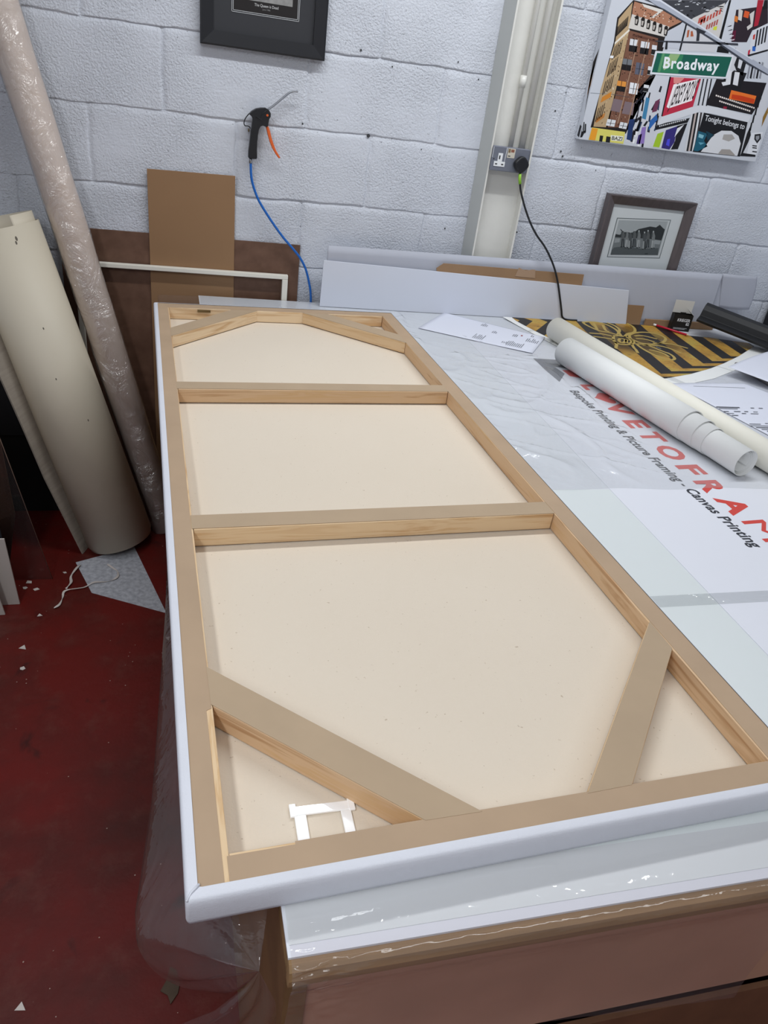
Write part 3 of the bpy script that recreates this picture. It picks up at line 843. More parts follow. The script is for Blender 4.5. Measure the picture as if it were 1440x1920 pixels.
(3,'#a98c7a',[(0.1203,0.2585),(0.124,0.2586),(0.1243,0.2561),(0.1206,0.256)]),
(3,'#a98c7a',[(0.1299,0.2177),(0.1342,0.2178),(0.1346,0.215),(0.1304,0.2149)]),
(3,'#3a241b',[(0.1712,0.1916),(0.1732,0.1914),(0.1736,0.1886),(0.1716,0.1888)]),
(3,'#a98c7a',[(0.1749,0.2123),(0.1784,0.2123),(0.179,0.209),(0.1755,0.209)]),
(3,'#5a3528',[(0.1705,0.097),(0.1749,0.0971),(0.1753,0.0941),(0.171,0.0941)]),
(3,'#1f1512',[(0.0999,0.2274),(0.1019,0.2272),(0.1025,0.2238),(0.1005,0.2239)]),
(3,'#8f6a58',[(0.1147,0.2587),(0.1181,0.2587),(0.1185,0.2558),(0.1152,0.2558)]),
(3,'#3a241b',[(0.1404,0.2686),(0.1428,0.2685),(0.1435,0.265),(0.141,0.2651)]),
(3,'#1f1512',[(0.1648,0.1961),(0.1674,0.196),(0.1674,0.1944),(0.1648,0.1945)]),
(3,'#3a241b',[(0.1577,0.0745),(0.1595,0.0742),(0.1598,0.0717),(0.158,0.0719)]),
(3,'#5a3528',[(0.1176,0.2404),(0.1203,0.2403),(0.1206,0.2377),(0.118,0.2378)]),
(3,'#8f6a58',[(0.1483,0.1287),(0.1506,0.1285),(0.1507,0.1267),(0.1483,0.1269)]),
(3,'#5a3528',[(0.1829,0.2143),(0.1872,0.2144),(0.1876,0.2116),(0.1833,0.2115)]),
(3,'#8f6a58',[(0.122,0.1945),(0.1261,0.1946),(0.1267,0.1911),(0.1227,0.191)]),
(3,'#a98c7a',[(0.1646,0.1447),(0.1666,0.1445),(0.1672,0.1411),(0.1652,0.1413)]),
(3,'#5a3528',[(0.195,0.3061),(0.1988,0.3062),(0.199,0.304),(0.1952,0.304)]),
(3,'#1f1512',[(0.1619,0.1075),(0.1658,0.1075),(0.1658,0.1061),(0.1618,0.1061)]),
(3,'#1f1512',[(0.1679,0.0807),(0.1722,0.0807),(0.1724,0.0782),(0.1682,0.0782)]),
(3,'#8f6a58',[(0.1493,0.1298),(0.1515,0.1296),(0.1515,0.1279),(0.1493,0.1281)]),
(3,'#2c1b16',[(0.1888,0.2819),(0.1926,0.282),(0.1926,0.2804),(0.1888,0.2803)]),
(3,'#1f1512',[(0.1178,0.0485),(0.121,0.0485),(0.121,0.0467),(0.1178,0.0468)]),
(3,'#3a241b',[(0.1832,0.3193),(0.1871,0.3194),(0.1877,0.3163),(0.1838,0.3162)]),
(3,'#2c1b16',[(0.1563,0.2286),(0.1594,0.2285),(0.16,0.2251),(0.1569,0.2252)]),
(3,'#8f6a58',[(0.1854,0.1966),(0.1888,0.1966),(0.1894,0.1932),(0.1861,0.1932)]),
(3,'#a98c7a',[(0.1188,0.3191),(0.121,0.3189),(0.1214,0.3162),(0.1192,0.3163)]),
(3,'#8f6a58',[(0.1518,0.267),(0.1549,0.267),(0.1549,0.2654),(0.1518,0.2654)]),
(3,'#2c1b16',[(0.1371,0.2388),(0.1403,0.2388),(0.141,0.2351),(0.1378,0.2351)]),
(3,'#a98c7a',[(0.1283,0.1288),(0.1319,0.1287),(0.1319,0.1272),(0.1283,0.1272)]),
(3,'#a98c7a',[(0.1621,0.1404),(0.166,0.1404),(0.1659,0.1388),(0.1621,0.1388)]),
(3,'#5a3528',[(0.1379,0.3195),(0.1414,0.3196),(0.1415,0.3178),(0.138,0.3178)]),
(3,'#2c1b16',[(0.1759,0.2908),(0.1798,0.2909),(0.1804,0.2876),(0.1765,0.2876)]),
(3,'#5a3528',[(0.1589,0.2671),(0.1613,0.267),(0.1615,0.2649),(0.159,0.265)]),
(3,'#3a241b',[(0.1781,0.1205),(0.182,0.1205),(0.1823,0.1178),(0.1785,0.1178)]),
(3,'#8f6a58',[(0.1183,0.2556),(0.1219,0.2557),(0.122,0.2536),(0.1184,0.2536)]),
(3,'#3a241b',[(0.1624,0.1714),(0.165,0.1712),(0.1656,0.1679),(0.163,0.168)]),
(3,'#1f1512',[(0.1612,0.2946),(0.1632,0.2945),(0.1636,0.2918),(0.1616,0.2919)]),
(3,'#3a241b',[(0.1385,0.2753),(0.1423,0.2753),(0.1427,0.2727),(0.1388,0.2726)]),
(3,'#3a241b',[(0.1029,0.2984),(0.1071,0.2986),(0.1074,0.2963),(0.1031,0.2962)]),
(3,'#1f1512',[(0.1761,0.2307),(0.1803,0.2307),(0.1803,0.2291),(0.1761,0.2291)]),
(3,'#a98c7a',[(0.1665,0.1154),(0.1693,0.1153),(0.1695,0.1131),(0.1666,0.1132)]),
(3,'#1f1512',[(0.1615,0.1549),(0.1649,0.1549),(0.165,0.1528),(0.1616,0.1528)]),
(3,'#8f6a58',[(0.1505,0.1445),(0.1523,0.1443),(0.1524,0.1422),(0.1506,0.1424)]),
(3,'#8f6a58',[(0.1406,0.2412),(0.1438,0.2412),(0.1439,0.2394),(0.1407,0.2394)]),
(3,'#5a3528',[(0.1663,0.1094),(0.1698,0.1093),(0.1698,0.1076),(0.1663,0.1077)]),
(3,'#1f1512',[(0.1413,0.0761),(0.144,0.076),(0.1443,0.0733),(0.1416,0.0735)]),
(3,'#2c1b16',[(0.1157,0.1682),(0.1199,0.1683),(0.1206,0.1645),(0.1164,0.1645)]),
(3,'#1f1512',[(0.1136,0.094),(0.1179,0.094),(0.1183,0.0911),(0.114,0.091)]),
(3,'#8f6a58',[(0.109,0.1107),(0.112,0.1106),(0.1122,0.1083),(0.1092,0.1083)]),
(3,'#3a241b',[(0.1864,0.2336),(0.1891,0.2335),(0.1894,0.2312),(0.1867,0.2312)]),
(3,'#5a3528',[(0.1651,0.2013),(0.1675,0.2012),(0.1678,0.1985),(0.1655,0.1986)]),
(3,'#8f6a58',[(0.1479,0.1719),(0.1503,0.1718),(0.151,0.1683),(0.1485,0.1684)]),
(3,'#8f6a58',[(0.1089,0.1605),(0.1128,0.1606),(0.1129,0.1585),(0.109,0.1585)]),
(3,'#5a3528',[(0.1542,0.2583),(0.1581,0.2584),(0.1581,0.2567),(0.1542,0.2566)]),
(3,'#2c1b16',[(0.135,0.1018),(0.1379,0.1017),(0.1384,0.0984),(0.1356,0.0985)]),
(3,'#5a3528',[(0.1738,0.2844),(0.1778,0.2845),(0.1784,0.2811),(0.1745,0.281)]),
(3,'#a98c7a',[(0.1689,0.1634),(0.1707,0.1632),(0.1707,0.1614),(0.1689,0.1616)]),
(3,'#8f6a58',[(0.1528,0.3131),(0.1548,0.313),(0.155,0.3108),(0.153,0.311)]),
(3,'#2c1b16',[(0.122,0.1834),(0.1252,0.1833),(0.1253,0.1812),(0.1221,0.1813)]),
(3,'#a98c7a',[(0.1577,0.1104),(0.1616,0.1104),(0.1619,0.108),(0.158,0.108)]),
(3,'#2c1b16',[(0.1393,0.1611),(0.1421,0.161),(0.1425,0.1581),(0.1397,0.1582)]),
(3,'#a98c7a',[(0.1342,0.1708),(0.1367,0.1707),(0.1373,0.1672),(0.1348,0.1674)]),
(3,'#5a3528',[(0.1677,0.0957),(0.1705,0.0956),(0.1708,0.0931),(0.1679,0.0932)]),
(3,'#a98c7a',[(0.1925,0.2895),(0.1951,0.2894),(0.1954,0.2869),(0.1929,0.287)]),
(3,'#a98c7a',[(0.123,0.0747),(0.1249,0.0744),(0.1254,0.0712),(0.1235,0.0715)]),
(3,'#5a3528',[(0.1483,0.1245),(0.152,0.1245),(0.1522,0.1225),(0.1484,0.1225)]),
(3,'#a98c7a',[(0.1171,0.0822),(0.1211,0.0822),(0.1212,0.0802),(0.1172,0.0802)]),
(3,'#5a3528',[(0.1345,0.0558),(0.1365,0.0555),(0.1372,0.0518),(0.1351,0.0521)]),
(3,'#2c1b16',[(0.1363,0.2415),(0.1386,0.2413),(0.1386,0.2399),(0.1363,0.24)]),
(3,'#1f1512',[(0.1496,0.0586),(0.1537,0.0586),(0.154,0.0562),(0.1498,0.0562)]),
(3,'#3a241b',[(0.1713,0.2626),(0.1745,0.2626),(0.1751,0.2592),(0.1719,0.2592)]),
(3,'#a98c7a',[(0.11,0.1835),(0.1141,0.1835),(0.1144,0.1809),(0.1104,0.1808)]),
(3,'#3a241b',[(0.1246,0.3235),(0.127,0.3235),(0.1271,0.3215),(0.1247,0.3216)]),
(3,'#2c1b16',[(0.1397,0.2049),(0.1428,0.2048),(0.1428,0.2032),(0.1397,0.2033)]),
(3,'#8f6a58',[(0.1023,0.165),(0.1041,0.1648),(0.1047,0.1613),(0.1029,0.1615)]),
(3,'#1f1512',[(0.1125,0.2374),(0.1162,0.2374),(0.1167,0.2343),(0.1129,0.2343)]),
(3,'#6e5232',[(0.0844,0.2733),(0.0861,0.2743),(0.0865,0.27),(0.0848,0.269)]),
(3,'#d6c29c',[(0.0712,0.2217),(0.0738,0.2229),(0.074,0.2189),(0.0714,0.2178)]),
(3,'#d6c29c',[(0.0716,0.1691),(0.0733,0.1701),(0.0737,0.1655),(0.072,0.1644)]),
(3,'#3a2a1c',[(0.0633,0.2863),(0.0666,0.2875),(0.0663,0.285),(0.0631,0.2837)]),
(3,'#3a2a1c',[(0.0846,0.2152),(0.0874,0.2164),(0.0878,0.2117),(0.0851,0.2105)]),
(3,'#d6c29c',[(0.0566,0.1878),(0.0597,0.189),(0.0593,0.1869),(0.0562,0.1857)]),
(3,'#d6c29c',[(0.0602,0.1287),(0.0626,0.1299),(0.0624,0.1271),(0.06,0.126)]),
(3,'#6e5232',[(0.0825,0.2527),(0.085,0.2539),(0.0847,0.2515),(0.0822,0.2503)]),
(3,'#d6c29c',[(0.0864,0.249),(0.0883,0.2501),(0.0884,0.2463),(0.0866,0.2453)]),
(3,'#e0d6c0',[(0.0883,0.3074),(0.0915,0.3086),(0.091,0.3067),(0.0878,0.3055)]),
(3,'#3a2a1c',[(0.0462,0.068),(0.0487,0.0691),(0.0486,0.0659),(0.0461,0.0647)]),
(3,'#d6c29c',[(0.0579,0.1585),(0.0597,0.1596),(0.0594,0.1569),(0.0576,0.1558)]),
(3,'#d6c29c',[(0.0589,0.1643),(0.0623,0.1655),(0.0618,0.1636),(0.0584,0.1624)]),
(3,'#e0d6c0',[(0.08,0.2007),(0.0813,0.2017),(0.0817,0.1971),(0.0804,0.1961)]),
(3,'#3a2a1c',[(0.062,0.2823),(0.0639,0.2833),(0.0639,0.2801),(0.0619,0.2791)]),
(3,'#d6c29c',[(0.0688,0.2975),(0.0713,0.2986),(0.0716,0.2945),(0.0691,0.2934)]),
(3,'#e0d6c0',[(0.0722,0.2826),(0.0746,0.2837),(0.0743,0.2812),(0.0719,0.2801)]),
(3,'#3a2a1c',[(0.0778,0.1303),(0.0802,0.1315),(0.0799,0.1289),(0.0775,0.1278)]),
(3,'#6e5232',[(0.0702,0.1629),(0.0719,0.1639),(0.0724,0.159),(0.0706,0.1579)]),
(3,'#d6c29c',[(0.0731,0.2981),(0.075,0.2991),(0.0751,0.2956),(0.0732,0.2945)]),
(3,'#e0d6c0',[(0.0815,0.1618),(0.0844,0.163),(0.0847,0.1584),(0.0819,0.1572)]),
(3,'#d6c29c',[(0.0638,0.2912),(0.0663,0.2923),(0.0663,0.289),(0.0638,0.2878)]),
(3,'#d6c29c',[(0.0577,0.1017),(0.0591,0.1027),(0.059,0.0995),(0.0576,0.0984)]),
(3,'#3a2a1c',[(0.0817,0.1378),(0.0847,0.139),(0.0847,0.1356),(0.0817,0.1344)]),
(3,'#e0d6c0',[(0.07,0.1444),(0.0719,0.1454),(0.0715,0.1431),(0.0696,0.1421)]),
(3,'#e0d6c0',[(0.0822,0.1394),(0.0837,0.1404),(0.0836,0.1373),(0.0821,0.1363)]),
(3,'#6e5232',[(0.0625,0.2119),(0.064,0.2129),(0.0643,0.2088),(0.0627,0.2077)]),
(3,'#e0d6c0',[(0.0563,0.1496),(0.0587,0.1507),(0.0592,0.1457),(0.0567,0.1446)]),
(3,'#d6c29c',[(0.0724,0.3089),(0.0739,0.3099),(0.074,0.3066),(0.0725,0.3056)]),
(3,'#6e5232',[(0.0865,0.2025),(0.0893,0.2037),(0.0895,0.1996),(0.0867,0.1985)]),
(3,'#3a2a1c',[(0.0717,0.056),(0.0736,0.0571),(0.0737,0.0534),(0.0718,0.0523)]),
(3,'#d6c29c',[(0.0718,0.2505),(0.0739,0.2515),(0.0737,0.2488),(0.0716,0.2477)]),
(3,'#6e5232',[(0.0716,0.0546),(0.0733,0.0556),(0.0734,0.0518),(0.0717,0.0507)]),
(3,'#d6c29c',[(0.0772,0.052),(0.0795,0.0531),(0.0794,0.0499),(0.077,0.0488)]),
(3,'#6e5232',[(0.063,0.09),(0.0648,0.0911),(0.0646,0.0881),(0.0628,0.087)]),
(3,'#d6c29c',[(0.075,0.2682),(0.0773,0.2693),(0.0772,0.2664),(0.0749,0.2653)]),
(3,'#e0d6c0',[(0.0798,0.1648),(0.0821,0.1659),(0.0826,0.1609),(0.0803,0.1598)]),
(3,'#d6c29c',[(0.0835,0.1432),(0.086,0.1444),(0.0859,0.1412),(0.0834,0.1401)]),
(3,'#3a2a1c',[(0.0682,0.2932),(0.0708,0.2943),(0.0708,0.291),(0.0682,0.2899)]),
(3,'#d6c29c',[(0.0693,0.1196),(0.0712,0.1207),(0.071,0.1177),(0.0691,0.1166)]),
(3,'#3a2a1c',[(0.0869,0.2889),(0.0885,0.2899),(0.0882,0.2875),(0.0866,0.2865)]),
(3,'#3a2a1c',[(0.0521,0.0873),(0.0552,0.0885),(0.0551,0.0852),(0.052,0.084)]),
(3,'#3a2a1c',[(0.0629,0.0869),(0.0658,0.0881),(0.0658,0.0846),(0.0628,0.0833)]),
(3,'#d6c29c',[(0.0715,0.2955),(0.0738,0.2966),(0.0735,0.2943),(0.0712,0.2932)]),
(3,'#d6c29c',[(0.0573,0.1716),(0.0593,0.1727),(0.0592,0.1696),(0.0572,0.1685)]),
(3,'#3a2a1c',[(0.0572,0.1642),(0.0591,0.1652),(0.0591,0.162),(0.0571,0.1609)]),
(3,'#3a2a1c',[(0.0848,0.2271),(0.0872,0.2282),(0.0871,0.225),(0.0847,0.2239)]),
(3,'#3a2a1c',[(0.0744,0.2791),(0.0761,0.2802),(0.0759,0.2776),(0.0741,0.2765)]),
(3,'#6e5232',[(0.0627,0.2168),(0.0658,0.218),(0.066,0.2139),(0.0629,0.2127)]),
(3,'#3a2a1c',[(0.0536,0.1767),(0.0563,0.1778),(0.0558,0.1758),(0.0531,0.1747)]),
(3,'#3a2a1c',[(0.0703,0.0898),(0.0731,0.091),(0.0735,0.0859),(0.0707,0.0848)]),
(3,'#3a2a1c',[(0.0565,0.0812),(0.058,0.0822),(0.0579,0.079),(0.0564,0.0779)]),
(3,'#e0d6c0',[(0.0568,0.2005),(0.06,0.2017),(0.0598,0.1991),(0.0565,0.1979)]),
(3,'#e0d6c0',[(0.0582,0.1247),(0.0599,0.1257),(0.0602,0.1214),(0.0584,0.1203)]),
(3,'#6e5232',[(0.0792,0.2294),(0.0821,0.2306),(0.0825,0.226),(0.0796,0.2248)]),
(3,'#3a2a1c',[(0.0674,0.102),(0.0702,0.1032),(0.0703,0.0996),(0.0674,0.0984)]),
(3,'#e0d6c0',[(0.0504,0.1218),(0.052,0.1229),(0.0524,0.1181),(0.0508,0.117)]),
(3,'#e0d6c0',[(0.0575,0.0698),(0.0599,0.071),(0.06,0.0672),(0.0576,0.066)]),
(3,'#3a2a1c',[(0.065,0.188),(0.0664,0.189),(0.0659,0.1872),(0.0645,0.1862)]),
(3,'#3a2a1c',[(0.0682,0.2268),(0.07,0.2278),(0.0702,0.224),(0.0683,0.2229)]),
(3,'#3a2a1c',[(0.0725,0.265),(0.0758,0.2662),(0.0756,0.2634),(0.0724,0.2621)]),
(3,'#6e5232',[(0.0867,0.1737),(0.0893,0.1749),(0.0894,0.1711),(0.0868,0.1699)]),
(3,'#3a2a1c',[(0.0687,0.2054),(0.0702,0.2064),(0.0701,0.2032),(0.0687,0.2022)]),
(3,'#e0d6c0',[(0.0876,0.2095),(0.089,0.2105),(0.0886,0.2083),(0.0872,0.2073)]),
(3,'#3a2a1c',[(0.0639,0.1777),(0.0662,0.1788),(0.0657,0.177),(0.0634,0.1759)]),
(3,'#3a2a1c',[(0.0613,0.1512),(0.0641,0.1524),(0.0638,0.1499),(0.061,0.1487)]),
(3,'#e0d6c0',[(0.0762,0.3146),(0.0775,0.3155),(0.0775,0.3122),(0.0762,0.3112)]),
(3,'#6e5232',[(0.079,0.0938),(0.0817,0.095),(0.0817,0.0913),(0.079,0.0901)]),
(3,'#3a2a1c',[(0.0875,0.1018),(0.0894,0.1029),(0.089,0.1007),(0.0871,0.0997)]),
(3,'#d6c29c',[(0.0834,0.3196),(0.0861,0.3207),(0.0862,0.317),(0.0835,0.3158)]),
(3,'#3a241b',[(0.2493,0.3871),(0.2526,0.3867),(0.2527,0.3835),(0.2495,0.3839)]),
(3,'#6e4634',[(0.1541,0.3959),(0.1578,0.3956),(0.1575,0.3935),(0.1538,0.3937)]),
(3,'#3a241b',[(0.1273,0.3942),(0.1319,0.3941),(0.132,0.3908),(0.1274,0.391)]),
(3,'#3a241b',[(0.2382,0.3778),(0.2429,0.3776),(0.2427,0.3753),(0.238,0.3754)]),
(3,'#d8c4b4',[(0.1876,0.3983),(0.1901,0.3978),(0.1898,0.3956),(0.1874,0.3961)]),
(3,'#d8c4b4',[(0.1757,0.3786),(0.1787,0.3782),(0.1787,0.3752),(0.1757,0.3756)]),
(3,'#3a241b',[(0.1516,0.3808),(0.1548,0.3804),(0.1549,0.3771),(0.1517,0.3774)]),
(3,'#6e4634',[(0.2299,0.3843),(0.2348,0.3842),(0.2349,0.3811),(0.23,0.3812)]),
(3,'#d8c4b4',[(0.1142,0.3731),(0.1185,0.3729),(0.1181,0.371),(0.1138,0.3712)]),
(3,'#3a241b',[(0.1529,0.3816),(0.1569,0.3813),(0.1572,0.3775),(0.1532,0.3777)]),
(3,'#3a241b',[(0.1684,0.3825),(0.1714,0.3821),(0.1711,0.3799),(0.1681,0.3802)]),
(3,'#d8c4b4',[(0.133,0.3791),(0.1377,0.3789),(0.138,0.3751),(0.1333,0.3752)]),
(3,'#3a241b',[(0.1017,0.3727),(0.1062,0.3725),(0.1058,0.3704),(0.1013,0.3706)]),
(3,'#3a241b',[(0.1476,0.387),(0.1509,0.3867),(0.1511,0.383),(0.1478,0.3833)]),
(3,'#3a241b',[(0.2287,0.3829),(0.2321,0.3825),(0.2319,0.3802),(0.2285,0.3805)]),
(3,'#d8c4b4',[(0.2233,0.383),(0.2262,0.3826),(0.2263,0.3793),(0.2234,0.3797)]),
(3,'#3a241b',[(0.1847,0.3856),(0.1884,0.3853),(0.1886,0.3818),(0.1849,0.3821)]),
(3,'#3a241b',[(0.1089,0.3987),(0.1126,0.3984),(0.1128,0.3948),(0.1091,0.3951)]),
(3,'#d8c4b4',[(0.1206,0.3671),(0.1243,0.3669),(0.124,0.3649),(0.1202,0.3652)]),
(3,'#d8c4b4',[(0.1263,0.3868),(0.13,0.3865),(0.1299,0.3836),(0.1262,0.3839)]),
(3,'#d8c4b4',[(0.1071,0.4062),(0.111,0.406),(0.1105,0.4044),(0.1066,0.4046)]),
(3,'#d8c4b4',[(0.224,0.3758),(0.2276,0.3755),(0.2275,0.3729),(0.2239,0.3732)]),
(3,'#6e4634',[(0.1006,0.3801),(0.105,0.3799),(0.1047,0.3777),(0.1003,0.3779)]),
(3,'#3a241b',[(0.1172,0.3945),(0.122,0.3943),(0.1219,0.3917),(0.1171,0.3919)]),
(3,'#3a241b',[(0.2267,0.3888),(0.2313,0.3886),(0.2316,0.3849),(0.227,0.385)]),
(3,'#d8c4b4',[(0.1787,0.3848),(0.182,0.3844),(0.1821,0.3811),(0.1789,0.3814)]),
(3,'#3a241b',[(0.1398,0.3871),(0.1444,0.3869),(0.144,0.3852),(0.1394,0.3853)]),
(3,'#d8c4b4',[(0.1525,0.3769),(0.1569,0.3767),(0.157,0.3733),(0.1526,0.3735)]),
(3,'#3a241b',[(0.2235,0.3835),(0.2283,0.3834),(0.2282,0.3806),(0.2234,0.3808)]),
(3,'#d8c4b4',[(0.0869,0.3973),(0.0901,0.397),(0.0899,0.3946),(0.0866,0.3949)]),
(3,'#d8c4b4',[(0.1998,0.3812),(0.2038,0.3809),(0.2036,0.3782),(0.1997,0.3785)]),
(3,'#d8c4b4',[(0.1957,0.3908),(0.1988,0.3905),(0.199,0.3872),(0.1958,0.3875)]),
(3,'#6e4634',[(0.1278,0.3747),(0.1309,0.3744),(0.1306,0.3723),(0.1275,0.3727)]),
(3,'#3a241b',[(0.0927,0.3861),(0.096,0.3858),(0.0958,0.3834),(0.0925,0.3838)]),
(3,'#3a241b',[(0.183,0.3722),(0.1853,0.3717),(0.185,0.3697),(0.1826,0.3702)]),
(3,'#6e4634',[(0.1026,0.3786),(0.1074,0.3785),(0.1072,0.3759),(0.1024,0.376)]),
(3,'#3a241b',[(0.1584,0.3806),(0.1628,0.3804),(0.1624,0.3786),(0.158,0.3788)]),
(3,'#3a241b',[(0.159,0.3705),(0.1633,0.3703),(0.1632,0.3675),(0.1589,0.3677)]),
(3,'#6e4634',[(0.0959,0.3711),(0.0991,0.3707),(0.0991,0.3677),(0.0958,0.368)]),
(3,'#d8c4b4',[(0.126,0.3805),(0.1305,0.3803),(0.1305,0.3772),(0.126,0.3774)]),
(3,'#3a241b',[(0.1716,0.3888),(0.1742,0.3884),(0.1743,0.3851),(0.1717,0.3856)]),
(3,'#6e4634',[(0.1699,0.376),(0.1728,0.3756),(0.1728,0.3726),(0.1699,0.373)]),
(3,'#3a241b',[(0.1815,0.3926),(0.1852,0.3924),(0.1851,0.3897),(0.1814,0.39)]),
(4,'#d5d7db',[(0.1867,0.3031),(0.2054,0.3031),(0.2111,0.2751),(0.1923,0.2752)]),
(5,'#1b1a1c',[(0.189,0.2906),(0.2077,0.2905),(0.21,0.2764),(0.1913,0.2765)]),
(4,'#d5d7db',[(0.1932,0.2414),(0.2121,0.2412),(0.2164,0.2165),(0.1974,0.2167)]),
(5,'#1b1a1c',[(0.1949,0.2303),(0.2138,0.2301),(0.2155,0.2177),(0.1964,0.2179)]),
(4,'#d5d7db',[(0.1956,0.1869),(0.2158,0.1867),(0.2187,0.1656),(0.1984,0.1658)]),
(5,'#1b1a1c',[(0.1966,0.1774),(0.2169,0.1772),(0.2178,0.1665),(0.1975,0.1667)]),
(6,'#d7cf6a',[(0.0382,0.0363),(0.1706,0.0358),(0.1756,-0.0019),(0.0361,-0.0033)]),
(7,'#e39a2c',[(0.0386,0.035),(0.0621,0.0344),(0.0623,-0.0028),(0.0376,-0.0027)]),
(7,'#1c1b1e',[(0.076,0.0149),(0.0894,0.0149),(0.0909,-0.0044),(0.0783,-0.0039)]),
(7,'#1c1b1e',[(0.1019,0.0149),(0.119,0.0145),(0.1214,-0.0039),(0.1043,-0.0039)]),
(7,'#e8e8dc',[(0.1172,0.0201),(0.1677,0.0219),(0.1696,0.0057),(0.1246,0.0037)]),
(3,'#15151a',[(-0.0303,0.0443),(-0.0255,0.0448),(-0.0192,0.019),(-0.0234,0.0141)]),
(3,'#15151a',[(-0.0239,0.0485),(-0.0191,0.049),(-0.0128,0.0232),(-0.0169,0.0184)]),
(3,'#15151a',[(-0.0077,0.0459),(-0.0029,0.0464),(0.0035,0.0205),(-0.0006,0.0156)]),
(3,'#15151a',[(0,0.0494),(0.0048,0.0499),(0.0113,0.0241),(0.0072,0.0192)]),
(3,'#15151a',[(0.0082,0.0441),(0.013,0.0446),(0.0195,0.0187),(0.0154,0.0138)]),
(3,'#15151a',[(-0.0251,0.0184),(0.0166,0.0251),(0.0095,0.002),(-0.0178,0.0004)]),
(3,'#2a2420',[(-0.0187,0.3432),(-0.0137,0.3556),(-0.0121,0.3285),(-0.0124,0.2609),(-0.0149,0.1953),(-0.021,0.2598)]),
(3,'#a87a50',[(-0.022,0.3233),(-0.0192,0.3315),(-0.0179,0.2843),(-0.0198,0.2559)]),
(3,'#808890',[(-0.0315,0.1389),(0.0821,0.1445),(0.0825,0.1433),(-0.0312,0.1377)]),
(8,'#5a5c60',[(0.0821,0.1445),(0.1545,0.1434),(0.1548,0.1426),(0.0825,0.1433)]),
(1,'#c9cbd2',[(0.159,0.1633),(0.2299,0.2164),(0.2845,0.2209),(0.301,0.0985),(0.2957,0),(0.181,0.0042)]),
(2,'#17171c',[(0.198,0.1606),(0.2017,0.1593),(0.1941,0.1358),(0.189,0.1378)]),
(2,'#1d1b24',[(0.1978,0.0939),(0.2028,0.0926),(0.2041,0.0762),(0.1977,0.0782)]),
(2,'#1d1b24',[(0.26,0.1901),(0.2671,0.1892),(0.2672,0.1707),(0.2586,0.1723)]),
(2,'#17171c',[(0.2145,0.0797),(0.2222,0.0787),(0.2195,0.0418),(0.2102,0.0435)]),
(2,'#2b2a33',[(0.2662,0.1367),(0.2719,0.1356),(0.2722,0.117),(0.265,0.1189)]),
(2,'#2b2a33',[(0.2818,0.1013),(0.287,0.1),(0.2895,0.0621),(0.2828,0.0641)]),
(2,'#1d1b24',[(0.2771,0.1077),(0.283,0.1066),(0.2843,0.0777),(0.2769,0.0796)]),
(2,'#2b2a33',[(0.1833,0.1408),(0.1914,0.14),(0.1869,0.1258),(0.1775,0.1274)]),
(2,'#17171c',[(0.2428,0.079),(0.2504,0.0781),(0.2437,0.0614),(0.2346,0.0631)]),
(2,'#24344f',[(0.2029,0.1529),(0.2099,0.152),(0.2088,0.1327),(0.2003,0.1344)]),
(2,'#1d1b24',[(0.2118,0.0915),(0.2206,0.0907),(0.2218,0.0764),(0.2116,0.0779)]),
(2,'#2b2a33',[(0.2076,0.0869),(0.2162,0.086),(0.2056,0.0697),(0.1956,0.0713)]),
(2,'#2b2a33',[(0.1996,0.18),(0.207,0.1792),(0.2035,0.1424),(0.1947,0.144)]),
(2,'#1d1b24',[(0.2466,0.026),(0.2538,0.0249),(0.2591,-0.011),(0.2504,-0.0091)]),
(2,'#24344f',[(0.2698,0.1451),(0.2746,0.1439),(0.2797,0.1158),(0.2733,0.1178)]),
(2,'#1d1b24',[(0.2055,0.0506),(0.2111,0.0494),(0.2137,0.0293),(0.2067,0.0313)]),
(2,'#1d1b24',[(0.2046,0.1522),(0.2082,0.1509),(0.2075,0.1379),(0.2025,0.14)]),
(2,'#24344f',[(0.248,0.0978),(0.2549,0.0967),(0.2588,0.0762),(0.2505,0.078)]),
(2,'#e6e7ea',[(0.2344,0.0149),(0.2418,0.0138),(0.2422,-0.0041),(0.2333,-0.0022)]),
(2,'#1d1b24',[(0.1931,0.1803),(0.1989,0.1792),(0.1902,0.1601),(0.1831,0.1619)]),
(2,'#1d1b24',[(0.2039,0.1824),(0.2087,0.1813),(0.2092,0.1634),(0.2031,0.1653)]),
(2,'#17171c',[(0.2069,0.1431),(0.2121,0.142),(0.2174,0.1058),(0.2107,0.1077)]),
(2,'#24344f',[(0.2842,0.0661),(0.2907,0.065),(0.29,0.0504),(0.2821,0.0523)]),
(2,'#24344f',[(0.2197,0.0749),(0.2279,0.074),(0.224,0.0431),(0.2143,0.0447)]),
(2,'#e6e7ea',[(0.2125,0.0481),(0.2208,0.0472),(0.2197,0.0253),(0.21,0.027)]),
(2,'#e6e7ea',[(0.211,0.0176),(0.2185,0.0166),(0.2179,0.0028),(0.209,0.0046)]),
(2,'#1d1b24',[(0.2553,0.0627),(0.2644,0.0619),(0.2678,0.044),(0.2572,0.0456)]),
(2,'#1d1b24',[(0.2001,0.0453),(0.2082,0.0443),(0.2102,0.0067),(0.2006,0.0085)]),
(2,'#24344f',[(0.1943,0.0808),(0.2025,0.0799),(0.1982,0.0514),(0.1885,0.0531)]),
(2,'#2b2a33',[(0.1992,0.1738),(0.2066,0.1729),(0.2011,0.1579),(0.1923,0.1595)]),
(2,'#17171c',[(0.224,0.1664),(0.2295,0.1653),(0.2308,0.1325),(0.224,0.1343)]),
(2,'#1d1b24',[(0.1964,0.1271),(0.2002,0.1258),(0.2041,0.0873),(0.199,0.0893)]),
(2,'#17171c',[(0.2572,0.1403),(0.262,0.1391),(0.2547,0.1129),(0.2485,0.1148)]),
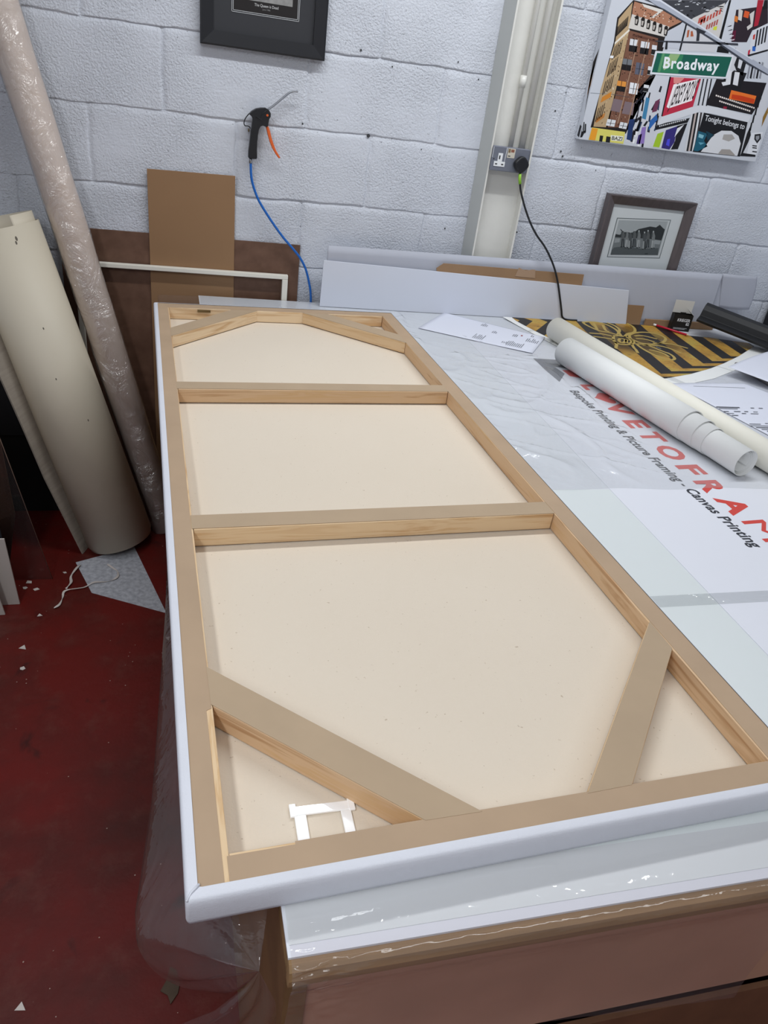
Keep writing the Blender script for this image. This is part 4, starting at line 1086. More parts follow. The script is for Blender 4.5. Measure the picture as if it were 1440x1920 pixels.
(3,'#3f7ea6',[(0.2166,0.1506),(0.2317,0.148),(0.2387,0.0827),(0.2223,0.0853)]),
(3,'#2c62a8',[(0.2557,0.0801),(0.2757,0.1046),(0.2847,0.0877),(0.2608,0.0491)]),
(3,'#8a72b4',[(0.232,0.0573),(0.2479,0.0612),(0.2579,0.0076),(0.2358,0.0044)]),
(3,'#6a3350',[(0.2565,0.1421),(0.2726,0.1527),(0.2726,0.1131),(0.2549,0.1067)]),
(3,'#3a2a66',[(0.2264,0.0318),(0.2388,0.0376),(0.2419,0.0036),(0.2274,0.0035)]),
(3,'#1e3566',[(0.1744,0.0756),(0.1928,0.0799),(0.2046,0.0112),(0.1837,0.0136)]),
(2,'#b92c44',[(0.2877,0.22),(0.41,0.2295),(0.4107,0.1398),(0.301,0.0985)]),
(3,'#d98a86',[(0.3013,0.2216),(0.3455,0.2252),(0.3257,0.2023),(0.3077,0.2044)]),
(3,'#efe9ea',[(0.3093,0.2003),(0.4017,0.2285),(0.3995,0.1607),(0.3166,0.127),(0.3067,0.1303)]),
(2,'#101014',[(0.2856,0.221),(0.291,0.2217),(0.3007,0.0994),(0.2958,0.1002)]),
(2,'#d2d3d8',[(0.41,0.2295),(0.415,0.2301),(0.4242,0.1502),(0.4191,0.1497)]),
(2,'#1a191d',[(0.4177,0.2305),(0.4227,0.231),(0.4328,0.1494),(0.4277,0.1489)]),
(2,'#d2d3d8',[(0.4255,0.2314),(0.4305,0.232),(0.4413,0.1486),(0.4363,0.148)]),
(2,'#1a191d',[(0.4332,0.2323),(0.4382,0.2329),(0.4499,0.1478),(0.4449,0.1472)]),
(2,'#d2d3d8',[(0.441,0.2332),(0.446,0.2338),(0.4586,0.147),(0.4535,0.1464)]),
(2,'#1a191d',[(0.4488,0.2342),(0.4538,0.2348),(0.4672,0.1462),(0.4621,0.1456)]),
(1,'#1b171c',[(0.471,0.2368),(0.6836,0.2491),(0.6934,0.2281),(0.661,0.1453),(0.4609,0.1544)]),
(1,'#121114',[(0.4378,0.3302),(0.4825,0.34),(0.4873,0.3155),(0.439,0.3136)]),
(2,'#141317',[(0.4932,0.233),(0.5304,0.2699),(0.5846,0.2678),(0.5784,0.2146),(0.5124,0.2156)]),
(3,'#d9dade',[(0.5025,0.2665),(0.5229,0.2668),(0.5325,0.2268),(0.505,0.2191),(0.4949,0.2288),(0.5109,0.2329)]),
(3,'#d9dade',[(0.535,0.2661),(0.5555,0.2665),(0.5643,0.2261),(0.5427,0.228)]),
(3,'#e2702a',[(0.5442,0.2106),(0.6542,0.2047),(0.6546,0.1796),(0.5453,0.1832)]),
(4,'#c23c14',[(0.5915,0.1984),(0.6511,0.1941),(0.6529,0.1808),(0.5552,0.1853),(0.5525,0.1983)]),
(4,'#e6dcd6',[(0.4877,0.1899),(0.4939,0.1893),(0.4947,0.1845),(0.4885,0.1851)]),
(4,'#e6dcd6',[(0.4964,0.1889),(0.5026,0.1882),(0.5034,0.1835),(0.4972,0.1841)]),
(4,'#e6dcd6',[(0.5051,0.1878),(0.5113,0.1872),(0.5122,0.1824),(0.506,0.1831)]),
(4,'#e6dcd6',[(0.5139,0.1868),(0.5201,0.1862),(0.5209,0.1814),(0.5147,0.182)]),
(4,'#e6dcd6',[(0.5227,0.1858),(0.5289,0.1852),(0.5297,0.1804),(0.5235,0.181)]),
(4,'#e6dcd6',[(0.5315,0.1848),(0.5377,0.1841),(0.5386,0.1793),(0.5323,0.18)]),
(4,'#e6dcd6',[(0.5403,0.1837),(0.5465,0.1831),(0.5474,0.1783),(0.5411,0.1789)]),
(4,'#e6dcd6',[(0.5491,0.1827),(0.5554,0.1821),(0.5562,0.1773),(0.55,0.1779)]),
(4,'#e6dcd6',[(0.5579,0.1817),(0.5642,0.181),(0.5651,0.1762),(0.5588,0.1768)]),
(4,'#e6dcd6',[(0.5668,0.1806),(0.5731,0.18),(0.574,0.1752),(0.5677,0.1758)]),
(4,'#e6dcd6',[(0.5757,0.1796),(0.582,0.179),(0.5829,0.1741),(0.5766,0.1748)]),
(4,'#e6dcd6',[(0.5846,0.1785),(0.5909,0.1779),(0.5918,0.1731),(0.5855,0.1737)]),
(4,'#e6dcd6',[(0.5935,0.1775),(0.5998,0.1769),(0.6008,0.172),(0.5944,0.1727)]),
(4,'#e6dcd6',[(0.6025,0.1764),(0.6088,0.1758),(0.6097,0.171),(0.6034,0.1716)]),
(4,'#e6dcd6',[(0.6114,0.1754),(0.6178,0.1748),(0.6187,0.1699),(0.6124,0.1705)]),
(4,'#e6dcd6',[(0.6204,0.1743),(0.6268,0.1737),(0.6277,0.1689),(0.6213,0.1695)]),
(4,'#e6dcd6',[(0.6294,0.1733),(0.6358,0.1727),(0.6367,0.1678),(0.6304,0.1684)]),
(4,'#e6dcd6',[(0.6384,0.1722),(0.6448,0.1716),(0.6458,0.1667),(0.6394,0.1674)]),
(4,'#e6dcd6',[(0.6474,0.1712),(0.6539,0.1705),(0.6548,0.1657),(0.6484,0.1663)]),
(4,'#e6dcd6',[(0.6565,0.1701),(0.6629,0.1695),(0.6639,0.1646),(0.6575,0.1652)]),
(4,'#e6dcd6',[(0.5089,0.1746),(0.5151,0.174),(0.516,0.1692),(0.5098,0.1698)]),
(4,'#e6dcd6',[(0.5177,0.1736),(0.5239,0.1729),(0.5248,0.1681),(0.5185,0.1687)]),
(4,'#e6dcd6',[(0.5265,0.1725),(0.5328,0.1719),(0.5336,0.1671),(0.5274,0.1677)]),
(4,'#e6dcd6',[(0.5353,0.1715),(0.5416,0.1708),(0.5425,0.166),(0.5362,0.1666)]),
(4,'#e6dcd6',[(0.5442,0.1704),(0.5504,0.1698),(0.5513,0.165),(0.545,0.1656)]),
(4,'#e6dcd6',[(0.553,0.1694),(0.5593,0.1687),(0.5602,0.1639),(0.5539,0.1645)]),
(4,'#e6dcd6',[(0.5619,0.1683),(0.5682,0.1677),(0.5691,0.1628),(0.5628,0.1635)]),
(4,'#e6dcd6',[(0.5708,0.1673),(0.5771,0.1666),(0.578,0.1618),(0.5717,0.1624)]),
(4,'#e6dcd6',[(0.5797,0.1662),(0.586,0.1656),(0.587,0.1607),(0.5806,0.1614)]),
(4,'#e6dcd6',[(0.5886,0.1651),(0.595,0.1645),(0.5959,0.1596),(0.5896,0.1603)]),
(4,'#e6dcd6',[(0.5976,0.1641),(0.6039,0.1635),(0.6049,0.1586),(0.5985,0.1592)]),
(4,'#e6dcd6',[(0.6066,0.163),(0.6129,0.1624),(0.6139,0.1575),(0.6075,0.1581)]),
(4,'#e6dcd6',[(0.6156,0.162),(0.6219,0.1613),(0.6229,0.1564),(0.6165,0.1571)]),
(4,'#e6dcd6',[(0.6246,0.1609),(0.631,0.1602),(0.6319,0.1554),(0.6255,0.156)]),
(4,'#e6dcd6',[(0.6336,0.1598),(0.64,0.1592),(0.641,0.1543),(0.6346,0.1549)]),
(4,'#e6dcd6',[(0.6426,0.1587),(0.6491,0.1581),(0.65,0.1532),(0.6436,0.1538)]),
(3,'#8c1c34',[(0.5338,0.1582),(0.5487,0.1585),(0.5489,0.1509),(0.534,0.1506)]),
(5,'#d2d4da',[(0.2898,0.0816),(0.3007,0.0994),(0.4071,0.1416),(0.4388,0.1506),(0.5093,0.1523),(0.6601,0.1406),(0.6572,0.1195),(0.5069,0.1295),(0.4414,0.1294),(0.4107,0.1174),(0.2937,0.0707)]),
(4,'#17171b',[(0.2901,0.0726),(0.4117,0.1072),(0.4079,0.0913),(0.288,0.0543)]),
(5,'#cfd0d4',[(0.2986,0.0699),(0.3034,0.0713),(0.3037,0.0673),(0.2989,0.0659)]),
(5,'#cfd0d4',[(0.3059,0.0723),(0.3106,0.0738),(0.3109,0.0697),(0.3062,0.0683)]),
(5,'#cfd0d4',[(0.3132,0.0748),(0.3179,0.0762),(0.3182,0.0721),(0.3135,0.0707)]),
(5,'#cfd0d4',[(0.3204,0.0772),(0.3252,0.0786),(0.3255,0.0746),(0.3208,0.0731)]),
(5,'#cfd0d4',[(0.3277,0.0796),(0.3325,0.081),(0.3328,0.077),(0.328,0.0756)]),
(5,'#cfd0d4',[(0.335,0.082),(0.3397,0.0834),(0.3401,0.0794),(0.3353,0.078)]),
(5,'#cfd0d4',[(0.3423,0.0844),(0.347,0.0859),(0.3474,0.0818),(0.3426,0.0804)]),
(5,'#cfd0d4',[(0.3496,0.0869),(0.3543,0.0883),(0.3546,0.0843),(0.3499,0.0828)]),
(5,'#cfd0d4',[(0.3569,0.0893),(0.3616,0.0907),(0.3619,0.0867),(0.3572,0.0853)]),
(5,'#cfd0d4',[(0.3641,0.0917),(0.3689,0.0931),(0.3692,0.0891),(0.3645,0.0877)]),
(5,'#cfd0d4',[(0.3714,0.0941),(0.3762,0.0956),(0.3765,0.0915),(0.3718,0.0901)]),
(5,'#cfd0d4',[(0.3787,0.0966),(0.3835,0.098),(0.3838,0.094),(0.3791,0.0925)]),
(5,'#cfd0d4',[(0.386,0.099),(0.3908,0.1004),(0.3912,0.0964),(0.3864,0.095)]),
(5,'#cfd0d4',[(0.3933,0.1014),(0.3981,0.1029),(0.3985,0.0988),(0.3937,0.0974)]),
(4,'#cbcdd2',[(0.288,0.0543),(0.4062,0.0912),(0.3967,-0.0004),(0.29,-0.0006)]),
(5,'#9ebf2e',[(0.3004,0.0442),(0.3233,0.0535),(0.3234,0.0014),(0.2964,0.0014)]),
(5,'#332a72',[(0.3301,0.0588),(0.3732,0.0771),(0.3782,0.0248),(0.3669,-0.0006),(0.3321,0.0005)]),
(5,'#18161c',[(0.3704,0.0768),(0.4084,0.09),(0.401,0.0038),(0.3726,0),(0.3794,0.0296)]),
(6,'#dcdde1',[(0.3732,0.0694),(0.397,0.0842),(0.3723,0.0404)]),
(6,'#4a4ad0',[(0.3464,0.0307),(0.3569,0.0341),(0.3621,0.0092),(0.3473,0.0123)]),
(4,'#cfd0d4',[(0.411,0.1242),(0.4183,0.125),(0.4384,0.0006),(0.4305,0.0007)]),
(4,'#1b1a1e',[(0.4183,0.125),(0.4257,0.1258),(0.4459,0.0014),(0.438,0.0015)]),
(4,'#b8a9a4',[(0.4257,0.1258),(0.433,0.1266),(0.4535,0.0021),(0.4455,0.0023)]),
(4,'#1b1a1e',[(0.433,0.1266),(0.4404,0.1275),(0.461,0.0029),(0.4531,0.0031)]),
(4,'#d8d9dc',[(0.4404,0.1275),(0.4477,0.1283),(0.4686,0.0037),(0.4607,0.0038)]),
(4,'#3a3436',[(0.4477,0.1283),(0.4551,0.1291),(0.4762,0.0045),(0.4682,0.0046)]),
(4,'#c9cace',[(0.4551,0.1291),(0.4625,0.1299),(0.4838,0.0052),(0.4758,0.0054)]),
(6,'#16161b',[(0.4619,0.1299),(0.6539,0.1201),(0.6701,0.0065),(0.4651,0.0019)]),
(7,'#1c5a70',[(0.4619,0.0707),(0.503,0.0658),(0.4976,0.042),(0.5195,0.0255),(0.4849,0.0054),(0.4677,0.006)]),
(8,'#7fb6c4',[(0.4683,0.0621),(0.4907,0.0589),(0.489,0.0481),(0.4699,0.0507)]),
(8,'#5f9fb4',[(0.4761,0.035),(0.5032,0.0355),(0.4884,0.027)]),
(7,'#123a4a',[(0.4936,0.0741),(0.5339,0.0645),(0.5121,0.0435)]),
(7,'#d5d6da',[(0.4984,0.0053),(0.5118,0.0294),(0.5281,0.0638),(0.5571,0.0818),(0.5984,0.0853),(0.6347,0.0728),(0.6551,0.049),(0.6584,0.0073),(0.583,0.0058)]),
(8,'#a5a19e',[(0.5709,0.0707),(0.6061,0.0745),(0.6238,0.0623),(0.6011,0.0505),(0.5717,0.0544)]),
(8,'#9c9691',[(0.5735,0.0063),(0.5821,0.0225),(0.6181,0.0252),(0.6466,0.0099),(0.6448,0.0068)]),
(6,'#c9cbd1',[(0.6552,0.1239),(0.6757,0.14),(0.6777,0.2616),(0.7054,0.2026),(0.7136,0.1117),(0.7337,0.0129),(0.6693,0.0084)]),
(7,'#16161a',[(0.669,0.1208),(0.6753,0.1206),(0.6798,0.0941),(0.6719,0.0951)]),
(7,'#16161a',[(0.6686,0.1461),(0.6749,0.1459),(0.6794,0.1197),(0.6715,0.1206)]),
(7,'#16161a',[(0.6683,0.1712),(0.6745,0.171),(0.679,0.145),(0.6712,0.146)]),
(7,'#16161a',[(0.6679,0.196),(0.6742,0.1958),(0.6786,0.1701),(0.6708,0.171)]),
(7,'#16161a',[(0.6676,0.2206),(0.6738,0.2204),(0.6782,0.1949),(0.6705,0.1958)]),
(7,'#1a191c',[(0.6672,0.0834),(0.6703,0.107),(0.6859,0.0806),(0.6853,0.0569),(0.6784,0.0189),(0.6708,0.0191)]),
(7,'#8c6a2a',[(0.7111,0.144),(0.7175,0.1768),(0.7257,0.1594),(0.7195,0.1124)]),
(7,'#dcdee3',[(0.6852,0.0876),(0.7334,0.0961),(0.7379,0.0134),(0.6966,0.015)]),
(8,'#202024',[(0.701,0.0846),(0.7257,0.0896),(0.7342,0.0739),(0.7246,0.0563),(0.7064,0.0686)]),
(9,'#8d8f95',[(0.7086,0.0802),(0.7224,0.0831),(0.7267,0.0736),(0.7209,0.0645),(0.7111,0.072)]),
(8,'#26262a',[(0.7074,0.0497),(0.7275,0.0499),(0.7274,0.046),(0.7073,0.0459)]),
(8,'#26262a',[(0.7105,0.0429),(0.7307,0.043),(0.7306,0.0392),(0.7104,0.039)]),
(8,'#26262a',[(0.7162,0.0305),(0.7364,0.0306),(0.7362,0.0267),(0.716,0.0266)]),
(8,'#18181c',[(0.6706,0.0196),(0.7354,0.0189),(0.7371,0.0123),(0.6693,0.0084)]),
(1,'#3b3c42',[(0.1148,0.4192),(0.4245,0.4616),(0.4055,0.4274),(0.3271,0.401),(0.2896,0.3841),(0.2275,0.4035),(0.1592,0.4137)]),
(2,'#5a5c64',[(0.3715,0.4385),(0.3808,0.439),(0.3803,0.4359),(0.371,0.4355)]),
(2,'#5a5c64',[(0.4032,0.431),(0.4133,0.43),(0.4153,0.4271),(0.4051,0.4281)]),
(2,'#5a5c64',[(0.2513,0.4315),(0.2641,0.4363),(0.2589,0.4335),(0.2461,0.4287)]),
(2,'#9a9ca4',[(0.2577,0.4109),(0.268,0.4124),(0.2651,0.4095),(0.2548,0.408)]),
(2,'#c9cbd0',[(0.2341,0.425),(0.2426,0.4254),(0.2376,0.4217),(0.2292,0.4213)]),
(2,'#c9cbd0',[(0.3525,0.4254),(0.3632,0.4264),(0.36,0.4226),(0.3494,0.4216)]),
(2,'#5a5c64',[(0.4002,0.4363),(0.4122,0.4362),(0.4141,0.434),(0.4021,0.4341)]),
(2,'#16161a',[(0.2941,0.4152),(0.3036,0.4157),(0.301,0.4126),(0.2916,0.4121)]),
(2,'#16161a',[(0.2842,0.4019),(0.294,0.4058),(0.2918,0.4032),(0.2819,0.3993)]),
(2,'#16161a',[(0.3062,0.405),(0.3151,0.4037),(0.3166,0.4016),(0.3077,0.4028)]),
(2,'#9a9ca4',[(0.3373,0.4271),(0.3499,0.4309),(0.3453,0.4271),(0.3326,0.4233)]),
(2,'#9a9ca4',[(0.3332,0.4277),(0.3465,0.4286),(0.349,0.4254),(0.3356,0.4246)]),
(2,'#c9cbd0',[(0.3546,0.4198),(0.368,0.4233),(0.3639,0.4197),(0.3504,0.4163)]),
(2,'#c9cbd0',[(0.3109,0.4365),(0.3189,0.4345),(0.3166,0.432),(0.3086,0.434)]),
(2,'#5a5c64',[(0.3911,0.4397),(0.4069,0.4413),(0.4062,0.439),(0.3904,0.4374)]),
(2,'#5a5c64',[(0.2771,0.4028),(0.2903,0.4017),(0.2904,0.3989),(0.2772,0.4)]),
(2,'#9a9ca4',[(0.3349,0.4426),(0.344,0.4448),(0.3421,0.4411),(0.3331,0.4389)]),
(2,'#5a5c64',[(0.3654,0.4326),(0.3793,0.4361),(0.3813,0.4333),(0.3674,0.4298)]),
(2,'#16161a',[(0.2869,0.4019),(0.2962,0.4018),(0.2941,0.3988),(0.2848,0.3989)]),
(2,'#16161a',[(0.3168,0.446),(0.3223,0.4479),(0.3248,0.4465),(0.3192,0.4446)]),
(2,'#c9cbd0',[(0.2398,0.4337),(0.2501,0.4373),(0.2517,0.4347),(0.2415,0.4311)]),
(2,'#9a9ca4',[(0.2955,0.4383),(0.3061,0.4395),(0.3033,0.4362),(0.2926,0.435)]),
(2,'#c9cbd0',[(0.3122,0.4396),(0.3228,0.4387),(0.3242,0.4372),(0.3136,0.4381)]),
(2,'#c9cbd0',[(0.27,0.4237),(0.2838,0.426),(0.2834,0.4238),(0.2696,0.4214)]),
(2,'#9a9ca4',[(0.235,0.398),(0.2418,0.4013),(0.2442,0.3985),(0.2375,0.3952)]),
(2,'#16161a',[(0.33,0.448),(0.3398,0.4513),(0.3368,0.4484),(0.327,0.4451)]),
(2,'#16161a',[(0.398,0.4415),(0.4123,0.4427),(0.4146,0.4403),(0.4003,0.4391)]),
(2,'#5a5c64',[(0.3919,0.4439),(0.4025,0.4469),(0.3999,0.4449),(0.3894,0.4419)]),
(2,'#c9cbd0',[(0.3878,0.4279),(0.402,0.4278),(0.398,0.4248),(0.3839,0.4248)]),
(2,'#c9cbd0',[(0.2354,0.4256),(0.2498,0.4269),(0.2471,0.4237),(0.2327,0.4224)]),
(2,'#9a9ca4',[(0.2831,0.4387),(0.2924,0.4416),(0.2905,0.4387),(0.2812,0.4359)]),
(2,'#16161a',[(0.2547,0.4353),(0.2674,0.435),(0.2621,0.4325),(0.2493,0.4328)]),
(2,'#16161a',[(0.311,0.446),(0.3229,0.4462),(0.3258,0.4438),(0.314,0.4436)]),
(2,'#16161a',[(0.23,0.4145),(0.2362,0.4163),(0.2329,0.4138),(0.2267,0.412)]),
(2,'#16161a',[(0.3407,0.4328),(0.3505,0.4318),(0.3476,0.4279),(0.3378,0.4289)]),
(2,'#c8c4c2',[(0.3102,0.3948),(0.4145,0.4524),(0.4358,0.3485),(0.3166,0.3717)]),
(3,'#b4564a',[(0.3339,0.3979),(0.3564,0.4109),(0.3581,0.3932),(0.3347,0.3821)]),
(3,'#b0483c',[(0.3433,0.3952),(0.3496,0.3988),(0.3509,0.3834),(0.3444,0.3801)]),
(3,'#b0483c',[(0.3531,0.4013),(0.3594,0.4049),(0.3607,0.3895),(0.3542,0.3862)]),
(3,'#b0483c',[(0.3629,0.4074),(0.3692,0.411),(0.3705,0.3956),(0.364,0.3924)]),
(3,'#b0483c',[(0.3727,0.4135),(0.379,0.4171),(0.3803,0.4017),(0.3738,0.3985)]),
(3,'#b0483c',[(0.3824,0.4195),(0.3888,0.4232),(0.3901,0.4078),(0.3836,0.4046)]),
(3,'#b0483c',[(0.3922,0.4256),(0.3985,0.4293),(0.3999,0.4139),(0.3934,0.4107)]),
(3,'#b0483c',[(0.402,0.4317),(0.4083,0.4353),(0.4097,0.42),(0.4032,0.4168)]),
(3,'#a24a44',[(0.3704,0.3836),(0.3758,0.3867),(0.3768,0.3707),(0.3715,0.3684)]),
(3,'#a24a44',[(0.3786,0.3883),(0.384,0.3914),(0.385,0.3754),(0.3797,0.3731)]),
(3,'#a24a44',[(0.3867,0.3929),(0.3922,0.3961),(0.3932,0.3801),(0.3879,0.3778)]),
(3,'#a24a44',[(0.3949,0.3976),(0.4003,0.4008),(0.4014,0.3848),(0.3961,0.3825)]),
(3,'#a24a44',[(0.4031,0.4023),(0.4085,0.4055),(0.4095,0.3895),(0.4043,0.3872)]),
(3,'#c9cf3a',[(0.3989,0.3825),(0.4115,0.3861),(0.4131,0.3742),(0.3987,0.3735)]),
(2,'#bfc3cc',[(0.2271,0.3459),(0.2851,0.3815),(0.2955,0.3039),(0.227,0.3013)]),
(3,'#17161a',[(0.2899,0.3762),(0.296,0.3762),(0.2999,0.2995),(0.2932,0.2994)]),
(2,'#c6c6ca',[(0.3,0.3715),(0.4366,0.3465),(0.4311,0.3118),(0.3026,0.2998)]),
(3,'#a65a3a',[(0.3034,0.3599),(0.3114,0.3621),(0.3147,0.3423),(0.3082,0.339)]),
(3,'#a65a3a',[(0.3171,0.3588),(0.3237,0.3605),(0.3332,0.3463),(0.3218,0.344)]),
(2,'#101013',[(0.4272,0.4619),(0.4351,0.463),(0.4431,0.3515),(0.4326,0.3522)]),
(3,'#d6d7dc',[(0.452,0.3975),(0.462,0.4009),(0.461,0.3979),(0.4458,0.3935)]),
(3,'#141418',[(0.456,0.3924),(0.4659,0.3957),(0.4649,0.3928),(0.4497,0.3883)]),
(3,'#d6d7dc',[(0.4599,0.3872),(0.4699,0.3906),(0.4689,0.3876),(0.4537,0.3831)]),
(3,'#141418',[(0.4638,0.382),(0.4738,0.3854),(0.4728,0.3824),(0.4576,0.378)]),
(3,'#d6d7dc',[(0.4678,0.3768),(0.4778,0.3802),(0.4768,0.3772),(0.4615,0.3728)]),
(3,'#141418',[(0.4718,0.3716),(0.4818,0.375),(0.4808,0.372),(0.4655,0.3675)]),
(3,'#d6d7dc',[(0.4757,0.3664),(0.4858,0.3697),(0.4848,0.3667),(0.4695,0.3623)]),
(3,'#141418',[(0.4797,0.3612),(0.4898,0.3645),(0.4888,0.3615),(0.4734,0.357)]),
(3,'#d6d7dc',[(0.4837,0.3559),(0.4938,0.3593),(0.4928,0.3562),(0.4774,0.3518)]),
(1,'#2a1f28',[(0.4651,0.4394),(0.5812,0.4671),(0.6072,0.4119),(0.552,0.3923),(0.545,0.3563),(0.4846,0.3486)]),
(3,'#d0562a',[(0.4981,0.4419),(0.5186,0.4406),(0.5209,0.4228),(0.5003,0.4241)]),
(3,'#c9722f',[(0.4663,0.4236),(0.4814,0.4216),(0.4838,0.4058),(0.4703,0.408)]),
(3,'#c8c3c0',[(0.4725,0.4444),(0.4911,0.4409),(0.4983,0.4118),(0.4837,0.4139)]),
(3,'#c8c3c0',[(0.5212,0.435),(0.5358,0.447),(0.5476,0.402),(0.5329,0.3898),(0.5258,0.3991),(0.5376,0.4088)]),
(3,'#a31f33',[(0.5354,0.4768),(0.5591,0.48),(0.5678,0.4087),(0.5531,0.4027)]),
(2,'#5a1230',[(0.4765,0.3804),(0.4893,0.3841),(0.4966,0.3542),(0.4829,0.3525)]),
(2,'#151419',[(0.5607,0.4802),(0.5742,0.4821),(0.5847,0.4596),(0.5648,0.4529)]),
(2,'#cfd1d8',[(0.5548,0.3927),(0.6035,0.4196),(0.6394,0.3431),(0.5669,0.3204)]),
(3,'#23232a',[(0.5696,0.3946),(0.5753,0.3974),(0.5869,0.3491),(0.5812,0.3463)]),
(3,'#23232a',[(0.5801,0.3997),(0.5858,0.4025),(0.5973,0.3546),(0.5916,0.3518)]),
(3,'#23232a',[(0.5906,0.4048),(0.5963,0.4076),(0.6078,0.3601),(0.602,0.3573)]),
(3,'#23232a',[(0.6011,0.4098),(0.6068,0.4126),(0.6182,0.3657),(0.6124,0.3628)]),
(3,'#b83a34',[(0.561,0.3791),(0.5685,0.3842),(0.5718,0.368),(0.5646,0.3671)]),
(3,'#2a5fb4',[(0.5725,0.3473),(0.5855,0.351),(0.5899,0.3347),(0.5771,0.3344)]),
(3,'#b4243c',[(0.5612,0.3332),(0.5683,0.3383),(0.5719,0.3198),(0.5647,0.3202)]),
(4,'#16161a',[(0.5643,0.321),(0.6376,0.3471),(0.6398,0.3423),(0.5687,0.3164)]),
(1,'#c9cad0',[(0.4842,0.336),(0.5291,0.3397),(0.5408,0.2797),(0.5018,0.2405),(0.4871,0.2474),(0.5017,0.3089)]),
(2,'#16161a',[(0.4978,0.3315),(0.5107,0.3352),(0.5,0.3129)]),
(2,'#1c1c20',[(0.5258,0.314),(0.5682,0.3045),(0.5713,0.2575),(0.5388,0.2709),(0.5233,0.2861)]),
(3,'#cfd0d6',[(0.5357,0.3047),(0.5529,0.3017),(0.5538,0.277),(0.5408,0.2797)]),
(3,'#8a8c94',[(0.5812,0.3018),(0.5889,0.3006),(0.5977,0.252),(0.5899,0.2533)]),
(3,'#1b1a20',[(0.5936,0.3033),(0.6013,0.3021),(0.6102,0.2535),(0.6024,0.2548)]),
(3,'#8a8c94',[(0.606,0.3049),(0.6136,0.3037),(0.6227,0.255),(0.615,0.2563)]),
(3,'#1b1a20',[(0.6184,0.3064),(0.6261,0.3052),(0.6353,0.2565),(0.6275,0.2578)]),
(3,'#8a8c94',[(0.6308,0.3079),(0.6385,0.3067),(0.6479,0.258),(0.6401,0.2593)]),
(9,'#a6abb8',[(0.1299,0.4212),(0.1756,0.4275),(0.3279,0.3852),(0.4369,0.3528),(0.5888,0.3113),(0.6641,0.2905),(0.6728,0.2719),(0.5793,0.293),(0.4318,0.3377),(0.3362,0.3642),(0.1959,0.4012)]),
(10,'#3a3e48',[(0.1516,0.4126),(0.1959,0.4012),(0.3362,0.3642),(0.4318,0.3377),(0.5793,0.293),(0.6728,0.2719),(0.6715,0.2748),(0.5799,0.2982),(0.4325,0.3427),(0.3344,0.3688),(0.1943,0.4056)]),
(10,'#d0d3dc',[(0.1451,0.4233),(0.1756,0.4275),(0.3279,0.3852),(0.4369,0.3528),(0.5888,0.3113),(0.5903,0.3081),(0.4358,0.3485),(0.3267,0.381),(0.1728,0.4233)]),
(11,'#2a2c33',[(0.3332,0.3718),(0.3751,0.3652),(0.3694,0.3583),(0.3526,0.3582),(0.3585,0.3365),(0.3478,0.3351),(0.3427,0.3549)]),
(10,'#3a3c44',[(0.1967,0.3166),(0.5096,0.3509),(0.5147,0.3433),(0.4658,0.3387),(0.1952,0.3132)]),
(11,'#b9bcc6',[(0.4567,0.3466),(0.5109,0.3519),(0.5112,0.3486),(0.4607,0.3438)]),
(11,'#1d1e22',[(0.2337,0.3205),(0.2405,0.3214),(0.2471,0.2977),(0.2386,0.2967)]),
(9,'#d9dce2',[(0.2044,0.2874),(0.5097,0.3133),(0.513,0.2419),(0.2066,0.2191)]),
(10,'#14594a',[(0.2127,0.2827),(0.5043,0.3071),(0.504,0.2464),(0.2121,0.2257)]),
(11,'#2f7a55',[(0.2306,0.2837),(0.3146,0.2905),(0.3136,0.2342),(0.2313,0.228)]),
(12,'#8fae78',[(0.2631,0.2862),(0.301,0.2893),(0.2929,0.2662),(0.2562,0.2365),(0.2465,0.2479)]),
(12,'#5c9468',[(0.2334,0.2837),(0.242,0.2844),(0.243,0.2298),(0.2337,0.2291)])]
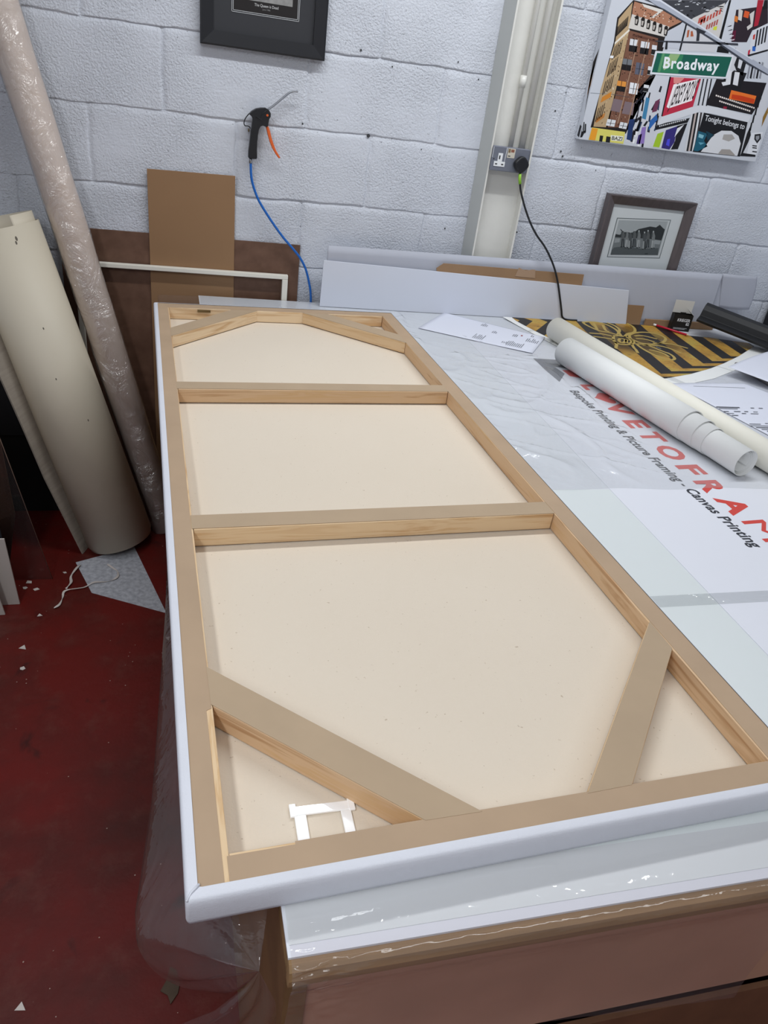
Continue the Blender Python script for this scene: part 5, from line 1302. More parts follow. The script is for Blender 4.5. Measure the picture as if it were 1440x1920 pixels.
BEE=[[(1.5790,-0.1093),(1.6131,-0.1001),(1.6484,-0.1009),(1.6751,-0.1184),(1.6881,-0.1496),(1.6897,-0.1902),(1.6707,-0.2566),(1.6596,-0.2348),(1.6356,-0.2147),(1.6070,-0.2032),(1.5891,-0.1705),(1.5781,-0.1345),(1.5790,-0.1093)],
[(1.6260,-0.1097),(1.6035,-0.1877)],
[(1.6591,-0.1261),(1.6382,-0.1903),(1.6466,-0.2050)],
[(1.6915,-0.0987),(1.7111,-0.1292),(1.7092,-0.1709),(1.6878,-0.2066),(1.6691,-0.2333)],
[(1.7866,-0.0912),(1.7945,-0.1206),(1.7860,-0.1587),(1.7608,-0.1954),(1.7217,-0.2174),(1.6799,-0.2630)],
[(1.7183,-0.2338),(1.7590,-0.2037),(1.8035,-0.1888),(1.8380,-0.1916),(1.8650,-0.2069),(1.8711,-0.2460),(1.8435,-0.2858),(1.8140,-0.3098),(1.7660,-0.3314),(1.7218,-0.3285),(1.7067,-0.3051),(1.7006,-0.2754),(1.7183,-0.2338)],
[(1.7361,-0.2437),(1.7778,-0.2328),(1.8235,-0.2654)],
[(1.7259,-0.2717),(1.7635,-0.2771),(1.7882,-0.3043)],
[(1.6378,-0.2537),(1.6833,-0.2547),(1.6942,-0.3068),(1.6668,-0.3450),(1.6164,-0.3548),(1.6037,-0.3270),(1.6378,-0.2537)],
[(1.6537,-0.2822),(1.6339,-0.3048),(1.6266,-0.3313),(1.6410,-0.3308),(1.6662,-0.2956),(1.6537,-0.2822)],
[(1.6802,-0.2891),(1.6620,-0.3114),(1.6557,-0.3347),(1.6680,-0.3330),(1.6868,-0.3079),(1.6802,-0.2891)],
[(1.5440,-0.2367),(1.5988,-0.2408),(1.6332,-0.2621)],
[(1.5410,-0.2758),(1.5855,-0.2875),(1.6160,-0.3043)],
[(1.6037,-0.3270),(1.5937,-0.3608),(1.5712,-0.3968),(1.5742,-0.4064)],
[(1.6668,-0.3450),(1.6516,-0.3863),(1.6474,-0.4083),(1.6345,-0.4449)],
[(1.6880,-0.3376),(1.7173,-0.3411),(1.7372,-0.3605),(1.7606,-0.4152),(1.7721,-0.4420),(1.7648,-0.4802),(1.7429,-0.5017),(1.7217,-0.4961),(1.6939,-0.4515),(1.6846,-0.3921),(1.6880,-0.3376)],
[(1.7095,-0.3495),(1.7933,-0.3530),(1.8310,-0.4207)],
[(1.7739,-0.3184),(1.8550,-0.3193),(1.8985,-0.3614)],
[(1.7076,-0.4006),(1.7451,-0.4313),(1.7473,-0.4727)]]
SIGN=[(0.2498, 0.2433), (0.4672, 0.26), (0.2445, 0.276)]
JB=[(0.3158, 0.1291), (0.4018, 0.1623), (0.3128, 0.1986)]
TON=[(0.4733, 0.1062), (0.6514, 0.098), (0.4731, 0.1244)]
BAZ=[(0.1249, 0.0065), (0.1668, 0.0072), (0.1246, 0.0182)]

GUN_BODY=[(0.2628, 1.4754), (0.2723, 1.4849), (0.285, 1.4929), (0.2996, 1.4968), (0.3143, 1.4984), (0.3243, 1.4944), (0.3313, 1.4857), (0.3317, 1.4754), (0.3271, 1.4675), (0.3252, 1.4554), (0.3246, 1.4479), (0.3181, 1.4442), (0.3081, 1.4475), (0.3007, 1.4445), (0.2961, 1.4343), (0.2934, 1.419), (0.2917, 1.3961), (0.2916, 1.3731), (0.2929, 1.3516), (0.29, 1.3475), (0.2782, 1.3467), (0.2748, 1.349), (0.2647, 1.3485), (0.265, 1.3704), (0.2676, 1.3936), (0.2702, 1.418), (0.2728, 1.4392), (0.2754, 1.4632), (0.2728, 1.4688)]
GUN_TRIG=[(0.3181, 1.4442), (0.3255, 1.4479), (0.3319, 1.4336), (0.3368, 1.4175), (0.3444, 1.3985), (0.3547, 1.3781), (0.3692, 1.3593), (0.3643, 1.3554), (0.3535, 1.3671), (0.3408, 1.3843), (0.3316, 1.4033), (0.3249, 1.4223)]
GUN_HOOK=[(0.2643, 1.4753), (0.2556, 1.4647), (0.2501, 1.4538), (0.2495, 1.4448), (0.253, 1.44), (0.2612, 1.4401), (0.267, 1.4378), (0.2696, 1.4336)]
GUN_NOZ=[(0.3227, 1.4935), (0.3418, 1.5081), (0.3639, 1.5274), (0.3828, 1.544), (0.3923, 1.5506), (0.4037, 1.5544), (0.4152, 1.5553)]
GUN_FIT=[(0.2723, 1.3488), (0.2733, 1.3326), (0.2737, 1.3295)]
GUN_RIB=[(0.2842, 1.4701), (0.2975, 1.4657), (0.3042, 1.462), (0.3012, 1.4764), (0.3178, 1.493)]
GUN_DOT=[(0.3217, 1.478)]
GUN_DARK=[(0.2647, 1.3485), (0.265, 1.3704), (0.2676, 1.3936), (0.2702, 1.418), (0.2728, 1.4153), (0.2721, 1.394), (0.2714, 1.3495)]
PHOTO=[(1,'#9aa0a2',[(1.6661,1.2700),(1.8768,1.2834),(1.8779,1.1556),(1.6698,1.1418)]),
(2,'#2a2e30',[(1.6680,1.2197),(1.6852,1.2180),(1.7046,1.2296),(1.7431,1.2305),(1.7590,1.2449),(1.7803,1.2510),(1.8064,1.2586),(1.8330,1.2575),(1.8462,1.2684),(1.8633,1.2578),(1.8742,1.2532),(1.8745,1.2344),(1.8738,1.2110),(1.8382,1.2138),(1.7806,1.2126),(1.7113,1.2093),(1.6679,1.2081)]),
(3,'#6c7274',[(1.6679,1.2081),(1.7113,1.2093),(1.7806,1.2126),(1.8382,1.2138),(1.8735,1.2117),(1.8779,1.1556),(1.6698,1.1418),(1.6688,1.1652)]),
(4,'#4c5254',[(1.6775,1.1703),(1.7217,1.1781),(1.7938,1.1746),(1.8708,1.1827),(1.8779,1.1556),(1.6698,1.1418),(1.6702,1.1608)]),
(4,'#8e9496',[(1.6705,1.2039),(1.6921,1.2050),(1.6939,1.1914),(1.6719,1.1875)]),
(4,'#8e9496',[(1.8416,1.2118),(1.8712,1.2108),(1.8712,1.1963),(1.8445,1.1965)]),
(5,'#33383a',[(1.8155,1.1583),(1.8306,1.1605),(1.8309,1.1560),(1.8194,1.1545)]),
(5,'#55595a',[(1.6919,1.2329),(1.6997,1.2327),(1.7074,1.2211),(1.7106,1.2038),(1.6989,1.2039),(1.6916,1.2198)]),
(6,'#a5aaab',[(1.6916,1.2385),(1.6967,1.2385),(1.6986,1.2330),(1.6929,1.2330)]),
(6,'#33373a',[(1.6989,1.2039),(1.7046,1.2040),(1.7101,1.1761),(1.7043,1.1763)]),
(6,'#33373a',[(1.7051,1.2040),(1.7107,1.2042),(1.7183,1.1783),(1.7135,1.1770)]),
(7,'#1f2325',[(1.7028,1.1762),(1.7106,1.1763),(1.7106,1.1732),(1.7032,1.1733)]),
(7,'#1f2325',[(1.7127,1.1778),(1.7194,1.1779),(1.7198,1.1753),(1.7135,1.1752)]),
(7,'#404547',[(1.6888,1.2283),(1.6936,1.2309),(1.6965,1.2158),(1.6922,1.2133)]),
(5,'#6f7475',[(1.7105,1.2314),(1.7183,1.2311),(1.7261,1.2195),(1.7293,1.2022),(1.7176,1.2023),(1.7102,1.2182)]),
(6,'#a5aaab',[(1.7101,1.2370),(1.7153,1.2370),(1.7172,1.2315),(1.7115,1.2314)]),
(6,'#9da2a3',[(1.7176,1.2023),(1.7233,1.2023),(1.7290,1.1744),(1.7231,1.1746)]),
(6,'#8d9293',[(1.7238,1.2024),(1.7294,1.2026),(1.7371,1.1766),(1.7323,1.1753)]),
(7,'#1f2325',[(1.7216,1.1745),(1.7294,1.1747),(1.7294,1.1715),(1.7220,1.1716)]),
(7,'#1f2325',[(1.7315,1.1762),(1.7383,1.1762),(1.7387,1.1736),(1.7324,1.1736)]),
(7,'#404547',[(1.7074,1.2267),(1.7122,1.2293),(1.7151,1.2142),(1.7108,1.2117)]),
(5,'#4a4e50',[(1.7253,1.2295),(1.7332,1.2293),(1.7410,1.2176),(1.7443,1.2002),(1.7325,1.2004),(1.7251,1.2163)]),
(6,'#a5aaab',[(1.7250,1.2351),(1.7302,1.2351),(1.7320,1.2296),(1.7263,1.2296)]),
(6,'#8d9293',[(1.7325,1.2004),(1.7382,1.2004),(1.7440,1.1724),(1.7382,1.1727)]),
(6,'#2c3032',[(1.7388,1.2005),(1.7444,1.2007),(1.7522,1.1746),(1.7474,1.1734)]),
(7,'#1f2325',[(1.7366,1.1725),(1.7445,1.1727),(1.7445,1.1696),(1.7371,1.1697)]),
(7,'#1f2325',[(1.7466,1.1742),(1.7534,1.1743),(1.7537,1.1716),(1.7475,1.1716)]),
(7,'#404547',[(1.7222,1.2249),(1.7270,1.2275),(1.7301,1.2123),(1.7257,1.2098)]),
(5,'#55595a',[(1.7410,1.2369),(1.7488,1.2366),(1.7567,1.2250),(1.7601,1.2077),(1.7483,1.2078),(1.7408,1.2237)]),
(6,'#a5aaab',[(1.7406,1.2425),(1.7458,1.2425),(1.7477,1.2370),(1.7420,1.2370)]),
(6,'#33373a',[(1.7483,1.2078),(1.7540,1.2078),(1.7599,1.1799),(1.7540,1.1801)]),
(6,'#33373a',[(1.7545,1.2079),(1.7602,1.2081),(1.7680,1.1821),(1.7632,1.1808)]),
(7,'#1f2325',[(1.7525,1.1800),(1.7603,1.1801),(1.7603,1.1770),(1.7529,1.1771)]),
(7,'#1f2325',[(1.7624,1.1816),(1.7692,1.1817),(1.7696,1.1791),(1.7633,1.1790)]),
(7,'#404547',[(1.7379,1.2323),(1.7427,1.2348),(1.7458,1.2197),(1.7414,1.2172)]),
(5,'#6f7475',[(1.7610,1.2354),(1.7689,1.2352),(1.7768,1.2235),(1.7802,1.2061),(1.7684,1.2063),(1.7608,1.2223)]),
(6,'#a5aaab',[(1.7606,1.2411),(1.7658,1.2411),(1.7677,1.2355),(1.7620,1.2355)]),
(6,'#9da2a3',[(1.7684,1.2063),(1.7741,1.2063),(1.7801,1.1783),(1.7743,1.1785)]),
(6,'#8d9293',[(1.7747,1.2064),(1.7804,1.2066),(1.7883,1.1805),(1.7835,1.1792)]),
(7,'#1f2325',[(1.7727,1.1784),(1.7806,1.1786),(1.7806,1.1754),(1.7732,1.1755)]),
(7,'#1f2325',[(1.7827,1.1801),(1.7895,1.1801),(1.7899,1.1775),(1.7836,1.1775)]),
(7,'#404547',[(1.7579,1.2308),(1.7627,1.2334),(1.7658,1.2183),(1.7615,1.2157)]),
(5,'#4a4e50',[(1.7869,1.2323),(1.7948,1.2320),(1.8029,1.2203),(1.8064,1.2029),(1.7945,1.2030),(1.7868,1.2190)]),
(6,'#a5aaab',[(1.7865,1.2379),(1.7917,1.2379),(1.7937,1.2324),(1.7879,1.2323)]),
(6,'#8d9293',[(1.7945,1.2030),(1.8003,1.2031),(1.8064,1.1749),(1.8005,1.1752)]),
(6,'#2c3032',[(1.8008,1.2031),(1.8065,1.2033),(1.8147,1.1771),(1.8098,1.1759)]),
(7,'#1f2325',[(1.7990,1.1750),(1.8069,1.1752),(1.8069,1.1720),(1.7994,1.1722)]),
(7,'#1f2325',[(1.8090,1.1767),(1.8159,1.1768),(1.8163,1.1741),(1.8099,1.1741)]),
(7,'#404547',[(1.7838,1.2276),(1.7887,1.2302),(1.7919,1.2150),(1.7875,1.2125)]),
(5,'#55595a',[(1.8001,1.2395),(1.8080,1.2392),(1.8161,1.2276),(1.8197,1.2101),(1.8077,1.2103),(1.8000,1.2263)]),
(6,'#a5aaab',[(1.7996,1.2451),(1.8049,1.2451),(1.8069,1.2396),(1.8011,1.2396)]),
(6,'#33373a',[(1.8077,1.2103),(1.8135,1.2103),(1.8198,1.1822),(1.8139,1.1825)]),
(6,'#33373a',[(1.8141,1.2104),(1.8198,1.2106),(1.8280,1.1844),(1.8232,1.1832)]),
(7,'#1f2325',[(1.8123,1.1823),(1.8202,1.1825),(1.8203,1.1794),(1.8128,1.1795)]),
(7,'#1f2325',[(1.8223,1.1840),(1.8292,1.1841),(1.8296,1.1814),(1.8233,1.1814)]),
(7,'#404547',[(1.7970,1.2348),(1.8018,1.2374),(1.8051,1.2223),(1.8007,1.2197)]),
(5,'#6f7475',[(1.8241,1.2383),(1.8321,1.2381),(1.8403,1.2264),(1.8440,1.2089),(1.8320,1.2091),(1.8241,1.2251)]),
(6,'#a5aaab',[(1.8237,1.2440),(1.8289,1.2440),(1.8309,1.2384),(1.8251,1.2384)]),
(6,'#9da2a3',[(1.8320,1.2091),(1.8378,1.2091),(1.8442,1.1809),(1.8382,1.1812)]),
(6,'#8d9293',[(1.8383,1.2091),(1.8441,1.2094),(1.8524,1.1832),(1.8476,1.1819)]),
(7,'#1f2325',[(1.8367,1.1811),(1.8446,1.1812),(1.8447,1.1781),(1.8372,1.1782)]),
(7,'#1f2325',[(1.8467,1.1827),(1.8536,1.1828),(1.8541,1.1801),(1.8477,1.1801)]),
(7,'#404547',[(1.8210,1.2337),(1.8259,1.2363),(1.8292,1.2211),(1.8249,1.2185)]),
(6,'#33373a',[(1.6811,1.2385),(1.6839,1.2392),(1.6964,1.2311),(1.6953,1.2266)])]


# ------------------------------------------------------------------ the room
def build_wall():
    x0, x1 = -1.5, 3.2
    C = 0.225
    near = [0.0, .0012, .0024, .0036, .005, .007, .010, .014, .020, .030]
    loc_d = near + [.045, .065, .085, .105, .125, .145, .165, .180, .193, .203] + [C - a for a in near[::-1][:-1]]
    loc_d = sorted(set(loc_d))
    ks = range(int(np.floor(x0 / C)) , int(np.ceil(x1 / C)))
    xs = np.array([k * C + d for k in ks for d in loc_d] + [(ks[-1] + 1) * C])
    zl = np.array([k * C + d for k in range(-3, 8) for d in loc_d])      # distance below the first joint line
    zl = zl[(1.675 - zl) > -0.05]
    nx, nz = len(xs), len(zl)
    X, T = np.meshgrid(xs, zl)
    row = np.floor(T / C + 1e-6)
    fz = T - row * C
    shift = np.where(np.abs(row.astype(int)) % 2 == 0, 0.0, C)
    u = np.mod(X - shift + 1e-6, 2 * C)
    sd = np.where(u > C, u - 2 * C, u)          # signed distance to the upright joint
    dx = np.abs(sd)
    col = np.floor((X - shift + 1e-6) / (2 * C))
    below = fz
    above = C - fz
    fill = 0.62 + 0.38 * np.sin(X * 3.7 + row * 5.1) * np.sin(row * 2.2 + 0.4 + X)
    g_dn = np.exp(-(below / 0.0095) ** 1.6)
    g_up = np.exp(-(above / 0.0022) ** 2)
    gx = np.where(sd > 0, np.exp(-(dx / 0.009) ** 2), np.exp(-(dx / 0.004) ** 2)) * (0.85 + 0.25 * np.sin(col * 4.4 + row * 2.1))
    gz = np.maximum(g_dn, g_up)
    rnd = np.sin(col * 12.9898 + row * 78.233) * 43758.5453
    rnd = (rnd - np.floor(rnd)) * 0.0014
    lump = 0.0005 * np.sin(X * 23 + T * 19) * np.sin(T * 37 - X * 11)
    dep = 0.0085 * gz * fill + 0.0060 * gx * (1 - gz * 0.6) + rnd * (1 - np.maximum(gz, gx)) + lump
    Y = np.clip(dep, 0, None)
    wob = 0.0022 * np.sin(X * 9.1 + 1.3 + row) + 0.0013 * np.sin(X * 31 + row * 7) + 0.0009 * np.sin(X * 77 + 2 * row)
    wx = 0.0018 * np.sin(T * 41 + row * 3.3) + 0.0012 * np.sin(T * 97 + X)
    v = np.stack([X + wx, Y, 1.675 - T + wob], -1).reshape(-1, 3)
    mb = MB()
    idx = np.arange(nx * nz).reshape(nz, nx)
    f = np.stack([idx[:-1, :-1], idx[1:, :-1], idx[1:, 1:], idx[:-1, 1:]], -1).reshape(-1, 4)
    mb.v = v.tolist()
    mb.f = f.tolist()
    mb.mats = [WALL]
    mb.m = [0] * len(f)
    mb.sm = [True] * len(f)
    mb.box((x0, 0.0, 2.3), (x1, 0.1, 3.0), WALL)
    mb.box((x0, 0.016, 0.0), (x1, 0.1, 2.3), WALL)
    # old screw holes and plugs
    for (hx, hz, r) in [(0.612, 1.692, .0035), (0.664, 1.452, .006), (0.94, 1.70, .0025), (0.855, 1.43, .002), (0.44, 1.464, .003),
                        (1.375, 1.477, .0035), (1.386, 1.462, .0035), (1.53, 1.43, .002), (1.32, 1.60, .003), (1.345, 1.66, .002),
                        (0.985, 1.18, .003), (1.27, 1.19, .003), (0.72, 1.66, .0025), (1.02, 1.66, .0025)]:
        n = 10
        mb.add([(hx + r * math.cos(6.283 * k / n), -0.0012, hz + r * math.sin(6.283 * k / n)) for k in range(n)], [list(range(n))], MDARK)
    return struct(mb.build('wall_back'))


build_wall()
struct(MB().box((-1.5, -5.2, -0.05), (3.2, 0.1, 0.0), FLOOR).build('floor'))
PLAIN = mat('plain_wall_paint', '#c8cbd2', 0.7)
struct(MB().box((-1.6, -5.2, 0), (-1.5, 0.1, 3.0), PLAIN).build('wall_left'))
struct(MB().box((3.2, -5.2, 0), (3.3, 0.1, 3.0), PLAIN).build('wall_right'))
struct(MB().box((-1.6, -5.3, 0), (3.3, -5.2, 3.0), PLAIN).build('wall_front'))
struct(MB().box((-1.6, -5.3, 3.0), (3.3, 0.1, 3.1), PLAIN).build('ceiling'))

# steel column fixed to the wall (channel open to the room)
mb = MB()
zt = 3.0
mb.prism([(1.0640, 0, 0), (1.0850, -0.0585, 0), (1.0885, -0.0585, 0), (1.0700, 0, 0)], (0, 0, zt), COLSHADE)
mb.prism([(1.0850, -0.060, 0), (1.0915, -0.060, 0), (1.0915, -0.056, 0), (1.0870, 0.0, 0), (1.0705, 0.0, 0), (1.0886, -0.058, 0)], (0, 0, zt), COLP)
mb.prism([(1.2345, -0.060, 0), (1.2415, -0.060, 0), (1.2455, 0.0, 0), (1.2385, 0.0, 0)], (0, 0, zt), COLP)
mb.box((1.0870, -0.020, 0), (1.2400, -0.012, zt), COLP)
col = mb.build('trim_1', bevel=0.0012)
struct(col)
tag(col, 'cream painted steel column channel standing against the block wall', None)

for nm, x, r, zl, lab in [('conduit_pipe', 1.1665, 0.0085, 1.47, 'left of the two white conduit pipes in the steel column'),
                          ('conduit_pipe', 1.2085, 0.0115, 1.47, 'right, thicker of the two white conduit pipes in the steel column')]:
    mb = MB()
    mb.tube([(x, -0.0315, zl), (x, -0.0315, 2.99)], r, COLP, 20)
    if x < 1.18:
        mb.tube([(x, -0.0315, 1.655), (x, -0.0315, 1.69)], r + 0.0025, COLP, 20)
    tag(mb.build(nm), lab, 'pipe', 'conduit pipes in the column')

# double socket
DX, DY = 0.0155, 0.037
rt = thing('wall_socket', (1.158, -0.04, 1.40), 'grey metal double power socket mounted across the steel column', 'socket')
MB().box((1.0930, -0.061, 1.3985), (1.2330, -0.021, 1.4725), SOCK).build('back_box', rt, bevel=0.002)
MB().box((1.0905, -0.068, 1.3965), (1.2260, -0.0615, 1.4750), SOCK).build('faceplate', rt, bevel=0.003)
mb = MB()
mb.box((1.1015, -0.0696, 1.4110), (1.1425, -0.068, 1.4270), WPL)
mb.box((1.1130, -0.0696, 1.4270), (1.1300, -0.068, 1.4530), WPL)
o = mb.build('outlet', rt, bevel=0.0006)
tag(o, 'white three pin outlet face', None)
for a in ((1.1190, 1.4400, .0025, .006), (1.1100, 1.4185, .004, .002), (1.1330, 1.4185, .004, .002)):
    MB().box((a[0] - a[2], -0.0701, a[1] - a[3]), (a[0] + a[2], -0.0697, a[1] + a[3]), MDARK).build('pin_hole', o)
MB().box((1.0918, -0.0688, 1.4380), (1.0930, -0.0682, 1.4710), WPL).build('worn_edge', rt)
MB().prism([(1.1390, -0.0683, 1.4275), (1.1402, -0.0683, 1.4275), (1.1425, -0.0683, 1.472), (1.1405, -0.0683, 1.472)], (0, -0.0004, 0), WPL).build('worn_edge', rt)
lb = MB().box((1.1455, -0.0687, 1.4415), (1.1735, -0.0681, 1.4715), mat('sticker_cream', '#c9c3b4', 0.6)).build('sticker', rt)
for i, (c, x, z, w, h) in enumerate([('#8a5a48', .012, .018, .012, .009), ('#7d6a50', .002, .016, .008, .012), ('#3c3c40', .003, .004, .009, .003)]):
    MB().box((1.1455 + x, -0.0690, 1.4415 + z), (1.1455 + x + w, -0.0688, 1.4415 + z + h), flat(c)).build('sticker_print', lb)
MB().tube([(1.0990, -0.0698, 1.4340), (1.0990, -0.068, 1.4340)], 0.0022, MDARK, 10).build('screw', rt)

# plug with cable
rt = thing('power_plug', (1.198, -0.09, 1.40), 'black round backed plug with cable and lime tape in the wall socket', 'plug')
pts = []
for k in range(28):
    a = 2 * math.pi * k / 28
    r = 0.0265 * (1 - 0.10 * abs(math.sin(2 * a)) ** 2)
    pts.append((1.1985 + r * math.cos(a), -0.0690, 1.4260 + r * math.sin(a)))
MB().prism(pts, (0, -0.024, 0), BLK).build('plug_body', rt, bevel=0.006, seg=3)
cab = [(1.2000, -0.083, 1.402), (1.2010, -0.085, 1.385), (1.2060, -0.087, 1.366), (1.2155, -0.088, 1.340), (1.243, -0.088, 1.290),
       (1.277, -0.088, 1.240), (1.312, -0.089, 1.200), (1.350, -0.090, 1.166), (1.382, -0.091, 1.130), (1.412, -0.092, 1.088),
       (1.439, -0.093, 1.038), (1.462, -0.093, 0.985), (1.482, -0.094, 0.935), (1.493, -0.095, 0.908), (1.515, -0.095, 0.8985), (1.560, -0.094, 0.8975)]


def spline(P, n=6):
    P = [Vector(q) for q in P]
    out = []
    for i in range(len(P) - 1):
        p0, p1, p2, p3 = P[max(i - 1, 0)], P[i], P[i + 1], P[min(i + 2, len(P) - 1)]
        for k in range(n):
            t = k / n
            out.append(0.5 * ((2 * p1) + (p2 - p0) * t + (2 * p0 - 5 * p1 + 4 * p2 - p3) * t * t + (3 * p1 - p0 - 3 * p2 + p3) * t ** 3))
    out.append(P[-1])
    return out


MB().tube(spline(cab), 0.0036, CABLE, 10).build('cable', rt)
MB().tube([(1.2004, -0.084, 1.3965), (1.2015, -0.0855, 1.383), (1.2065, -0.0872, 1.3650)], 0.0052, GREEN, 10).build('cable_tape', rt)

# air blow gun with hose
rt = thing('air_blow_gun', (0.28, -0.03, 1.35), 'black air blow gun with orange trigger hanging on the wall by its hook', 'air gun')
MB().prism([(x, -0.016, z) for x, z in GUN_BODY], (0, -0.028, 0), BLK).build('body', rt, bevel=0.005, seg=3)
MB().prism([(x, -0.024, z) for x, z in GUN_TRIG], (0, -0.012, 0), ORG).build('trigger', rt, bevel=0.002)
MB().tube([(x, -0.029, z) for x, z in spline([(x, z, 0) for x, z in GUN_NOZ]) for x, z in [(x, z)]] if False else
          [(q[0], -0.029, q[1]) for q in spline([(x, z, 0) for x, z in GUN_NOZ])], 0.0032, STEEL, 12).build('nozzle', rt)
MB().tube([(q[0], -0.026, q[1]) for q in spline([(x, z, 0) for x, z in GUN_HOOK])], 0.0016, BLK, 8).build('hanging_hook', rt)
MB().tube([(0.2728, -0.03, 1.3490), (0.2733, -0.03, 1.3325)], 0.0052, STEEL, 12).build('inlet_fitting', rt)
MB().tube([(0.3205, -0.047, 1.4785), (0.3205, -0.043, 1.4785)], 0.0035, ORG, 12).build('pivot_pin', rt)
MB().tube([(q[0], -0.0445, q[1]) for q in [(x, z) for x, z in GUN_RIB]], 0.0012, BLK, 6).build('grip_rib', rt)
hose = [(0.2735, -0.03, 1.3335), (0.2755, -0.03, 1.300), (0.2825, -0.03, 1.268), (0.302, -0.03, 1.223), (0.332, -0.03, 1.180), (0.362, -0.03, 1.142),
        (0.392, -0.03, 1.1075), (0.425, -0.03, 1.075), (0.455, -0.03, 1.043), (0.478, -0.03, 1.005), (0.493, -0.03, 0.960), (0.502, -0.03, 0.92), (0.506, -0.03, 0.86), (0.506, -0.03, 0.70)]
MB().tube(spline(hose), 0.0042, BLUE, 10).build('hose', rt)
tag(MB().tube([(0.2655, -0.001, 1.425), (0.2655, -0.012, 1.424), (0.2655, -0.0145, 1.432)], 0.0022, BRASS, 8).build('wall_hook'),
    'small brass hook on the wall behind the air gun handle', 'hook')


# ------------------------------------------------------------------ pictures on the wall
def moulding(name, parent, x0, x1, z0, z1, w, ya, yb, m, lip=0.35):
    """mitred picture frame; front face slopes from yb (outer) to slightly back at the inner edge"""
    mb = MB()
    yo, yi = yb, yb + (ya - yb) * lip
    O = [(x0, z0), (x1, z0), (x1, z1), (x0, z1)]
    I = [(x0 + w, z0 + w), (x1 - w, z0 + w), (x1 - w, z1 - w), (x0 + w, z1 - w)]
    H = [(x0 + w * .12, z0 + w * .12), (x1 - w * .12, z0 + w * .12), (x1 - w * .12, z1 - w * .12), (x0 + w * .12, z1 - w * .12)]
    rings = [[(x, ya, z) for x, z in O], [(x, yo + 0.001, z) for x, z in O], [(x, yo, z) for x, z in H],
             [(x, yi, z) for x, z in I], [(x, ya, z) for x, z in I]]
    vs = [q for r in rings for q in r]
    fs = []
    for i in range(4):
        for k in range(4):
            a, b = i * 4 + k, i * 4 + (k + 1) % 4
            fs.append([a, b, b + 4, a + 4])
    mb.add(vs, fs, m)
    return mb.build(name, parent)


def art_mesh(items, mapf):
    mb = MB()
    for l, c, pts in items:
        vs = [mapf(x, z, l) for x, z in pts]
        mb.add(vs, [list(range(len(vs)))], flat(c))
    return mb


# black frame
rt = thing('picture_frame', (0.304, 0, 1.65), 'black picture frame with dark mount and white lettering hung high on the wall', 'picture frame')
moulding('frame_moulding', rt, 0.1135, 0.494, 1.6475, 2.13, 0.0385, -0.004, -0.026, BLACKM, 0.15)
MB().box((0.151, -0.014, 1.685), (0.457, -0.005, 2.093), MOUNTD).build('mount', rt)
mb = MB()
px0, px1, pz0, pz1 = 0.2055, 0.4085, 1.7405, 2.03
for off in (0.0, 0.0042):
    a0, a1, b0, b1 = px0 + off, px1 - off, pz0 + off, pz1 - off
    t = 0.0012
    for q in (((a0, b0), (a1, b0 + t)), ((a0, b1 - t), (a1, b1)), ((a0, b0), (a0 + t, b1)), ((a1 - t, b0), (a1, b1))):
        mb.box((q[0][0], -0.0152, q[0][1]), (q[1][0], -0.0146, q[1][1]), flat('#c9cbcd'))
mb.build('mount_line', rt)
mb = MB()
mb.box((0.2115, -0.0146, 1.7465), (0.4025, -0.0141, 2.024), flat('#221f1f'))
mb.box((0.2285, -0.0152, 1.7755), (0.3865, -0.0147, 1.99), mat('grey_photo_print', '#9b9a98', 0.5, noise_amt=0.35, noise_scale=60))
ptx = mb.build('print', rt)
mb = MB()
text_into(mb, 'The Queen is Dead', (0.3085, -0.0154, 1.7630), (1, 0, 0), (0, 0, 1), flat('#cfcfcf'), 0.0105, 0.0, align='CENTER', xs=0.86)
text_into(mb, 'June 1986', (0.3085, -0.0154, 1.7555), (1, 0, 0), (0, 0, 1), flat('#8a8a8a'), 0.0058, 0.0, align='CENTER')
mb.build('caption', ptx)

# street scene canvas
rt = thing('canvas_print', (1.79, 0, 1.53), 'colourful stretched canvas of a city street with a green street sign, on the wall', 'canvas print')
MB().box((1.4165, -0.037, 1.524), (2.1635, -0.002, 2.03), mat('canvas_print_ground', '#c6cad2', 0.5)).build('stretched_canvas', rt, bevel=0.002)
mb = art_mesh(ART, lambda x, z, l: (1.417 + min(max(x, 0.0015), 0.745), -0.0371 - 0.00012 * l, 1.53 + max(z, -0.0045)))
pr = mb.build('street_print', rt)
# the picture is carried round the left edge of the canvas
mb = MB()
for c, pts in [('#2a2420', [(0.030, 1.80), (0.008, 1.76), (0.016, 1.70), (0.034, 1.60), (0.026, 1.70)]), ('#a87a50', [(0.024, 1.775), (0.012, 1.72), (0.02, 1.66), (0.030, 1.69)]),
               ('#15151a', [(0.034, 1.565), (0.02, 1.57), (0.016, 1.535), (0.034, 1.53)])]:
    mb.add([(1.41635, -y, z) for y, z in pts], [list(range(len(pts)))], flat(c))
mb.build('edge_print', rt)
mb = MB()


def dirs(a, b, up):
    o = (1.417 + a[0], 1.53 + a[1])
    u = Vector((b[0] - a[0], 0, b[1] - a[1]))
    v = Vector((up[0] - a[0], 0, up[1] - a[1]))
    return o, u, v


def canvas_text(body, A, l, c, thick=0.02, shear=0.0, spacing=1.0):
    o, u, v = dirs(*A)
    text_into(mb, body, (o[0], -0.0371 - 0.00012 * l, o[1]), u.normalized(), v / 0.72, c, 1.0, thick, fit=u.length, shear=shear, spacing=spacing)


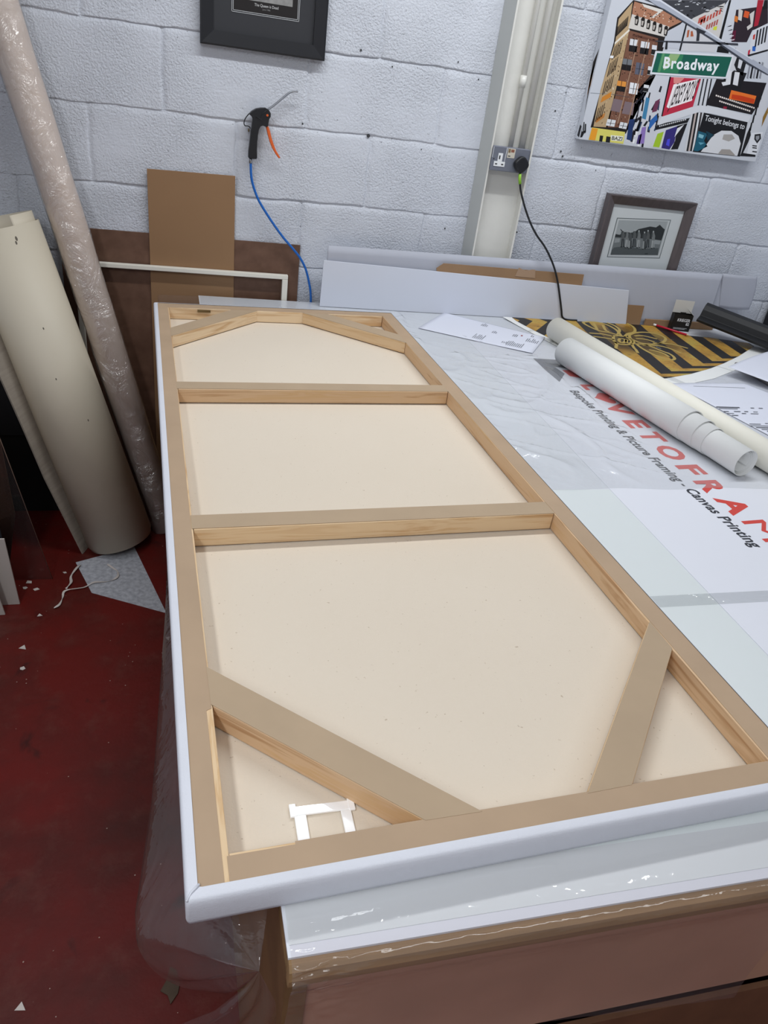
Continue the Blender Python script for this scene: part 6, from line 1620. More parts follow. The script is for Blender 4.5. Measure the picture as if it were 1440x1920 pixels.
mb = MB()
canvas_text('Broadway', SIGN, 14, flat('#e8ebee'), 0.03, spacing=1.15)
mb.build('sign_lettering', pr)
mb = MB()
canvas_text('BAZI', BAZ, 9, flat('#4a4a3a'), 0.02)
mb.build('plate_lettering', pr)
mb = MB()
canvas_text('Tonight belongs to', ((TON[0]), (0.648, TON[0][1] - 0.010), TON[2]), 9, flat('#dcdde2'), 0.01)
mb.build('poster_lettering', pr)
mb = MB()
o_, u_, v_ = dirs((0.3155, 0.1345), (0.4020, 0.168), (0.319, 0.197))
text_into(mb, 'JERSEY BOYS', (o_[0], -0.0371 - 0.0006, o_[1]), u_.normalized(), v_ / 0.72, flat('#22181c'), 1.0, 0.01, fit=u_.length)
mb.build('poster_lettering', pr)

# small framed photograph
rt = thing('picture_frame', (1.775, -0.04, 0.9), 'taupe framed black and white group photograph with wide pale mount, behind the boards', 'picture frame')
moulding('frame_moulding', rt, 1.590, 1.968, 0.9, 1.361, 0.034, -0.015, -0.047, GREYF, 0.45)
MB().box((1.62, -0.026, 0.93), (1.938, -0.016, 1.33), MOUNTW).build('mount', rt)
mb = MB()
mb.add([(1.656, -0.0262, 1.133), (1.889, -0.0262, 1.145), (1.887, -0.0262, 1.291), (1.654, -0.0262, 1.279)], [[0, 1, 2, 3]], flat('#565e60'))
mb.add([(1.659, -0.0264, 1.1355), (1.886, -0.0264, 1.1475), (1.884, -0.0264, 1.2885), (1.657, -0.0264, 1.2765)], [[0, 1, 2, 3]], flat('#b9bec0'))
for l, c, pts in PHOTO:
    # straighten on to the mount plane
    mb.add([(x - 0.0015, -0.0265 - 0.00005 * l, z + 0.001) for x, z in pts], [list(range(len(pts)))], flat(c))
mb.build('photograph', rt)

# ------------------------------------------------------------------ boards behind the bench, left part (stand on the floor)
tag(MB().box((-0.34, -0.0085, 0.0), (0.4565, -0.0025, 1.081), HARDM).build('hardboard_sheet', bevel=0.0006),
    'large dark brown hardboard sheet standing against the wall left of the bench', 'board')
tag(MB().prism([(-0.0595, -0.0095, 0.001), (0.2315, -0.0095, 0.001), (0.2255, -0.0095, 1.2865), (-0.055, -0.0095, 1.2815)], (0, -0.0035, 0), KBOARD).build('backing_board', bevel=0.0005),
    'narrow lighter tan backing board standing taller in front of the dark hardboard', 'board')
mb = MB()
mb.box((-0.30, -0.034, 0.9635), (0.4165, -0.0145, 0.9785), CREAMSTICK, Matrix.Translation((0, 0, 0)) )
mb.box((0.3965, -0.034, 0.001), (0.4165, -0.0145, 0.9635), CREAMSTICK)
mb.box((-0.30, -0.034, 0.001), (-0.282, -0.0145, 0.9635), CREAMSTICK)
mb.box((-0.282, -0.034, 0.001), (0.3965, -0.0145, 0.019), CREAMSTICK)
o = mb.build('empty_frame', bevel=0.002)
tag(o, 'slim empty cream frame leaning on the brown boards behind the bench', 'frame')
# ------------------------------------------------------------------ bench
ZT = 0.890
rt = thing('workbench', (1.5, -1.2, 0), 'long white topped workbench with brown timber edge and hardboard front', 'workbench')
PL = [(0.104, -0.040), (0.1555, -2.330), (2.90, -2.330), (2.90, -0.040)]
MB().prism([(x, y, ZT - 0.0035) for x, y in PL], (0, 0, 0.0035), LAM).build('worktop', rt)
PT = [(0.107, -0.042), (0.1585, -2.327), (2.898, -2.327), (2.898, -0.042)]
MB().prism([(x, y, ZT - 0.040) for x, y in PT], (0, 0, 0.0362), BROWNW).build('top_board', rt)
mb = MB()
prof = [(-2.3272, ZT - 0.004), (-2.334, ZT - 0.0045), (-2.340, ZT - 0.010), (-2.342, ZT - 0.022), (-2.340, ZT - 0.036), (-2.334, ZT - 0.042), (-2.3272, ZT - 0.042)]
mb.prism([(0.156, y, z) for y, z in prof], (2.744, 0, 0), BROWNW)
mb.build('edge_trim', rt)
MB().prism([(0.157, -2.322, 0), (0.181, -2.322, 0), (0.1345, -0.06, 0), (0.110, -0.06, 0)], (0, 0, ZT - 0.041), mat('side_board', '#7d6040', 0.5, noise_amt=0.2)).build('side_panel', rt)
MB().box((0.1815, -2.318, 0.600), (2.87, -2.306, ZT - 0.0425), PANELM).build('front_panel', rt, bevel=0.001)
MB().box((0.1815, -2.316, 0.0), (2.87, -2.308, 0.56), mat('lower_board', '#6d4a34', 0.55, noise_amt=0.2)).build('lower_panel', rt)
MB().box((2.85, -2.29, 0), (2.88, -0.06, ZT - 0.041), PANELM).build('side_panel', rt)

# pale protective sheet at the left of the banner
tag(MB().box((0.158, -2.318, ZT + 0.0001), (0.9985, -1.418, ZT + 0.0006), GREENISH).build('protective_sheet'),
    'pale greenish protective sheet on the bench left of the lettered banner', 'sheet')
# banner with lettering
rt = thing('banner_sheet', (1.5, -1.4, ZT), 'white printed banner with red and black lettering lying flat on the bench', 'banner')
bn = MB().box((1.000, -2.324, ZT + 0.0001), (2.05, -0.40, ZT + 0.0008), BANNERM).build('sheet', rt)
mb = MB()
ZL = ZT + 0.0010
dU = Vector((0.012, -1.0, 0)).normalized()
dV = Vector((1.0, 0.012, 0)).normalized()
REDI = mat('red_banner_ink', '#cf3a2e', 0.4)
NAVY = mat('navy_banner_ink', '#22252e', 0.4)
word = 'L VETOFRAME'
starts = [0.766, None, 0.908, 1.028, 1.104, 1.190, 1.296, 1.376, 1.461, 1.558, 1.672]
widths = [0.048, None, 0.086, 0.057, 0.062, 0.081, 0.054, 0.064, 0.079, 0.088, 0.057]
for ch, s_, w_ in zip(word, starts, widths):
    if s_ is None:
        continue
    bx = 1.2450 + (s_ - 0.75) * 0.006
    text_into(mb, ch, (bx, -s_, ZL), dU, dV, REDI, 0.0655 / 0.72, 0.0 if ch == 'M' else 0.04, shear=-0.05, fit=w_)
# heart in place of the O
hp = []
for k in range(40):
    a = 2 * math.pi * k / 40
    hx = 16 * math.sin(a) ** 3
    hy = 13 * math.cos(a) - 5 * math.cos(2 * a) - 2 * math.cos(3 * a) - math.cos(4 * a)
    hp.append((hx / 34, hy / 30))
hc = Vector((1.2740, -0.873, ZL))
mb.add([hc + dU * (x * 0.086) + dV * (y * 0.064) for x, y in hp], [list(range(40))], REDI)
mb.build('red_lettering', bn)
mb = MB()
text_into(mb, 'Bespoke Printing & Picture Framing - Canvas Printing', (1.1810, -0.822, ZL), Vector((0.0235, -0.836, 0)).normalized(), dV, NAVY, 0.0415, 0.030, shear=0.0, fit=0.842, spacing=1.05)
mb.build('black_lettering', bn)
mb = MB()
GREYI = mat('grey_banner_ink', '#6a6c74', 0.4)
mb.add([(1.179, -0.546, ZL), (1.300, -0.552, ZL), (1.262, -0.628, ZL), (1.224, -0.621, ZL), (1.2325, -0.680, ZL), (1.180, -0.7535, ZL), (1.176, -0.66, ZL)], [[0, 1, 2, 3, 4, 5, 6]], GREYI)
mb.add([(1.2385, -0.648, ZL), (1.300, -0.640, ZL), (1.315, -0.690, ZL), (1.275, -0.712, ZL), (1.242, -0.700, ZL)], [[0, 1, 2, 3, 4]], REDI)
mb.build('logo', bn)
# tape across the joint
tag(MB().box((0.86, -1.838, ZT + 0.0010), (2.3, -1.806, ZT + 0.0013), FILMT).build('tape_strip'), 'clear tape strip crossing the bench beside the canvas frame', 'tape')

# clear film over the far part of the bench
def cover(u, v):
    x = 0.108 + (2.20 - 0.108) * u
    y = -0.045 + (-1.418 + 0.045) * v
    if v > 0.985:
        y -= 0.004 * math.sin(x * 23)
    a = noise.noise(Vector((x * 5.0, y * 3.2, 0.3)))
    b_ = noise.noise(Vector((x * 13 + 3, y * 9, 1.7)))
    c_ = noise.noise(Vector((x * 3 + 9, y * 12 + x * 6, 4.2)))
    r = max(0, 1 - abs(a) * 5) ** 3 * 0.0085 + max(0, 1 - abs(b_) * 5) ** 3 * 0.0030 + max(0, 1 - abs(c_) * 6) ** 3 * 0.0045
    lim = 1.0 if x < 1.42 else 0.35
    edge = min(1, min(v, 1 - v) * 14) * min(1, u * 14)
    if x < 0.79:
        lim = 0.0 if x < 0.76 else (x - 0.76) / 0.03
    # kept flat where sheets and rolls press on it
    if 0.82 < x < 1.36 and y > -0.53:
        lim = 0.22
    if x > 1.22 and y < -0.40:
        lim = min(lim, 0.15)
    if x > 1.2 and y >= -0.8:
        lim = min(lim, 0.12)
    return (x, y, ZT + 0.0014 + r * lim * edge)


tag(MB().grid(cover, 260, 190, FILMT).build('plastic_film'), 'wrinkled clear plastic film spread over the far half of the bench', 'plastic film')

# film hanging from the left edge and the front edge of the bench
rt = thing('draped_film', (0.13, -1.2, 0.66), 'clear plastic sheet draped over the left and front edge of the workbench', 'plastic film')
ST = [(-0.045, -0.035, .884, 0.09), (-0.40, -0.01, .872, 0.09), (-0.90, 0.012, .850, 0.10), (-1.40, 0.026, .825, 0.11), (-1.70, 0.024, .812, 0.11), (-1.87, 0.0195, .806, 0.115), (-2.06, 0.0145, .800, 0.12),
      (-2.16, 0.006, .798, 0.125), (-2.205, 0.0015, .796, 0.125), (-2.232, 0.004, .793, 0.126)]


def stat(v):
    t = v * (len(ST) - 1)
    i = min(int(t), len(ST) - 2)
    f = t - i
    return [ST[i][k] * (1 - f) + ST[i + 1][k] * f for k in range(4)]


def drape(u, v):
    y, xo, zo, xi = stat(v)
    xt = 0.100 + 0.0225 * (-y)
    if u < 0.5:
        t = u / 0.5
        x = xt + (xo - xt) * t
        z = 0.8885 + (zo - 0.8885) * t ** 2.2
    else:
        t = (u - 0.5) / 0.5
        x = xo + (xi - xo) * t ** 1.8
        z = zo - 0.15 * math.sin(t * math.pi / 2)
    w = noise.noise(Vector((x * 9, y * 4, z * 9)))
    z += w * 0.004 * min(1, u * 6)
    return (x, y, z)


MB().grid(drape, 30, 120, FILMD).build('side_fold', rt)
CN = Vector((0.1270, -2.335, 0.885))


def endfold(u, v):
    q = Vector(drape(u, 1.0))
    t = v
    ctr = q.lerp(CN, t)
    sag = math.sin(t * math.pi)
    ctr.z += -0.006 * sag + 0.004 * math.sin(u * 40) * t * (1 - t) * 2
    ctr.y += 0.006 * sag * math.sin(u * 26)
    return ctr


MB().grid(endfold, 40, 24, FILMD).build('gathered_corner', rt)
# lower flap hanging from the corner
FLA = [(0.1270, -2.335, 0.885), (0.112, -2.338, 0.862), (0.085, -2.343, 0.835), (0.050, -2.335, 0.800), (0.01, -2.31, 0.74)]
FLB = [(0.1275, -2.336, 0.885), (0.137, -2.336, 0.855), (0.146, -2.334, 0.82), (0.150, -2.33, 0.77), (0.152, -2.326, 0.70)]


def flap(u, v):
    t = v * 4
    i = min(int(t), 3)
    f = t - i
    a = Vector(FLA[i]).lerp(Vector(FLA[i + 1]), f)
    b = Vector(FLB[i]).lerp(Vector(FLB[i + 1]), f)
    q = a.lerp(b, u)
    q.y += 0.006 * math.sin(u * 17 + v * 3) * v
    return q


MB().grid(flap, 30, 30, FILMD).build('lower_flap', rt)


def front(u, v):
    x = 0.158 + (0.795 - 0.158) * u
    # over the top edge, round the trim, then hanging
    P = [(-2.262, ZT + 0.0012), (-2.300, ZT + 0.0014), (-2.322, ZT + 0.0020), (-2.338, ZT - 0.001), (-2.3455, ZT - 0.012), (-2.346, ZT - 0.030), (-2.342, ZT - 0.046), (-2.338, ZT - 0.08)]
    zb = 0.700 - 0.155 * (x - 0.155)
    P.append((-2.334, zb + 0.06))
    P.append((-2.336, zb))
    S_ = spline([(0, a, b) for a, b in P], 8)
    t = v * (len(S_) - 1)
    i = min(int(t), len(S_) - 2)
    q = S_[i].lerp(S_[i + 1], t - i)
    y, z = q.y, q.z
    n1 = noise.noise(Vector((x * 20, v * 9, 2)))
    n2 = noise.noise(Vector((x * 60, v * 22, 7)))
    # the ridge of the fold along the top
    rid = math.exp(-((y + 2.289 + 0.010 * math.sin(x * 11)) / 0.006) ** 2) * 0.004 * (1 if x < 0.47 else 0.0)
    cr = math.exp(-((x - 0.17) / 0.05) ** 2)
    z += rid + (abs(n2) * 0.0004 + abs(n1) * 0.0008) * (0.4 + 3.0 * cr) * (1 if v < .5 else 0.2)
    band = math.exp(-((y + 2.292) / 0.016) ** 2) * (1 if x < 0.50 else 0)
    msk = max(0, noise.noise(Vector((x * 16, 3.3, 1.1)))) * 3
    z += abs(noise.noise(Vector((x * 70, y * 110, 5)))) * 0.0010 * band * min(1, msk)
    y -= (abs(n1) * 0.003 + abs(n2) * 0.0012) * (0.25 + 2.4 * cr) * (1 if v > 0.3 else 0)
    return (x, y, z)


MB().grid(front, 200, 160, FILMF).build('front_fold', rt)

# ------------------------------------------------------------------ the big canvas, face down
TH = 0.04852
CO = Vector((-0.03742, -0.30475, 0))
CW, CL = 0.789, 1.9835
au = Vector((math.cos(TH), math.sin(TH), 0))
av = Vector((math.sin(TH), -math.cos(TH), 0))


def cv(u, v, z):
    return CO + au * u + av * v + Vector((0, 0, z))


BASE = 0.8925
rt = thing('stretched_canvas', cv(CW / 2, CL / 2, BASE), 'large stretched canvas lying face down on the bench, showing its pine stretcher frame', 'canvas')


def crect(il, ir, if_, in_, z, r=0.004):
    """rounded rectangle ring inset from the outer outline"""
    out = []
    for cx, cy, a0 in ((CW - ir - r, CL - in_ - r, 0), (il + r, CL - in_ - r, 90), (il + r, if_ + r, 180), (CW - ir - r, if_ + r, 270)):
        for k in range(4):
            a = math.radians(a0 + k * 30)
            out.append(cv(cx + r * math.cos(a), cy + r * math.sin(a), z))
    return out


rings = [crect(.0125, .0035, .004, .0135, .9352), crect(.0040, .0028, .0035, .0045, .9356), crect(.0015, .0012, .0012, .0018, .9343), crect(.0002, .0002, .0002, .0004, .9305),
         crect(0, 0, 0, 0, .922), crect(0, 0, 0, 0, .902), crect(.0012, .0012, .0012, .0012, .8955), crect(.005, .005, .005, .005, BASE), crect(.03, .03, .03, .03, BASE)]
mb = MB()
n = len(rings[0])
vs = [q for r in rings for q in r]
fs = [[i * n + k, i * n + (k + 1) % n, (i + 1) * n + (k + 1) % n, (i + 1) * n + k] for i in range(len(rings) - 1) for k in range(n)]
mb.add(vs, fs, PRIMED, True)
# folded corner tuck at the near left
mb.tube([cv(0.001, CL - 0.002, 0.9335), cv(0.006, CL - 0.009, 0.9362), cv(0.014, CL - 0.016, 0.9362)], 0.0014, PRIMED, 6)
mb.build('wrapped_edge', rt)
mb = MB()
NU = 30


def cback(u, v):
    a, b_ = 0.02 + u * (CW - 0.04), 0.02 + v * (CL - 0.04)
    return cv(a, b_, 0.8968 + 0.0003 * noise.noise(Vector((a * 4, b_ * 3, 0))))


MB().grid(cback, 24, 60, CANVAS).build('canvas_back', rt)

_b = [0]


def bar(name, p0, p1, w, z0, z1, mi):
    """straight timber from p0 to p1 (uv on the canvas); local X runs with the grain"""
    a, b_ = cv(p0[0], p0[1], 0), cv(p1[0], p1[1], 0)
    d = b_ - a
    L = d.length
    M = Matrix.Translation(a + Vector((0, 0, z0))) @ Matrix.Rotation(math.atan2(d.y, d.x), 4, 'Z')
    mb = MB()
    mb.box((0, -w / 2, 0), (L, w / 2, z1 - z0), PINE[mi % 3])
    return mb.build(name, rt, bevel=0.0008, M=M)


IW = 0.0415
zb0, zb1 = 0.8985, 0.9335
bar('stretcher_bar', (.003 + IW / 2 + .001, .004), (.003 + IW / 2 + .001, CL - .004), IW, zb0, zb1, 0)
bar('stretcher_bar', (CW - .003 - IW / 2, .004), (CW - .003 - IW / 2, CL - .004), IW, zb0, zb1, 1)
bar('stretcher_bar', (.046, .004 + IW / 2), (CW - .046, .004 + IW / 2), IW, zb0, zb1, 2)
bar('stretcher_bar', (.046, CL - .004 - IW / 2), (CW - .046, CL - .004 - IW / 2), IW, zb0, zb1, 0)
C1, C2 = 0.6785, 1.2990
bar('crossbar', (.0465, C1), (CW - .0462, C1), .046, zb0 + .001, zb1, 1)
bar('crossbar', (.0465, C2), (CW - .0462, C2), .046, zb0 + .001, zb1, 0)


def brace(P, mi, tapes=True):
    """corner brace with mitred ends; P = four uv corners"""
    c0 = (Vector(P[0]) + Vector(P[3])) / 2
    c1 = (Vector(P[1]) + Vector(P[2])) / 2
    a, b_ = cv(c0.x, c0.y, 0), cv(c1.x, c1.y, 0)
    d = b_ - a
    M = Matrix.Translation(a + Vector((0, 0, zb0 + .001))) @ Matrix.Rotation(math.atan2(d.y, d.x), 4, 'Z')
    Mi = M.inverted()
    pts = [Mi @ cv(q[0], q[1], zb0 + .001) for q in P]
    mb = MB()
    mb.prism(pts, (0, 0, zb1 - zb0 - .001), PINE[mi])
    o = mb.build('corner_brace', rt, bevel=0.0008, M=M)
    return o


# far left, far right, near left, near right
L0, R0, F0, N0 = .0462, CW - .0455, .0463, CL - .0463
BR = [[(L0, .241), (.234, F0), (.319, F0), (L0, .315)],
      [(CW - .234, F0), (R0, .231), (R0, .312), (CW - .320, F0)],
      [(L0, 1.6620), (.3290, N0), (.2590, N0), (L0, 1.7320)],
      [(R0, 1.6580), (.4720, N0), (.5360, N0), (R0, 1.7230)]]
for i, P in enumerate(BR):
    brace(P, (2, 0, 1, 0)[i])

# gummed paper over the timber faces
zt0, zt1 = 0.93365, 0.93515


def tape(pts, m=KRAFT, dz=0.0, label=None):
    o = MB().prism([cv(u, v, zt0 + dz) for u, v in pts], (0, 0, 0.0004), m).build('gummed_tape', rt)
    if label:
        tag(o, label, None)
    return o


tape([(.0100, .004), (.0425, .004), (.0445, .60), (.0425, 1.30), (.0440, 1.735), (.0375, 1.738), (.0385, CL - .010), (.0105, CL - .010)])
tape([(CW - .0425, .004), (CW - .0035, .004), (CW - .0035, CL - .01), (CW - .0425, CL - .010), (CW - .0405, 1.70), (CW - .0425, 1.20), (CW - .0445, .70)])
tape([(.0425, .0045), (CW - .0425, .0045), (CW - .0425, .0430), (.30, .0405), (.0425, .0440)])
tape([(.0435, CL - .0425), (.115, CL - .0425), (.115, CL - .0462), (.33, CL - .0455), (CW - .0425, CL - .0445), (CW - .0425, CL - .010), (.0435, CL - .0115)])
tape([(.0435, C1 - .0235), (CW - .0435, C1 - .0235), (CW - .0435, C1 + .0205), (.0435, C1 + .0200)], KRAFT2, 0.0004)
tape([(.0435, C2 - .0235), (CW - .0435, C2 - .0235), (CW - .0435, C2 + .0210), (.0435, C2 + .0200)], KRAFT2, 0.0004)


def grow(P, a, b_):
    # pull the two end edges out by a, keep the long edges in by b_
    p = [Vector(q) for q in P]
    d = ((p[1] + p[2]) / 2 - (p[0] + p[3]) / 2).normalized()
    nrm = Vector((-d.y, d.x))
    sgn = 1 if (p[3] - p[0]).dot(nrm) > 0 else -1
    return [tuple(p[0] - d * a + nrm * sgn * b_), tuple(p[1] + d * a + nrm * sgn * b_), tuple(p[2] + d * a - nrm * sgn * b_), tuple(p[3] - d * a - nrm * sgn * b_)]


for P in BR:
    tape(grow(P, 0.004, 0.0008), KRAFT2, 0.0004)

# staple plate set into the far bar
MB().box((0, -0.0012, 0), (0.040, 0.0012, 0.007), BRASS).build('metal_plate', rt, M=Matrix.Translation(cv(.132, .0478, .9235)) @ Matrix.Rotation(TH, 4, 'Z'))

# bright white bracket lying in the near left corner
rt2 = thing('square_bracket', cv(.16, 1.88, .8975), 'small bright white square open bracket lying in the near corner of the canvas back', 'bracket')
mb = MB()
Mq = Matrix.Translation(cv(.1245, 1.8705, .8976)) @ Matrix.Rotation(TH - 0.04, 4, 'Z')
WG = mat('gloss_white_enamel', '#ffffff', 0.12, coat=1.0)
mb.box((0, -.0125, 0), (.070, 0, .003), WG, Mq)
mb.box((.0015, -.078, 0), (.0155, -.0125, .003), WG, Mq)
mb.box((.056, -.078, 0), (.0685, -.0125, .003), WG, Mq)
mb.build('bracket_frame', rt2, bevel=0.001)
for x, y in ((-.003, .0), (.066, .0)):
    MB().box((x, -.014, 0), (x + .008, .0035, .0036), WG, Mq).build('corner_lug', rt2, bevel=0.001)

# ------------------------------------------------------------------ boards standing on the bench against the wall
def card(u, v):
    x = 0.546 + (2.17 - 0.546) * u
    zt_ = 1.1006 + 0.0125 * u
    z = ZT + 0.002 + (zt_ - ZT - 0.002) * v
    y = -0.0765 + 0.0 * u
    y += -0.0022 * max(0, math.sin((x + z * .35) * 46)) ** 12 * (1 if x > 1.55 else 0.25) + (0.0 if v > 0.5 else 0)
    return (x, y + 0.010 * v, z)


rt = thing('corrugated_card', (1.4, -0.05, ZT), 'long pale grey corrugated card standing against the wall behind the bench items', 'cardboard')
MB().grid(card, 420, 8, CARD).build('card_sheet', rt, solid=0.004)


def cflap(u, v):
    x = 2.172 + 0.150 * u + 0.018 * math.sin(v * 2.2) * u
    z = 0.978 + (1.1155 - 0.978) * v
    return (x + (1 - v) * 0.035, -0.064 - 0.012 * math.sin(u * 3.1), z)


MB().grid(cflap, 24, 10, CARD).build('card_flap', rt, solid=0.003)
MB().add([(2.17, -0.068, 0.893), (2.25, -0.068, 0.893), (2.225, -0.064, 0.98), (2.17, -0.06, 1.11)], [[0, 1, 2, 3]], CARD).build('card_fold', rt, solid=0.003)
tag(MB().prism([(0.985, -0.0815, ZT + .002), (1.850, -0.0815, ZT + .002), (1.846, -0.0815, 0.9695), (1.549, -0.0815, 0.970), (1.545, -0.0815, 1.0730), (0.974, -0.0815, 1.0740), (0.949, -0.0815, 1.055)], (0, -0.0035, 0), CARDBR).build('brown_cardboard'),
    'brown cardboard piece between the pale grey card and the white board', 'cardboard')
tag(MB().prism([(0.5285, -0.0860, ZT + .002), (1.7845, -0.0860, ZT + .002), (1.7540, -0.0860, 1.0270), (0.5305, -0.0860, 1.0540)], (0, -0.0045, 0), CARDB).build('foam_board', bevel=0.0005),
    'long white board leaning in front of the brown cardboard at the bench back', 'board')
tag(MB().prism([(1.262, -0.0855, 1.048), (1.345, -0.0855, 1.046), (1.338, -0.0855, 1.077), (1.325, -0.0855, 1.077), (1.30, -0.0855, 1.071), (1.27, -0.0855, 1.080)], (0, -0.0008, 0), mat('brown_parcel_tape', '#a98c72', 0.3)).build('parcel_tape'),
    'crumpled brown parcel tape on top of the brown cardboard', 'tape')

# ------------------------------------------------------------------ things on the bench
ZS = ZT + 0.0030


def sheet(name, pts, z, m, label, cat, curl=None, group=None, n=24):
    p = [Vector((x, y, 0)) for x, y in pts]

    def fn(u, v):
        q = (p[0].lerp(p[1], u)).lerp(p[3].lerp(p[2], u), v)
        return (q.x, q.y, z + (curl(u, v) if curl else 0))
    return tag(MB().grid(fn, n, n, m).build(name, solid=0.0003), label, cat, group)


# invoice beside the canvas
rt = thing('invoice', (1.09, -0.3, ZS), 'white printed invoice paper half under clear film, beside the far end of the canvas', 'paper')
P = [Vector((0.848, -0.288, 0)), Vector((1.010, -0.080, 0)), Vector((1.322, -0.3215, 0)), Vector((1.1935, -0.5045, 0))]


def inv(a, b_):   # a along the long side, b across
    return P[0].lerp(P[3], a).lerp(P[1].lerp(P[2], a), b_)


def invf(u, v):
    q = inv(u, v)
    return (q.x, q.y, ZS + 0.006 * max(0, u - 0.6) ** 1.5 + 0.002 * (1 - u) * math.sin(v * 3.14))


MB().grid(invf, 20, 20, PAPER).build('paper_sheet', rt, solid=0.0003)
mb = MB()
rr = random.Random(7)


def inkbar(a, b_, w, h):
    # printed line: w across, h along
    q = [inv(a, b_), inv(a + h, b_), inv(a + h, b_ + w), inv(a, b_ + w)]
    mb.add([(k.x, k.y, invf(a, b_)[2] + 0.0011) for k in q], [[0, 1, 2, 3]], INK)


for a0, b0, rows, wmax in [(0.42, 0.78, 4, .16), (0.50, 0.10, 6, .22), (0.84, 0.12, 9, .30), (0.73, 0.62, 3, .14), (0.93, 0.52, 7, .20), (0.86, 0.82, 2, .1), (0.70, 0.18, 3, .1), (0.55, .55, 3, .12)]:
    mb = MB()
    for r in range(rows):
        b_ = b0
        while b_ < b0 + wmax * (0.5 + 0.5 * rr.random()):
            w_ = rr.uniform(.015, .05)
            inkbar(a0 - r * 0.016 + 0.04, b_, w_, 0.006)
            b_ += w_ + 0.012
    mb.build('printed_text', rt)
mb = MB()
mb.add([(k.x, k.y, invf(.8, .8)[2] + .0012) for k in [inv(.80, .74), inv(.815, .74), inv(.815, .79), inv(.80, .79)]], [[0, 1, 2, 3]], flat('#a0403c'))
mb.build('printed_mark', rt)

# documents on the right
rt = thing('delivery_note', (1.8, -0.9, ZS), 'white printed sheet behind the cream roll at the right of the bench', 'paper')
Q = [Vector((1.588, -0.735, 0)), Vector((1.897, -0.708, 0)), Vector((2.05, -1.03, 0)), Vector((1.70, -1.25, 0))]


def docf(u, v):
    q = Q[0].lerp(Q[1], u).lerp(Q[3].lerp(Q[2], u), v)
    return Vector((q.x, q.y, ZS + 0.0015 * (1 - v) ** 4 * math.sin(u * 3.1)))


MB().grid(docf, 20, 20, PAPER).build('paper_sheet', rt, solid=0.0003)
LINES = [(1.66, 1.86, -.757, .0015), (1.63, 1.715, -.925, .006), (1.755, 1.768, -.926, .004), (1.785, 1.80, -.926, .004), (1.632, 1.70, -.936, .003), (1.634, 1.652, -.958, .004), (1.672, 1.695, -.956, .004), (1.71, 1.724, -.955, .004),
         (1.742, 1.758, -.956, .003), (1.636, 1.66, -.972, .003), (1.69, 1.705, -.970, .004), (1.722, 1.75, -.970, .003), (1.643, 1.665, -.986, .004), (1.66, 1.70, -1.046, .003), (1.72, 1.80, -1.040, .003),
         (1.655, 1.73, -1.058, .003), (1.665, 1.78, -1.070, .004), (1.675, 1.75, -1.082, .003), (1.685, 1.80, -1.094, .004), (1.70, 1.76, -1.106, .003)]
for xa, xb, yy, h in LINES:
    n_ = max(1, int((xb - xa) / 0.02))
    mb = MB()
    mb.box((xa, yy - h / 2, ZS + .0016), (xb, yy + h / 2, ZS + .0018), INK)
    mb.build('printed_line', rt)

# hazard stripe print with the insect
ol = [(1.240, -0.0995), (1.30, -0.0995), (1.50, -0.0995), (1.86, -0.0995), (1.92, -0.105), (2.01, -0.20), (2.12, -0.215), (2.30, -0.275), (2.315, -0.33), (2.165, -0.435),
      (1.955, -0.577), (1.80, -0.672), (1.676, -0.726), (1.585, -0.750), (1.434, -0.772)]
rt = thing('poster_print', (1.7, -0.4, ZS), 'black and yellow hazard striped poster with gold insect line drawing and white border', 'poster')


def pz(x, y):
    # the sheet curls up along its far edge and at the right corner
    return ZT + 0.0020 + 0.004 * max(0, (y + 0.25) / 0.15) ** 2 * (1 if y > -0.25 else 0) + 0.003 * max(0, (x - 1.9) / 0.36) ** 2


def poly_surface(outline, zf, m, name, parent, inset=None, res=0.03):
    bm = bmesh.new()
    vs = [bm.verts.new((x, y, 0)) for x, y in outline]
    bm.faces.new(vs)
    xs = [p[0] for p in outline]
    ys = [p[1] for p in outline]
    x = min(xs) + res
    while x < max(xs):
        bmesh.ops.bisect_plane(bm, geom=bm.verts[:] + bm.edges[:] + bm.faces[:], plane_co=(x, 0, 0), plane_no=(1, 0, 0))
        x += res
    y = min(ys) + res
    while y < max(ys):
        bmesh.ops.bisect_plane(bm, geom=bm.verts[:] + bm.edges[:] + bm.faces[:], plane_co=(0, y, 0), plane_no=(0, 1, 0))
        y += res
    for v in bm.verts:
        v.co.z = zf(v.co.x, v.co.y)
    bmesh.ops.recalc_face_normals(bm, faces=bm.faces)
    me = bpy.data.meshes.new(name)
    bm.to_mesh(me)
    bm.free()
    me.materials.append(m)
    for p in me.polygons:
        p.use_smooth = True
    o = bpy.data.objects.new(name, me)
    COL.objects.link(o)
    if parent:
        o.parent = parent
        o.matrix_parent_inverse = parent.matrix_world.inverted()
    return o


